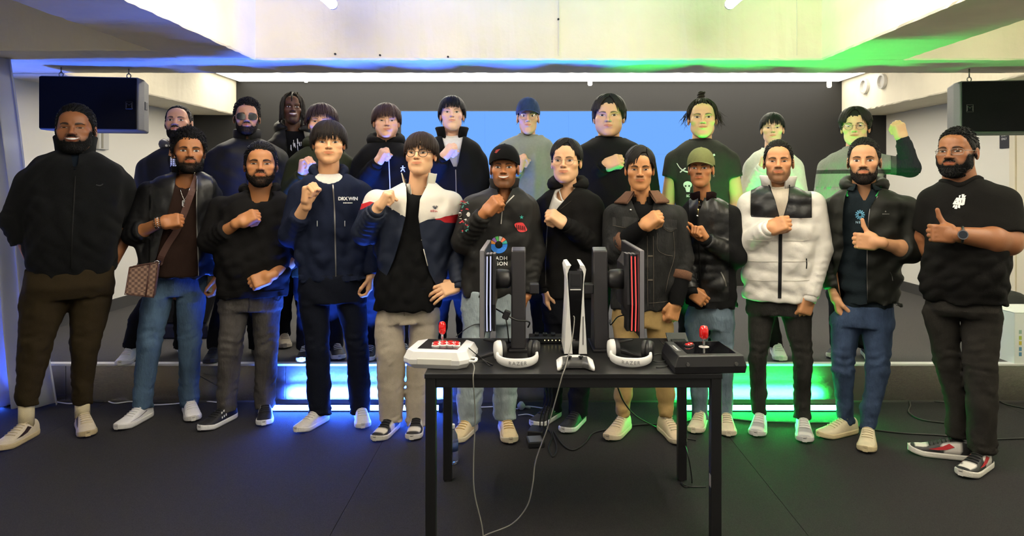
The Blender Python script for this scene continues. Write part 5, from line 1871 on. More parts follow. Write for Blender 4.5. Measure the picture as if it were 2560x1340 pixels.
        for t in th:
            pr = prof(t if t <= math.pi else 2 * math.pi - t)
            k = len(pr)
            z0 = np.interp(t, full, zz) + lift
            for dr, q in pr:
                v.append((c[0] + (rx + dr) * math.sin(t), c[1] - (ry + dr) * math.cos(t), z0 + q))
        f = [list(q) for q in grid_faces(steps, k, True)]
        if gap > 0:
            f.append(list(range(k))); f.append([(steps - 1) * k + i for i in range(k)][::-1])
        return s.part(name, v, f, m, parent or (s.layers[-1] if s.layers else None), smooth=True)
    def hood(s, m, size=1.0, gap=.05, rx=.078, ry=.082, lift=.004, **k):
        def prof(t):
            u = t / math.pi
            r = (.018 + .034 * u ** 1.3) * size
            q_ = min(1.0, max(0.0, (t - gap) / .55)); r *= .42 + .58 * q_ * q_ * (3 - 2 * q_)
            return [(r * .95 * math.cos(q) + .006 * u, r * (.9 + .35 * u) * math.sin(q) + .030 * u) for q in [2 * math.pi * i / 10 for i in range(10)]]
        return s.neck_ring('hood', m, prof, rx, ry, lift, gap=gap, **k)
    def stand(s, m, hgt=.055, th=.005, flare=.010, gap=.18, rx=.070, ry=.074, lift=0.0, name='collar', **k):
        def prof(t):
            return [(0, -.02), (flare * .5, hgt * .5), (flare, hgt), (flare + th * .5, hgt + th * .6), (flare + th, hgt), (th + flare * .6, hgt * .5), (th + .004, -.02)]
        return s.neck_ring(name, m, prof, rx, ry, lift, gap=gap, **k)
    def fold(s, m, hgt=.035, wide=.05, th=.009, gap=.30, rx=.072, ry=.076, lift=0.0, name='collar', **k):
        """collar turned down outwards"""
        def prof(t):
            w = wide * (1.25 - .35 * t / math.pi)
            return [(0, -.015), (.002, hgt * .7), (.008, hgt), (.018, hgt), (w * .55, hgt * .55 - .006), (w, -.012), (w * .98, -.012 - th), (w * .5, hgt * .5 - .008 - th), (.014, hgt - .004 - th), (.010, -.015)]
        return s.neck_ring(name, m, prof, rx, ry, lift, gap=gap, **k)
    def crew(s, m, r=.006, rx=None, ry=None, **k):
        rx = ry = s.nr * 1.06 + .016
        def prof(t): return [(r * math.cos(q), r * 1.6 * math.sin(q)) for q in [2 * math.pi * i / 8 for i in range(8)]]
        return s.neck_ring('neckband', m, prof, rx, ry, 0, gap=0, **k)

    def trousers(s, m, rows, legs, kb=.58, amp=.003, h=.011, name='trousers', knee=.004, hemfold=.005, n=2.3, crease=.007, belly=0.0, armk=.012, zones=None, mats=None):
        """legs: two lists of (u, v, dy, r_px) from hip to hem"""
        lt = Loft(s.rows(rows, kb, belly=belly), n)
        LG = []
        s.legpts = []
        for lg in legs:
            pts = [s.L(p[0], p[1], p[2]) for p in lg]; rr = [p[3] * s.k * .88 for p in lg]
            LG.append((pts, rr)); s.legpts.append(pts)
        wv = waves(s.seed + 11, 9, .07, .18, (1, 1, .8))
        wr = waves(s.seed + 12, 7, .055, .11, (.5, .5, 1.3))
        hemz = min(p[-1][2] for p, _ in LG); knz = np.mean([p[1][2] for p, _ in LG]); hipz = np.mean([p[0][2] for p, _ in LG])
        def f(P):
            d = lt.d(P)
            z = P[:, 2]
            w = np.exp(-((z - hemz) / .13) ** 2) + .7 * np.exp(-((z - knz) / .09) ** 2) + .5 * np.exp(-((z - hipz) / .07) ** 2)
            for pts, rr in LG:
                e = None
                for i in range(len(pts) - 1):
                    last = i == len(pts) - 2
                    g = cone(P, pts[i], pts[i + 1] - (np.array([0, 0, .05]) if last else 0), rr[i], rr[i + 1], (hemfold, .034, .9, .3, i) if last else (knee, .05, .85, .35, i * 2))
                    e = g if e is None else smin(e, g, .012)
                e = np.maximum(e, pts[-1][2] - P[:, 2])
                d = smin(d, e, armk)
            return d + amp * wv(P) + crease * (.55 - np.abs(wr(P))) * w
        allp = np.concatenate([np.array(q[0]) for q in LG] + [np.array([[lt.xc.min() - lt.a.max(), -lt.b.max(), lt.z[-1]], [lt.xc.max() + lt.a.max(), lt.b.max(), lt.z[0]]])])
        mr = max(max(q[1]) for q in LG)
        lo = allp.min(0) - np.array([mr * .6, mr, .02]) - .02; hi = allp.max(0) + np.array([mr * .6, mr, .0]) + .03
        V, Q = snet(f, lo, hi, h)
        V = relax(V, Q, 1, .35)
        o = s.part(name, V, Q, m, smooth=True)
        s.tr_bvh = BVHTree.FromPolygons(V.tolist(), Q.tolist())
        s.tr = o
        return o

    def shoes(s, spec, upper='#dddad2', sole='#e9e6df', lace='#e9e6df', scale=1.0, paint=None, extra=None, kind='sneaker', names=None):
        """spec: [(u, v_or_dy_of_heel..)]: ankle pixel u, heel depth dy, yaw degrees"""
        sp = shoe_parts()
        out = []
        for k, (u, dy, yaw) in enumerate(spec):
            # ankle stands over the back third of the shoe
            foot = s.legpts[k][-1]
            x = s.L(u, 0, dy)[0] if u is not None else foot[0]
            R = Matrix.Translation((x, foot[1] + dy, 0)) @ Matrix.Rotation(math.radians(yaw), 4, 'Z') @ Matrix.Translation((0, .075 * scale, 0)) @ Matrix.Scale(scale, 4)
            v = [R @ Vector(p) for p in sp['upper'][0]]
            if paint:
                cols = np.array([srgb(paint(t, a)) for t, a in sp['uv']])
                o = s.part('shoe', v, sp['upper'][1], mat('shoe_paint', attr='Col', rough=.5, bump=.1, bscale=200), smooth=True, cols=cols)
            else:
                o = s.part('shoe', v, sp['upper'][1], mat('shoe_' + upper.strip('#'), upper, rough=.55, bump=.15, bscale=160, vary=.06, vscale=40), smooth=True)
            s.part('sole', [R @ Vector(p) for p in sp['sole'][0]], sp['sole'][1], mat('sole_' + sole.strip('#'), sole, rough=.6, bump=.2, bscale=120), o, smooth=False, bevel=.002)
            at = sp['at']
            b = MB()
            for i in range(6):
                t = .36 + i * .062
                b.tube([at(t, .34, .002), at(t + .006, .42, .003), at(t + .008, .5, .0045), at(t + .006, .58, .003), at(t, .66, .002)], .0026, 6)
            b.tube([at(.36, .47, .004), at(.33, .40, .008), at(.345, .33, .008), at(.375, .42, .006)], .0022, 5)
            b.tube([at(.36, .53, .004), at(.33, .60, .008), at(.345, .67, .008), at(.375, .58, .006)], .0022, 5)
            s.part('laces', [R @ Vector(p) for p in b.v], b.f, mat('lace_' + lace.strip('#'), lace, rough=.8), o, smooth=True)
            b = MB()
            pv = [at(t, a, .003) for t in (.16, .22, .28, .34) for a in (.36, .43, .5, .57, .64)]
            b.add([(p[0], p[1], p[2] + .010 * (1 - i // 5 / 3.0)) for i, p in enumerate(pv)], grid_faces(4, 5))
            s.part('tongue', [R @ Vector(p) for p in b.v], b.f, mat('lace_' + lace.strip('#')), o, smooth=True)
            if extra:
                for nm, colr, polys in extra:
                    b = MB()
                    for sd in (0, 1):
                        for poly in polys:
                            pts = [at(t, a if sd == 0 else 1 - a, .0022) for t, a in poly]
                            b.add(pts, [list(range(len(pts)))])
                    s.part(nm, [R @ Vector(p) for p in b.v], b.f, mat('shoemark_' + colr.strip('#'), colr, rough=.5), o)
            out.append(o)
        return out

    # -------------------------------------------------------------- trim laid on a garment
    def strip(s, name, pts, wpx, m, parent=None, off=.003, per=6, bvh=None, taper=None):
        P = smooth_path([(u, v, 0) for u, v in pts], per)
        n = len(P)
        v = []
        for i, p in enumerate(P):
            d = P[min(i + 1, n - 1)] - P[max(i - 1, 0)]
            nx, ny = -d.y, d.x
            q = math.hypot(nx, ny) + 1e-9
            ww = wpx / 2 * (taper(i / (n - 1)) if taper else 1)
            for k in (-1, 0, 1):
                v.append(s.surf(p.x + nx / q * ww * k, p.y + ny / q * ww * k, bvh, off + (.001 if k == 0 else 0)))
        return s.part(name, v, grid_faces(n, 3), m, parent or (s.layers[-1] if s.layers else None), smooth=True)
    def cord(s, name, pts, r, m, parent=None, off=.004, per=6, bvh=None):
        P = smooth_path([(u, v, 0) for u, v in pts], per)
        b = MB(); b.tube([s.surf(p.x, p.y, bvh, off) for p in P], r, 6)
        return s.part(name, b.v, b.f, m, parent or (s.layers[-1] if s.layers else None), smooth=True)
    def text(s, body, u, v, hpx, m, parent=None, bold=.0, off=.0035, rot=0.0, spacing=1.0, name='lettering', bvh=None, shear=0.0):
        tv, tf = text_mesh(body, hpx * 1.38, bold * hpx, spacing=spacing)
        c, q = math.cos(math.radians(rot)), math.sin(math.radians(rot))
        out = [s.surf(u + x * c - z * q + shear * z, v - (x * q + z * c), bvh, off) for x, y, z in tv]
        return s.part(name, out, tf, m, parent or (s.layers[-1] if s.layers else None))
    def polys(s, name, polys, m, parent=None, off=.0035, bvh=None):
        b = MB()
        for poly in polys:
            b.add([s.surf(u, v, bvh, off) for u, v in poly], [list(range(len(poly)))])
        return s.part(name, b.v, b.f, m, parent or (s.layers[-1] if s.layers else None))

# ------------------------------------------------------------------ the people
ZIP = mat('zip_metal', (.30, .29, .27), rough=.4, metal=1)
INK = mat('print_white', (.8, .8, .78), rough=.7)
SILVER = mat('silver', (.75, .74, .70), rough=.22, metal=1)
GOLD = mat('gold', (.75, .52, .22), rough=.25, metal=1)
def ink(hexc): return mat('ink_' + hexc.strip('#'), hexc, rough=.7)
SWOOSH = [(.30, .16), (.42, .10), (.56, .10), (.70, .16), (.60, .17), (.48, .20), (.38, .26)]

# ---- front row, from the curtain side to the door side
def p_fleece():
    p = Person('broad smiling man in a black fleece zip top and olive trousers, hands in pockets', 178, 4.08, skin='#8d5a38')
    p.head(189, 258, 382, w=1.05, yaw=-10, pitch=2, jaw=1.08, fat=.4, nose=1.12, smile=1, teeth=True, eye='closed', hair=('quiff', dict(len=.030, lift=.35, back=.9, sweep=.3)), vol=(.008, .012, .020), hc='#0b0a09', beard=('full', .92, .008), brow=1.2)
    T = [(374, 152, 226), (388, 105, 268), (415, 64, 305), (462, 48, 322), (540, 58, 306), (600, 60, 296), (655, 58, 290), (682, 74, 284)]
    p.body(T, {'R': dict(p=[(78, 462, .0), (42, 550, .02), (82, 652, .0)], r=(.100, .092, .062), end=.55, bare=(.05, .05, .036)),
               'L': dict(p=[(300, 465, .0), (328, 556, .05), (280, 655, .02)], r=(.095, .080, .062), end=.18, bare=(.05, .052, .038))}, neck=(189, 404), nr=.072)
    m = cloth('#101112', 'fleece')
    p.layer('inner_top', cloth('#141c26'), T, grow=-.02, arms=False, h=.012, kb=.62)
    p.layer('fleece_jacket', m, T, kb=.60, belly=.06, amp=.006, sleeve_amp=.0045, opening=[(372, 176, 200), (400, 180, 196), (438, 186, 189)])
    p.stand(m, hgt=.085, flare=.018, gap=.34, rx=.088, ry=.09, drop=.055, dz=.02, th=.008)
    p.strip('zipper', [(188, 440), (184, 520), (180, 600), (178, 672)], 3.5, cloth('#060606', 'nylon'))
    p.strip('chest_mark', [(240, 462), (250, 464), (258, 460)], 3, cloth('#1c1d1e', 'nylon'))
    p.trousers(cloth('#2c2416', 'knit'), [(668, 62, 286), (712, 54, 288), (742, 58, 284)],
               [[(112, 755, 0, 58), (88, 862, -.02, 40), (68, 985, -.02, 28), (66, 1012, -.02, 22)], [(228, 755, 0, 54), (213, 858, -.02, 37), (205, 985, .0, 25), (206, 1010, .0, 21)]], name='joggers', belly=.03)
    p.shoes([(None, 0, -36), (None, 0, 6)], upper='#c8bca6', sole='#b5a482', lace='#c9b99c', scale=1.06, extra=[('swoosh', '#2a1a18', [SWOOSH])])
    for k, lp in enumerate(p.legpts):
        b = MB(); q = lp[-1]; b.tube([(q[0], q[1], q[2] + .03), (q[0], q[1], .07)], .040, 14); p.part('sock', b.v, b.f, cloth('#c9bd9c'), smooth=True)
    p.finish_body()
p_fleece()

def p_leather():
    p = Person('man in an open black leather jacket over a brown T-shirt with a pendant chain', 452, 4.36, skin='#a86e43')
    p.head(472, 318, 431, w=1.04, yaw=3, pitch=2, jaw=.98, nose=1.05, eye='round', hair=('curly', dict(len=.034, lift=.9, back=.2, sweep=.0, curl=.55, thick=1.15)), vol=(.018, .016, .030), hc='#0d0b0a', beard=('full', .85, .006), brow=1.15, smile=.3)
    T = [(428, 436, 506), (442, 390, 532), (464, 356, 548), (520, 352, 550), (590, 352, 546), (640, 344, 544), (690, 332, 536)]
    p.body(T, {'R': dict(p=[(372, 485, .0), (334, 588, -.03), (402, 556, -.21)], r=(.078, .072, .055), end=.40, hand='fist', back=(.1, -.85, .5), bare=(.045, .045, .030), dir=(1, -.12, .16), hsize=1.05),
               'L': dict(p=[(528, 490, .0), (552, 590, .02), (545, 688, -.02)], r=(.078, .068, .050), hand='relaxed', back=(1, -.3, 0))}, neck=(468, 446), nr=.058)
    tee = cloth('#2e201b')
    TT = [(428, 436, 506), (442, 392, 530), (470, 366, 540), (560, 368, 528), (640, 372, 520), (690, 378, 512)]
    p.layer('tshirt', tee, TT, grow=-.010, arms=False, kb=.66, neckdrop=.03, amp=.006)
    p.crew(tee, drop=.06, r=.005)
    for (nm, pts) in (('chain', [(438, 432), (447, 462), (456, 490), (461, 500)]), ('chain', [(488, 428), (478, 460), (468, 488), (461, 500)])):
        p.cord(nm, pts, .0020, SILVER, off=.006)
    p.polys('pendant', [[(456, 501), (466, 501), (467, 504), (467, 514), (464, 517), (458, 517), (455, 514), (455, 504)]], SILVER, off=.008)
    p.text('H', 461, 509, 7, ink('#2b2a28'), off=.0095)
    ch = p.bvh
    p.strap_pts = [p.surf(u, v, ch, .008) for (u, v) in ((497, 432), (480, 478), (462, 528), (444, 572), (420, 610), (404, 640), (398, 658))]
    lea = cloth('#121213', 'leather')
    xl, xr = p.L(374, 520, -.1)[0], p.L(532, 520, -.1)[0]
    p.layer('leather_jacket', None, T, zones=[(lambda V: np.minimum(V[:, 0] - xl, xr - V[:, 0]) * -1, 1)], mats=[cloth('#101011', 'nylon'), lea], kb=.66, amp=.007, sleeve_amp=.0045, wl=(.06, .16), an=(1.4, 1, .35),
            opening=[(424, 444, 494), (435, 441, 491), (478, 434, 490), (532, 419, 490), (582, 406, 491), (643, 391, 493), (694, 366, 496)])
    p.stand(cloth('#141415'), hgt=.034, flare=.010, gap=.62, rx=.078, drop=.06, dz=.018, th=.006)
    p.strip('zipper', [(492, 448), (492, 540), (494, 620), (496, 690)], 3, ZIP)
    p.strip('hem_band', [(334, 686), (350, 689), (364, 690)], 7, cloth('#0f0f10'))
    # beaded bracelets and rings
    wr, X, D, N = p.arms['R']['hm']
    for k, off in enumerate((-.030, -.014, .000)):
        b = MB()
        for q in range(16):
            t = 2 * math.pi * q / 16
            c = wr + D * off + (X * math.cos(t) + N * math.sin(t)) * .0315
            b.lathe([(.0005, -.0045), (.0045, -.002), (.0045, .002), (.0005, .0045)], c, n=7)
        p.part('bracelet', b.v, b.f, [mat('bead_black', (.02, .02, .02), rough=.25), SILVER, mat('bead_black')][k], smooth=True)
    for (xx, yy, zz) in ((.010, .098, -.022), (.029, .090, -.020)):
        c = wr + X * xx + D * yy + N * zz
        b = MB(); b.tube([Vector(c + (X * math.cos(t) + D * .6 * math.sin(t) + N * .8 * math.sin(t)) * .0112) for t in [2 * math.pi * q / 14 for q in range(15)]], .0016, 6)
        p.part('ring', b.v, b.f, GOLD, smooth=True)
    p.trousers(cloth('#41556a', 'denim'), [(668, 386, 512), (700, 372, 516), (738, 360, 516)], kb=.45, legs=
               [[(392, 752, 0, 38), (374, 857, -.02, 31), (358, 985, .0, 26), (356, 1020, .0, 25)], [(478, 752, 0, 38), (475, 857, -.02, 30), (472, 985, .0, 26), (472, 1016, .0, 25)]], name='jeans', hemfold=.006, knee=.005)
    p.shoes([(None, 0, -36), (None, 0, 6)], upper='#e2e0de', sole='#cfcdca', lace='#e6e4e2', scale=1.03, extra=[('side_line', '#3a3a3c', [[(.30, .12), (.55, .09), (.80, .12), (.80, .135), (.55, .105), (.30, .14)]])])
    p.finish_body()
    # the checked shoulder bag on its strap
    rm = Matrix.Translation(p.root.location) @ Matrix.Rotation(p.phi, 4, 'Z')
    q = p.L(352, 742, -.20)
    e = empty('shoulder_bag', rm @ Vector((q[0], q[1], q[2])), p.phi)
    tag(e, 'brown checked shoulder bag on a strap, worn by the man in the leather jacket', 'bag')
    cm = bpy.data.materials.new('checked_canvas'); cm.use_nodes = True
    nt = cm.node_tree; ck = nt.nodes.new('ShaderNodeTexChecker'); tc = nt.nodes.new('ShaderNodeTexCoord')
    ck.inputs['Scale'].default_value = 64; ck.inputs['Color1'].default_value = (.075, .034, .022, 1); ck.inputs['Color2'].default_value = (.20, .115, .075, 1)
    nt.links.new(tc.outputs['Object'], ck.inputs['Vector']); nt.links.new(ck.outputs['Color'], nt.nodes['Principled BSDF'].inputs['Base Color']); nt.nodes['Principled BSDF'].inputs['Roughness'].default_value = .5
    trim = mat('bag_trim', (.07, .025, .018), rough=.45)
    def loc(u, v, dy): return Vector(p.L(u, v, dy)) - Vector(q)
    fr = [loc(*c) for c in ((324, 668, -.215), (396, 655, -.215), (384, 744, -.235), (312, 736, -.235))]
    bk = [c + Vector((.01, .075, 0)) for c in fr]
    obj('pouch', fr + bk, [(0, 3, 2, 1), (4, 5, 6, 7), (0, 1, 5, 4), (1, 2, 6, 5), (2, 3, 7, 6), (3, 0, 4, 7)], cm, e, local=True, bevel=.008)
    b = MB(); b.tube([fr[0] + Vector((0, -.003, 0)), fr[1] + Vector((0, -.003, 0)), fr[2] + Vector((0, -.003, 0)), fr[3] + Vector((0, -.003, 0)), fr[0] + Vector((0, -.003, 0))], .0035, 6); obj('piping', b.v, b.f, trim, e, local=True, smooth=True)
    b = MB(); b.tube([fr[0].lerp(fr[1], .72) + Vector((0, -.004, 0)), fr[3].lerp(fr[2], .72) + Vector((0, -.004, 0))], .004, 6); obj('side_seam', b.v, b.f, trim, e, local=True, smooth=True)
    top = fr[1] + Vector((-.01, .03, .0))
    path = [Vector(c) - Vector(q) for c in p.strap_pts] + [top]
    path = smooth_path(path, 5)
    v = []
    for i, c in enumerate(path):
        d = (path[min(i + 1, len(path) - 1)] - path[max(i - 1, 0)]).normalized()
        w = d.cross(Vector((0, 1, 0))).normalized() * .019
        for sgn, yy in ((-1, -.002), (1, -.002), (1, .002), (-1, .002)):
            v.append(c + w * sgn + Vector((0, yy, 0)))
    obj('strap', v, grid_faces(len(path), 4, True), mat('strap_brown', (.085, .036, .026), rough=.7), e, local=True)
    b = MB(); b.tube([top + Vector((.014 * math.cos(t), -.006, .014 * math.sin(t) - .008)) for t in [2 * math.pi * k / 12 for k in range(13)]], .003, 6); obj('clasp', b.v, b.f, SILVER, e, local=True, smooth=True)
p_leather()

def p_hoodie():
    p = Person('bearded man in a plain black hoodie and grey jeans, one fist on his chest', 632, 4.30, skin='#b47a4d')
    p.head(652, 352, 466, w=1.06, yaw=-2, pitch=4, jaw=1.08, fat=.25, nose=1.05, eye='squint', hair=('quiff', dict(len=.034, lift=.45, back=.8, sweep=.35)), vol=(.008, .012, .024), hc='#0c0a09', beard=('full', .85, .005), brow=1.25)
    T = [(478, 604, 698), (490, 565, 722), (512, 536, 735), (570, 532, 732), (640, 536, 728), (700, 538, 724), (738, 542, 716)]
    p.body(T, {'R': dict(p=[(552, 520, .0), (526, 602, -.04), (596, 556, -.21)], r=(.085, .082, .058), end=.62, hand='fist', back=(-.25, -.75, .6), bare=(.05, .05, .028), dir=(.9, -.1, .45), hsize=1.08),
               'L': dict(p=[(712, 520, .0), (738, 640, .0), (676, 690, -.20)], r=(.080, .070, .058), end=.30, hand='fist', back=(.35, -.8, .5), bare=(.05, .048, .028), dir=(-.9, -.1, -.30), hsize=1.08)}, neck=(650, 488), nr=.068)
    m = cloth('#151414')
    p.layer('hoodie', m, T, kb=.66, belly=.05, amp=.006, neckdrop=.04)
    p.hood(m, drop=.125, size=1.0, dz=.055, rx=.094, gap=.12)
    p.strip('hem_band', [(545, 732), (580, 735), (630, 737), (680, 735), (712, 731)], 14, m)
    p.trousers(cloth('#454240', 'denim'), [(720, 552, 708), (755, 545, 708), (775, 545, 706)], legs=
               [[(588, 762, 0, 40), (576, 873, -.02, 32), (568, 985, .0, 27), (566, 1024, .0, 25)], [(664, 762, 0, 40), (667, 873, -.02, 32), (662, 985, .0, 28), (661, 1020, .0, 27)]], name='jeans', hemfold=.007, knee=.006)
    p.strip('fly', [(622, 745), (623, 765), (620, 785)], 3, cloth('#2c2a28', 'denim'), p.tr, bvh=p.tr_bvh)
    p.strip('pocket_edge', [(552, 742), (560, 752), (572, 748)], 2, cloth('#2c2a28', 'denim'), p.tr, bvh=p.tr_bvh)
    p.strip('pocket_edge', [(704, 742), (696, 752), (684, 748)], 2, cloth('#2c2a28', 'denim'), p.tr, bvh=p.tr_bvh)
    p.shoes([(None, 0, -40), (None, 0, -2)], upper='#17171a', sole='#dedede', lace='#17171a', scale=1.03,
            extra=[('stripe', '#d8d8d8', [[(.42 + k * .06, .10), (.45 + k * .06, .10), (.40 + k * .06, .34), (.37 + k * .06, .34)] for k in range(3)])])
    p.finish_body()
p_hoodie()

def p_navy():
    p = Person('young man in a navy zip hoodie lettered DRX WIN, raising a fist', 822, 4.22, skin='#e3ad7f')
    p.head(822, 300, 408, w=1.10, yaw=0, jaw=1.05, fat=.25, nose=.95, eye='asian', hair=('fringe', dict(front=.026, side=-.018, flare=.004)), vol=(.015, .022, .022), hc='#1a1310', brow=.6)
    T = [(432, 785, 862), (444, 752, 893), (466, 735, 918), (520, 735, 917), (580, 738, 918), (640, 738, 918), (698, 744, 916)]
    p.body(T, {'R': dict(p=[(750, 486, .0), (726, 588, -.03), (766, 508, -.18)], r=(.080, .078, .056), end=.62, hand='fist', back=(-.85, .5, 0), dir=(.08, -.2, 1), bare=(.04, .046, .030), hsize=1.08),
               'L': dict(p=[(904, 484, .0), (922, 600, .02), (928, 688, -.06)], r=(.078, .066, .048), hand='relaxed', back=(1, -.2, 0), dir=(-.1, -.1, -1))}, neck=(822, 436), nr=.060)
    navy = cloth('#1a2033')
    p.layer('undershirt', cloth('#d8d2c8'), T, grow=-.014, arms=False, h=.012)
    p.layer('hoodie', navy, T, kb=.60, amp=.006, sleeve_amp=.004, neckdrop=.02, cuffmat=None)
    p.hood(navy, drop=.085, size=.95, dz=.055, rx=.090)
    p.strip('zipper', [(831, 450), (836, 520), (838, 600), (840, 697)], 3.2, ZIP)
    p.text('DRX WIN', 870, 497, 8.4, INK, bold=.06, spacing=.95)
    p.polys('print_line', [[(858 + k * 4, 506), (861 + k * 4, 506), (861 + k * 4, 508.5), (858 + k * 4, 508.5)] for k in range(6)], INK)
    for u in (793, 862): p.cord('drawstring', [(u, 552), (u, 566)], .0022, INK)
    p.strip('hem_band', [(746, 692), (790, 696), (840, 698), (880, 696), (914, 690)], 12, navy)
    p.trousers(cloth('#12151f'), [(680, 750, 912), (725, 744, 918), (755, 748, 918)], legs=
               [[(786, 752, 0, 42), (794, 873, -.02, 32), (797, 960, .0, 33), (798, 1034, .0, 30)], [(878, 752, 0, 42), (894, 873, -.02, 31), (898, 960, .0, 31), (900, 1032, .0, 27)]], hemfold=.006)
    p.shoes([(None, 0, -38), (None, 0, 2)], upper='#cfcac6', sole='#d8d5d0')
    p.finish_body()
p_navy()

def p_tricolour():
    p = Person('man in round glasses and a white, red and navy track jacket over a black T-shirt', 1045, 4.10, skin='#e6b48a')
    p.head(1052, 329, 437, w=1.06, yaw=-14, pitch=5, jaw=.98, nose=.95, eye='asian', hair=('fringe', dict(front=.030, side=-.006, flare=.004, sweep=.15)), vol=(.014, .022, .022), hc='#2a1c15', brow=.7, glasses=('thick', '#2a201c'), smile=.6)
    T = [(458, 1005, 1090), (470, 978, 1108), (488, 945, 1135), (530, 930, 1146), (600, 936, 1138), (660, 940, 1124), (718, 944, 1112)]
    p.body(T, {'R': dict(p=[(942, 506, .0), (912, 580, -.04), (944, 520, -.20)], r=(.088, .085, .052), end=.86, hand='fist', back=(-.4, -.2, .9), bare=(.04, .044, .030), dir=(.5, -.15, .85), hsize=1.1),
               'L': dict(p=[(1126, 510, .0), (1140, 620, .02), (1146, 712, -.10)], r=(.088, .072, .048), hand='open', back=(.5, -.5, .6), dir=(-.8, -.25, -.22), hsize=1.1)}, neck=(1048, 465), nr=.060)
    bt = cloth('#131314')
    TT = [(458, 1005, 1090), (470, 985, 1105), (500, 955, 1130), (600, 944, 1118), (680, 934, 1112), (740, 929, 1110), (772, 929, 1106)]
    p.layer('tshirt', bt, TT, grow=-.010, arms=False, kb=.68, neckdrop=.02, amp=.006)
    p.crew(bt, drop=.05)
    ux = (880, 905, 925, 955, 969, 1014, 1047, 1068, 1100, 1111, 1150, 1170)
    xs_ = [p.L(u, 530, -.1)[0] for u in ux]
    zn = [p.L(1040, v, -.1)[2] for v in (531, 522, 512, 513, 514, 541, 557, 548, 549, 556, 560, 562)]
    zw = [p.L(1040, v, -.1)[2] for v in (512, 509, 503, 512, 514, 541, 557, 548, 545, 541, 536, 536)]
    navy, white, red = cloth('#1d2436', 'nylon'), cloth('#e4ddd0', 'nylon'), cloth('#b3232b', 'nylon')
    p.layer('track_jacket', None, T, kb=.66, amp=.005, sleeve_amp=.004, opening=[(450, 1014, 1074), (463, 1015, 1068), (498, 1017, 1050), (541, 1014, 1046), (595, 1001, 1053), (648, 985, 1064), (681, 971, 1073), (722, 948, 1093)],
            zones=[(lambda V: np.interp(V[:, 0], xs_, zn) - V[:, 2], 1), (lambda V: np.interp(V[:, 0], xs_, zw) - V[:, 2], 2)], mats=[navy, red, white], cuffmat=navy)
    # material 0 navy below, 1 red band, 2 white above
    p.stand(white, hgt=.060, flare=.022, gap=.55, rx=.080, drop=.05)
    p.cord('zipper', [(1014, 447), (1017, 498), (1014, 541), (1001, 595), (985, 648), (971, 681)], .0028, cloth('#20222a', 'nylon'))
    p.cord('zipper', [(1064, 466), (1051, 494), (1046, 541), (1054, 600), (1072, 676)], .0028, cloth('#e4ddd0', 'nylon'))
    p.polys('emblem', [[(1084, 514), (1086, 514), (1088, 519), (1090, 514), (1092, 514), (1089, 523), (1087, 523)], [(1081, 515), (1083, 515), (1086, 522), (1084, 521)], [(1093, 515), (1095, 515), (1092, 521), (1090, 522)]], ink('#20263a'))
    p.cord('script_print', [(1076, 530), (1078, 525), (1080, 530), (1083, 524), (1084, 530), (1087, 526), (1089, 530), (1091, 527), (1094, 530)], .0012, ink('#c84a52'), off=.002)
    p.trousers(cloth('#b8ad9c'), [(755, 950, 1092), (785, 938, 1102), (805, 938, 1102)], kb=.50, legs=
               [[(974, 808, 0.01, 42), (976, 880, -.01, 41), (978, 985, .0, 36), (978, 1052, .0, 31)], [(1060, 808, 0.01, 42), (1056, 890, -.01, 40), (1046, 990, .0, 36), (1042, 1062, .0, 30)]], name='sweatpants', hemfold=.008)
    p.cord('drawstring', [(1010, 776), (1011, 790)], .002, cloth('#8d8375'), p.tr, bvh=p.tr_bvh)
    p.shoes([(None, 0, -24), (None, 0, -8)], upper='#1c1c1e', sole='#d6d2c8', lace='#1c1c1e', paint=lambda t, a: '#d8d2c8' if (.70 < t < .88 and .22 < a < .78) or (.42 < t < .6 and (a < .3 or a > .7)) else '#1b1b1d')
    p.finish_body()
p_tricolour()

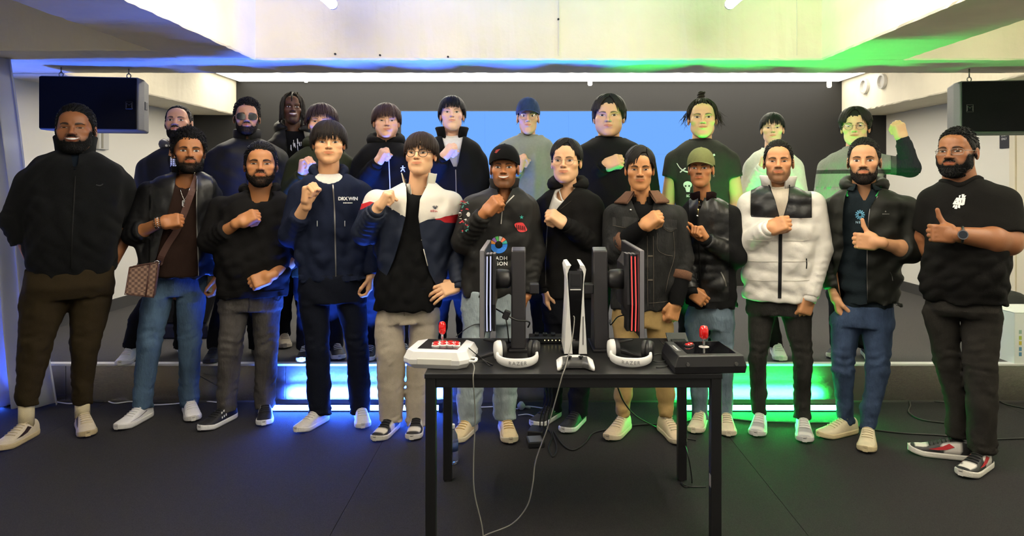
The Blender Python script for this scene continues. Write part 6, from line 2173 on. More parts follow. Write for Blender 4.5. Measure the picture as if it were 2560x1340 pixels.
def p_cap():
    p = Person('smiling man in a black cap and black quarter-zip top printed RIYADH SEASON', 1248, 4.05, skin='#a86d43')
    p.head(1261, 366, 472, w=1.0, yaw=-4, pitch=3, jaw=.98, nose=1.1, smile=1, teeth=True, eye='round', hair=('cap', {}), vol=(.004, .004, .014), hc='#120f0d', beard=('full', .60, 0), brow=1.0, cap=dict(col='#0d0d0e', tilt=-6, up=.014, blen=.05))
    T = [(470, 1228, 1294), (483, 1188, 1320), (502, 1165, 1334), (560, 1160, 1338), (620, 1158, 1335), (690, 1154, 1328), (738, 1154, 1316)]
    p.body(T, {'R': dict(p=[(1182, 518, .0), (1158, 604, -.04), (1212, 532, -.20)], r=(.080, .078, .048), end=.95, hand='fist', back=(-.45, -.65, .5), dir=(.7, -.25, .75), hsize=1.12),
               'L': dict(p=[(1318, 522, .0), (1338, 630, .02), (1318, 735, -.05)], r=(.080, .070, .052), hand='relaxed', back=(1, -.2, 0), dir=(-.3, 0, -1))}, neck=(1261, 488), nr=.056)
    m = cloth('#1d1c1b', 'nylon')
    p.layer('undershirt', cloth('#0e0e0f'), T, grow=-.014, arms=False, h=.012, neckdrop=.015)
    p.layer('quarter_zip', m, T, kb=.62, amp=.006, sleeve_amp=.004, opening=[(466, 1240, 1284), (500, 1250, 1268), (522, 1254, 1257)])
    p.stand(m, hgt=.055, flare=.012, gap=.42, rx=.074, drop=.045, dz=.015)
    p.strip('zipper', [(1256, 522), (1254, 540), (1252, 560)], 3, ZIP)
    p.strip('zip_flap', [(1285, 488), (1268, 506), (1256, 522)], 3, ZIP)
    # round emblem with coloured rays over a blue bowl
    cx, cy, ro, ri = 1247, 612, 21.5, 9.5
    def arc(a0, a1, n=8):
        A = [math.radians(a0 + (a1 - a0) * k / n) for k in range(n + 1)]
        return [[(cx + ro * math.cos(a), cy - ro * math.sin(a)), (cx + ro * math.cos(b), cy - ro * math.sin(b)), (cx + ri * math.cos(b), cy - ri * math.sin(b)), (cx + ri * math.cos(a), cy - ri * math.sin(a))] for a, b in zip(A[:-1], A[1:])]
    p.polys('emblem', arc(175, 365, 14), ink('#2f7fe0'))
    for k, c in enumerate(('#2fa39a', '#e0704a', '#a9a6a6', '#43a04c', '#8a63b0', '#e08a3c')):
        p.polys('emblem_ray', arc(8 + k * 28, 32 + k * 28, 3), ink(c))
    p.text('RIYADH', 1243, 646, 9.5, INK, bold=.03, spacing=1.12); p.text('SEASON', 1243, 659.5, 9.5, INK, bold=.03, spacing=1.12)
    # patch and star on the chest
    p.polys('patch', [[(1302 + 15 * math.cos(t) + 2 * math.sin(3 * t), 568 + 12 * math.sin(t) + 3 * math.cos(t)) for t in [2 * math.pi * k / 22 for k in range(22)]]], ink('#d8383c'))
    p.polys('patch_line', [[(1290 + k * 5, 562 + k), (1292 + k * 5, 561 + k), (1294 + k * 5, 573 + k), (1292 + k * 5, 574 + k)] for k in range(5)], ink('#2a1515'), off=.0048)
    p.polys('star', [[(1304 + (5.5 if k % 2 == 0 else 2.2) * math.sin(k * math.pi / 5), 543 - (5.5 if k % 2 == 0 else 2.2) * math.cos(k * math.pi / 5)) for k in range(10)]], ink('#3fb5a8'))
    R = random.Random(4)
    for (c, n, y0, y1) in (('#c23a44', 9, 500, 528), ('#4f9a90', 6, 504, 524), ('#c23a44', 8, 552, 578), ('#4f9a90', 5, 556, 584), ('#d9d4cb', 4, 545, 552)):
        p.polys('sleeve_print', [[(x, y), (x + R.uniform(4, 8), y - R.uniform(1, 4)), (x + R.uniform(3, 8), y + R.uniform(1, 3))] for x, y in [(R.uniform(1146, 1166), R.uniform(y0, y1)) for _ in range(n)]], ink(c))
    p.polys('sleeve_print', [[(1150 + 4.5 * math.cos(t) + d, 536 + 6 * math.sin(t)) for t in [2 * math.pi * k / 12 for k in range(12)]] for d in (0, 21)] + [[(1152, 535), (1170, 535), (1170, 537), (1152, 537)]], ink('#d9d4cb'))
    p.trousers(cloth('#8f9ba0', 'denim'), [(722, 1158, 1312), (770, 1152, 1312), (805, 1154, 1310)],
               [[(1195, 775, 0, 41), (1186, 890, -.01, 38), (1174, 1000, .0, 36), (1172, 1056, .0, 31)], [(1275, 775, 0, 40), (1270, 890, -.01, 35), (1262, 1000, .0, 32), (1262, 1048, .0, 30)]], name='jeans', hemfold=.009, knee=.006)
    p.shoes([(None, 0, -24), (None, 0, 8)], upper='#d6c29b', sole='#d9cdb2', lace='#c9a96a', scale=1.03)
    # emblem on the cap
    hb = BVHTree.FromObject(p.cap_obj.children[0], bpy.context.evaluated_depsgraph_get()) if False else None
    me = p.cap_obj.children[0].data
    cb = BVHTree.FromPolygons([v.co[:] for v in me.vertices], [f.vertices[:] for f in me.polygons])
    p.polys('emblem', [[(1236, 381), (1243, 374), (1252, 372), (1246, 377), (1250, 379), (1240, 383)], [(1238, 376), (1242, 374), (1241, 379)]], ink('#8e2f30'), p.cap_obj, bvh=cb)
    p.finish_body()
p_cap()

def p_glasses():
    p = Person('man in thin round glasses and an open black hoodie over a white T-shirt', 1425, 4.20, skin='#ddac84')
    p.head(1415, 345, 457, w=1.02, yaw=-8, pitch=2, jaw=1.02, nose=.95, eye='asian', hair=('part', dict(part=.018, front=.052, side=-.002, back=-.05)), vol=(.010, .014, .020), hc='#141010', brow=.8, glasses=('round', '#a88a66'), smile=.3)
    T = [(466, 1385, 1456), (478, 1364, 1486), (500, 1350, 1498), (560, 1348, 1500), (640, 1348, 1500), (700, 1350, 1502), (740, 1352, 1500)]
    p.body(T, {'R': dict(p=[(1362, 520, .0), (1350, 625, .02), (1362, 722, -.05)], r=(.075, .068, .050), hand='relaxed', back=(-1, -.2, 0), dir=(.1, 0, -1)),
               'L': dict(p=[(1482, 520, .0), (1492, 622, -.04), (1414, 560, -.20)], r=(.080, .078, .050), end=.97, hand='fist', back=(.55, -.55, .6), dir=(-.75, -.25, .55), hsize=1.1)}, neck=(1420, 482), nr=.057)
    tee = cloth('#d9d6d2')
    p.layer('tshirt', tee, T, grow=-.012, arms=False, kb=.62, neckdrop=.01)
    p.crew(tee, drop=.045, r=.005)
    m = cloth('#171616')
    p.layer('zip_hoodie', m, T, kb=.64, amp=.006, sleeve_amp=.004, opening=[(460, 1392, 1448), (490, 1382, 1420), (520, 1372, 1394), (556, 1367, 1371)], cuffmat=m)
    p.hood(m, drop=.10, size=1.15, dz=.050, rx=.092, gap=.35)
    p.strip('zipper', [(1369, 560), (1366, 600), (1364, 660), (1364, 735)], 2.5, ZIP)
    p.cord('drawstring', [(1428, 502), (1415, 512), (1400, 524)], .002, cloth('#3a3632'))
    p.trousers(cloth('#15161c'), [(730, 1358, 1498), (775, 1354, 1498), (805, 1356, 1496)],
               [[(1392, 775, 0, 38), (1388, 890, .02, 31), (1382, 1000, .08, 26), (1380, 1030, .08, 25)], [(1464, 775, 0, 38), (1458, 890, -.01, 32), (1446, 1000, .0, 29), (1444, 1042, .0, 28)]])
    p.shoes([(None, 0, -32), (None, 0, -24)], upper='#17171a', sole='#d8d8d6', lace='#17171a', scale=1.03, extra=[('swoosh', '#d8d8d6', [[(.20, .14), (.30, .10), (.40, .12), (.30, .16)]])])
    p.finish_body()
p_glasses()

def p_denim():
    p = Person('young man in a black denim jacket with a brown fleece collar and khaki trousers', 1608, 4.05, skin='#bd8557')
    p.head(1599, 364, 474, w=1.0, yaw=2, pitch=-3, jaw=.95, nose=1.05, eye='narrow', hair=('part', dict(part=.035, front=.046, side=.0, back=-.05)), vol=(.010, .016, .024), hc='#15100d', beard=('moustache', .5, .0), brow=1.2)
    T = [(500, 1560, 1640), (510, 1532, 1674), (528, 1516, 1698), (580, 1514, 1704), (650, 1520, 1698), (720, 1524, 1686), (770, 1526, 1680)]
    p.body(T, {'R': dict(p=[(1538, 540, .0), (1536, 628, -.06), (1606, 566, -.21)], r=(.080, .080, .058), end=.96, hand='fist', back=(-.3, -.75, .55), dir=(.8, -.15, .6), hsize=1.12),
               'L': dict(p=[(1688, 542, .0), (1706, 645, .0), (1690, 758, -.08)], r=(.080, .072, .060), end=1.0, hand='fist', back=(.6, -.7, .1), dir=(-.25, -.15, -1), hsize=1.05)}, neck=(1604, 505), nr=.055)
    polo = cloth('#0f0f10')
    p.layer('polo_shirt', polo, T, grow=-.012, arms=False, kb=.62, opening=[(484, 1592, 1622), (505, 1600, 1614), (522, 1606, 1608)])
    p.fold(polo, hgt=.026, wide=.030, gap=.42, rx=.068, th=.004)
    den = cloth('#282828', 'denim'); sh = cloth('#6b4d3c', 'fleece')
    p.layer('denim_jacket', den, T, kb=.66, amp=.006, sleeve_amp=.004, ends={'R': .42, 'L': .42}, opening=[(486, 1572, 1640), (520, 1586, 1632), (560, 1604, 1622), (585, 1612, 1618)])
    jk = p.layers[-1]
    p.fold(sh, hgt=.048, wide=.076, gap=.50, rx=.080, lift=.004, drop=.075, th=.014, dz=.012)
    jb = p.bvh
    for sd in ('R', 'L'):
        sh_, el, wr = p.arms[sd]['P']; d = (wr - el) / np.linalg.norm(wr - el); e = el + (wr - el) * .42
        r0 = .066
        b = MB(); b.tube([Vector(e - d * .035), Vector(e - d * .030), Vector(e + d * .012), Vector(e + d * .018)], [r0 * .9, r0 * 1.04, r0 * 1.02, r0 * .85], 22, caps=False); p.part('fleece_cuff', b.v, b.f, sh, jk, smooth=True)
        b = MB(); b.tube([Vector(e), Vector(e + (wr - el) * .30), Vector(wr - d * .02), Vector(wr + d * .012)], [.056, .054, .046, .040], 20, caps=False); p.part('under_sleeve', b.v, b.f, cloth('#121213'), jk, smooth=True)
        b = MB(); b.tube([Vector(wr - d * .052 + np.array([.05 * math.cos(t), 0, .0]) * 0) + Vector((X_ * .0475 * math.cos(t) + Y_ * .0475 * math.sin(t))) for t in [2 * math.pi * k / 18 for k in range(19)] for X_, Y_ in [(np.cross(d, [0, 1, 0]) / np.linalg.norm(np.cross(d, [0, 1, 0])), np.cross(d, np.cross(d, [0, 1, 0])) / np.linalg.norm(np.cross(d, np.cross(d, [0, 1, 0]))))]], .0022, 5, caps=False)
        p.part('cuff_piping', b.v, b.f, cloth('#b9a88c'), jk, smooth=True)
    dk, st = cloth('#1d1b19', 'denim'), cloth('#6b645a')
    p.polys('pocket_flap', [[(1531, 543), (1562, 541), (1594, 545), (1592, 558), (1576, 567), (1560, 568), (1532, 562)]], cloth('#343434', 'denim'), bvh=jb, off=.006)
    p.polys('pocket_flap', [[(1655, 549), (1675, 548), (1693, 550), (1692, 570), (1676, 578), (1658, 568)]], cloth('#343434', 'denim'), bvh=jb, off=.006)
    for pts in ([(1532, 563), (1560, 569), (1577, 568), (1593, 558)], [(1657, 569), (1675, 579), (1692, 571)], [(1643, 582), (1644, 622), (1662, 636), (1682, 640)], [(1684, 580), (1686, 640), (1672, 690), (1664, 730)], [(1618, 590), (1619, 660), (1619, 730), (1620, 768)], [(1633, 590), (1634, 660), (1634, 730), (1634, 768)], [(1622, 758), (1650, 756), (1676, 752)]):
        p.cord('stitching', pts, .0011, st, jk, bvh=jb, off=.003)
    for v in (640, 700): p.strip('placket_mark', [(1620, v), (1632, v)], 4, st, jk, bvh=jb)
    b = MB(); q = p.surf(1577, 525, jb, .004); b.lathe([(.0005, -.003), (.006, -.001), (.006, .002)], q, n=12, axis='y'); p.part('snap_button', b.v, b.f, SILVER, jk)
    p.trousers(cloth('#a78c5d'), [(750, 1534, 1676), (790, 1530, 1682), (815, 1532, 1680)],
               [[(1568, 785, 0, 40), (1562, 900, -.01, 32), (1557, 985, .0, 26), (1557, 1022, .0, 19), (1557, 1036, .0, 18)], [(1648, 785, 0, 40), (1656, 900, -.01, 32), (1664, 985, .0, 26), (1664, 1022, .0, 20), (1664, 1040, .0, 18)]], name='khaki_trousers', hemfold=.004)
    p.shoes([(None, 0, -22), (None, 0, 22)], upper='#d3c0a2', sole='#d6c7ac', lace='#d6c9b0', scale=1.02)
    p.finish_body()
p_denim()

def p_bomber():
    p = Person('young man in an olive cap and black leather bomber making a finger heart', 1765, 4.18, skin='#b0764a')
    p.head(1752, 374, 468, w=1.0, yaw=-6, pitch=4, jaw=.90, nose=1.05, eye='round', hair=('cap', {}), vol=(.004, .004, .018), hc='#15110e', beard=('moustache', .5, .0), brow=1.0, cap=dict(col='#6d7048', tilt=6, up=.014, blen=.050, height=1.05))
    T = [(494, 1732, 1790), (504, 1714, 1820), (524, 1706, 1836), (580, 1708, 1840), (650, 1712, 1840), (720, 1714, 1842), (765, 1722, 1838)]
    p.body(T, {'R': dict(p=[(1718, 545, .0), (1702, 640, .0), (1728, 728, -.15)], r=(.072, .066, .048), hand='fist', back=(-.3, -.8, .4), dir=(.75, -.2, -.55), hsize=1.08),
               'L': dict(p=[(1826, 542, .0), (1838, 642, -.04), (1764, 600, -.20)], r=(.078, .076, .046), end=.97, hand='heart', back=(.6, .55, .3), dir=(-.5, -.2, .85), hsize=1.08)}, neck=(1758, 498), nr=.050)
    rib = cloth('#1c0f10')
    lea = cloth('#131313', 'leather'); kn = cloth('#161617')
    xl, xr = p.L(1722, 540, -.1)[0], p.L(1822, 540, -.1)[0]
    p.layer('tshirt', cloth('#100e0e'), T, grow=-.014, arms=False, h=.012)
    p.layer('bomber_jacket', None, T, kb=.64, amp=.007, sleeve_amp=.004, an=(1.4, 1, .4), wl=(.06, .16), zones=[(lambda V: np.minimum(V[:, 0] - xl, xr - V[:, 0]) * -1, 1)], mats=[kn, lea], opening=[(490, 1744, 1762), (515, 1746, 1754), (530, 1744, 1748)], cuffmat=kn)
    p.stand(rib, hgt=.034, flare=.008, gap=.25, rx=.066, ry=.07, drop=.035, dz=.010, th=.007)
    p.strip('zipper', [(1748, 503), (1746, 520), (1744, 536)], 3, GOLD); p.strip('zipper', [(1744, 540), (1748, 640), (1752, 720), (1754, 764)], 4, cloth('#0b0b0b', 'nylon'))
    b = MB(); q = p.surf(1743, 540, None, .004); b.lathe([(.0005, -.004), (.007, -.002), (.007, .003)], q, n=12, axis='y'); p.part('zip_pull', b.v, b.f, SILVER, p.layers[-1], smooth=True)
    p.strip('hem_band', [(1724, 756), (1760, 762), (1800, 763), (1836, 756)], 18, kn)
    p.strip('pocket_zip', [(1802, 680), (1812, 700), (1816, 716)], 3, ZIP)
    e = p.HM @ Vector((.083, -.002, -.040)); b = MB(); b.tube([e + Vector((.004 * math.cos(t), 0, .005 * math.sin(t))) for t in [2 * math.pi * k / 10 for k in range(11)]], .0012, 5); p.part('earring', b.v, b.f, SILVER, smooth=True)
    p.trousers(cloth('#667684', 'denim'), [(752, 1728, 1834), (795, 1710, 1838), (820, 1712, 1838)],
               [[(1740, 800, 0, 33), (1744, 890, -.01, 28), (1748, 985, .0, 24), (1750, 1045, .0, 22)], [(1806, 800, 0, 33), (1808, 890, -.01, 28), (1812, 985, .0, 23), (1812, 1050, .0, 22)]], name='jeans', hemfold=.006)
    p.shoes([(None, 0, -10), (None, 0, 4)], upper='#d6c8ae', sole='#d8ccb6', lace='#c9bda6')
    p.finish_body()
p_bomber()

def p_puffer():
    p = Person('man in a white puffer jacket with a black yoke and black zip', 1950, 4.10, skin='#c68d62')
    p.head(1946, 349, 457, w=1.0, yaw=0, pitch=2, jaw=.98, nose=1.1, smile=.7, eye='squint', hair=('quiff', dict(len=.024, lift=.4, back=.7, sweep=.2)), vol=(.006, .010, .018), hc='#15110f', beard=('full', .62, 0), brow=1.1)
    T = [(464, 1905, 1984), (476, 1876, 2016), (496, 1860, 2042), (560, 1857, 2048), (640, 1858, 2046), (700, 1858, 2038), (747, 1858, 2032)]
    p.body(T, {'R': dict(p=[(1876, 512, .0), (1866, 612, -.04), (1920, 572, -.20)], r=(.088, .086, .050), end=.97, hand='fist', back=(-.1, -.9, .4), dir=(.85, -.2, .35), hsize=1.12),
               'L': dict(p=[(2030, 512, .0), (2052, 620, .0), (2024, 742, -.08)], r=(.090, .078, .052), hand='fist', back=(.6, -.75, .1), dir=(-.3, -.1, -1), hsize=1.1)}, neck=(1945, 480), nr=.058)
    tee = cloth('#cfc3b0')
    p.layer('tshirt', tee, T, grow=-.014, arms=False, kb=.62); p.crew(tee, drop=.045, r=.005)
    w, bk = cloth('#e3ded5', 'puffer'), cloth('#17181a', 'leather')
    xl, xr, zy = p.L(1876, 520, -.12)[0], p.L(2030, 520, -.12)[0], p.L(1950, 544, -.12)[2]
    def yoke(V):
        return np.maximum(np.maximum(xl - V[:, 0], V[:, 0] - xr), zy - V[:, 2])
    p.layer('puffer_jacket', None, T, kb=.70, amp=.004, sleeve_amp=.004, puff=(.010, .105), zones=[(yoke, 1)], mats=[w, bk], opening=[(458, 1922, 1974), (500, 1938, 1970), (546, 1950, 1957)], cuffmat=w)
    p.stand(w, hgt=.058, flare=.022, gap=.42, rx=.078, th=.009)
    zp = cloth('#101011', 'nylon')
    p.strip('zip_placket', [(1953, 546), (1951, 600), (1950, 680), (1949, 746)], 9, zp, off=.005)
    p.strip('zip_edge', [(1922, 462), (1938, 500), (1951, 546)], 3, zp); p.strip('zip_edge', [(1974, 462), (1970, 500), (1957, 546)], 3, zp)
    p.strip('pocket_zip', [(2016, 646), (2017, 660), (2016, 672)], 3, zp)
    for v in (600, 652, 700): 
        p.cord('quilt_seam', [(1868, v), (1900, v + 2), (1944, v + 2)], .0012, cloth('#bdb8ae', 'puffer')); p.cord('quilt_seam', [(1958, v + 2), (2000, v + 2), (2024, v)], .0012, cloth('#bdb8ae', 'puffer'))
    p.trousers(cloth('#2c2b29', 'denim'), [(735, 1868, 2026), (770, 1864, 2030), (785, 1866, 2030)], legs=
               [[(1904, 778, 0, 38), (1894, 900, -.02, 25), (1897, 985, .0, 22), (1898, 1034, .0, 21)], [(1990, 778, 0, 40), (2007, 900, -.02, 26), (2006, 985, .0, 23), (2005, 1044, .0, 22)]], name='jeans', knee=.005)
    p.shoes([(None, 0, -4), (None, 0, 2)], upper='#d9d8d6', sole='#dcdad6', lace='#e0deda', scale=1.02, paint=lambda t, a: '#a9a9ab' if (.66 < t < .80 or (t > .92)) else '#dbd9d6')
    p.finish_body()
p_puffer()

def p_thumb_jacket():
    p = Person('bearded man in an open dark jacket and blue jeans giving a thumbs-up', 2160, 3.98, skin='#c9946c')
    p.head(2160, 343, 458, w=1.0, yaw=-2, pitch=1, jaw=1.0, nose=1.1, eye='round', hair=('quiff', dict(len=.022, lift=.3, back=.8, sweep=.4)), vol=(.006, .010, .018), hc='#130f0d', beard=('full', .9, .006), brow=1.1, smile=.2)
    T = [(468, 2118, 2206), (480, 2090, 2238), (502, 2066, 2274), (560, 2066, 2278), (640, 2074, 2262), (700, 2086, 2252), (754, 2096, 2250)]
    p.body(T, {'R': dict(p=[(2082, 525, .0), (2068, 640, .02), (2088, 742, -.04)], r=(.080, .072, .052), end=.80, hand='relaxed', back=(-1, -.2, 0), dir=(.2, 0, -1), bare=(.045, .045, .030)),
               'L': dict(p=[(2264, 522, .0), (2274, 626, -.05), (2196, 606, -.21)], r=(.085, .080, .056), end=.30, hand='thumb', back=(.1, -1, .05), dir=(-1, -.05, .05), bare=(.045, .047, .028), hsize=1.08)}, neck=(2160, 484), nr=.060)
    polo = cloth('#1b2328')
    TT = [(468, 2118, 2206), (480, 2095, 2235), (510, 2084, 2250), (600, 2092, 2240), (700, 2098, 2240), (778, 2104, 2236)]
    p.layer('polo_shirt', polo, TT, grow=-.008, arms=False, kb=.64, amp=.006, opening=[(472, 2142, 2178), (490, 2152, 2170), (505, 2160, 2162)])
    p.fold(polo, hgt=.024, wide=.040, gap=.50, rx=.070, drop=.05, th=.005)
    for pts in ([(2120, 473), (2116, 483), (2119, 491)], [(2203, 466), (2198, 480), (2190, 491)]): p.strip('collar_stripe', pts, 5, ink('#1f9a4a'), off=.012)
    R = []
    for k in range(12):
        a = 2 * math.pi * k / 12
        c, s_ = math.cos(a), math.sin(a); r0, r1, w_ = 4, 12, 1.5
        R.append([(2150 + r0 * c - w_ * .6 * s_, 537 + r0 * s_ + w_ * .6 * c), (2150 + r1 * c - w_ * s_, 537 + r1 * s_ + w_ * c), (2150 + r1 * c + w_ * s_, 537 + r1 * s_ - w_ * c), (2150 + r0 * c + w_ * .6 * s_, 537 + r0 * s_ - w_ * .6 * c)])
    p.polys('emblem', R, ink('#6fb4d8')); p.text('NEO', 2149, 556, 6.2, ink('#a8c8d8'), spacing=1.3)
    m = cloth('#191a16', 'nylon')
    p.layer('jacket', m, T, kb=.70, amp=.007, sleeve_amp=.0045, opening=[(462, 2122, 2204), (490, 2113, 2192), (521, 2108, 2173), (560, 2106, 2168), (620, 2109, 2166), (690, 2090, 2166), (758, 2102, 2168)])
    p.hood(m, drop=.09, size=1.15, dz=.040, rx=.096, gap=.50)
    p.strip('zipper', [(2194, 490), (2174, 522), (2168, 600), (2167, 680), (2168, 750)], 3, ZIP)
    p.polys('print_line', [[(2206 + k * 3, 534), (2208 + k * 3, 534), (2208 + k * 3, 536), (2206 + k * 3, 536)] for k in range(6)], ink('#8a8a84')); p.polys('emblem', [[(2212, 530), (2214, 526), (2216, 530)]], ink('#8a8a84'))
    p.strip('pocket_zip', [(2225, 680), (2230, 690), (2232, 702)], 2, ZIP)
    p.trousers(cloth('#33415a', 'denim'), [(762, 2100, 2236), (800, 2074, 2238), (815, 2074, 2238)], legs=
               [[(2114, 812, 0, 39), (2106, 925, -.03, 29), (2112, 1010, .0, 23), (2116, 1060, .0, 21)], [(2194, 812, 0, 41), (2194, 925, -.04, 30), (2176, 1020, -.08, 24), (2168, 1072, -.08, 22)]], name='jeans', hemfold=.007, knee=.006)
    p.shoes([(None, 0, -42), (None, 0, -3)], upper='#d9ccad', sole='#d3c29a', lace='#d3c6a6', scale=1.02)
    p.finish_body()
p_thumb_jacket()

def p_tshirt():
    p = Person('large bearded man in glasses and a black T-shirt giving a thumbs-up', 2405, 3.62, skin='#8e5c3b')
    p.head(2393, 317, 440, w=1.06, yaw=-20, pitch=2, roll=0, jaw=1.08, fat=.5, nose=1.15, eye='squint', hair=('quiff', dict(len=.026, lift=.7, back=-.2, sweep=-.1, curl=.08)), vol=(.005, .008, .016), hc='#0b0a09', beard=('full', .95, .014), brow=1.1, glasses=('rect', '#7a726a'), smile=.2)
    T = [(442, 2372, 2442), (454, 2345, 2480), (478, 2325, 2512), (540, 2314, 2526), (620, 2310, 2524), (690, 2306, 2520), (752, 2306, 2512)]
    p.body(T, {'R': dict(p=[(2334, 505, .0), (2316, 592, .06), (2345, 690, .10)], r=(.092, .080, .06), end=-.80, hand='relaxed', back=(-1, 0, 0), bare=(.06, .055, .036)),
               'L': dict(p=[(2506, 508, .0), (2520, 604, -.06), (2392, 586, -.26)], r=(.098, .090, .06), end=-.82, hand='thumb', back=(.1, -1, .05), dir=(-1, -.05, .02), bare=(.07, .068, .038), hsize=1.1)}, neck=(2402, 452), nr=.074)
    m = cloth('#161514')
    p.layer('tshirt', m, T, kb=.64, belly=.07, amp=.007, neckdrop=.0, armk=.04)
    p.crew(m, drop=.03, r=.009, rx=.086, ry=.088, dz=.005)
    def q4(*c): return [(2360 + x / 11.3, 470 + y / 11.3) for x, y in c]
    p.polys('emblem', [q4((350, 270), (470, 280), (430, 480), (240, 455)), q4((470, 280), (610, 275), (575, 470), (520, 492), (430, 480)), q4((425, 205), (480, 200), (450, 275), (420, 270)), q4((500, 175), (580, 175), (545, 275), (505, 275)), q4((560, 215), (628, 208), (590, 270), (555, 275)),
                       q4((275, 470), (325, 480), (300, 545), (240, 550)), q4((335, 480), (385, 480), (370, 590), (290, 585)), q4((400, 480), (455, 480), (455, 570), (385, 555))], INK)
    p.polys('emblem_cut', [q4((330, 330), (350, 330), (335, 365), (318, 362)), q4((425, 360), (440, 362), (432, 392), (418, 388)), q4((352, 395), (372, 400), (360, 425), (345, 420)), q4((500, 330), (515, 330), (505, 420), (490, 418))], ink('#2a2927'), off=.005)
    wr, X, D, N = p.arms['L']['hm']
    c = Vector(wr - D * .024 + N * .036)
    b = MB(); 
    Dv, Xv, Nv = Vector(D), Vector(X), Vector(N)
    b.tube([Vector(wr - D * .024) + (Xv * math.cos(t) + Nv * math.sin(t)) * .037 for t in [2 * math.pi * k / 24 for k in range(25)]], .0065, 8)
    w = p.part('watch', b.v, b.f, mat('watch_black', (.012, .012, .013), rough=.4), smooth=True)
    def disc(r, h0, h1, m_, nm):
        b = MB(); n = 24
        v = [c + (Dv * math.cos(2 * math.pi * k / n) + Xv * math.sin(2 * math.pi * k / n)) * r + Nv * h for h in (h0, h1) for k in range(n)]
        b.add(v, [tuple(range(n)), tuple(range(n, 2 * n))] + [(k, (k + 1) % n, n + (k + 1) % n, n + k) for k in range(n)]); p.part(nm, b.v, b.f, m_, w)
    disc(.023, -.004, .009, mat('watch_steel', (.25, .25, .26), rough=.25, metal=1), 'watch_case'); disc(.019, .009, .0098, mat('watch_glass', (.01, .014, .022), rough=.08), 'watch_face')
    # pale patches on the fingers and hand
    p.trousers(cloth('#292724'), [(735, 2318, 2506), (770, 2310, 2506), (790, 2312, 2504)],
               [[(2350, 785, 0, 44), (2370, 900, .02, 36), (2390, 1000, .03, 28), (2390, 1092, .03, 24)], [(2454, 790, 0, 50), (2450, 900, -.03, 42), (2454, 1010, -.05, 38), (2454, 1130, -.05, 34)]], belly=.03, hemfold=.007)
    p.strip('pocket_edge', [(2449, 752), (2454, 762), (2462, 772)], 2, cloth('#1b1a18'), p.tr, bvh=p.tr_bvh)
    p.shoes([(None, 0, -80), (None, 0, -24)], upper='#1b1b1c', sole='#d8d4cb', lace='#161616', scale=1.06, paint=lambda t, a: ('#d9d4cd' if (math.sin(t * 90) * math.sin(a * 60) < .75) else '#3a3a3a') if (.68 < t < .90 and .25 < a < .75) or (.20 < t < .52 and (.06 < a < .30 or .70 < a < .94)) else '#18181a',
            extra=[('swoosh', '#b3222b', [SWOOSH])])
    p.finish_body()
p_tshirt()

# ---- back row on the stage
def back_legs(p, uc, col='#15161a', left=None, right=None, shoes='#17171a', sole='#d8d5cf', yaws=(-12, 12), w=26, kind='knit', v0=695):
    l = left or [(uc - 32, 735, 0, 34), (uc - 34, 800, 0, w), (uc - 36, 870, 0, w - 2)]
    r = right or [(uc + 32, 735, 0, 34), (uc + 34, 800, 0, w), (uc + 36, 870, 0, w - 2)]
    p.trousers(cloth(col, kind), [(v0 - 25, uc - 66, uc + 66), (v0 + 15, uc - 68, uc + 68), (v0 + 50, uc - 66, uc + 66)], [l, r], h=.014)
    p.shoes([(None, 0, yaws[0]), (None, 0, yaws[1])], upper=shoes, sole=sole, lace=sole)

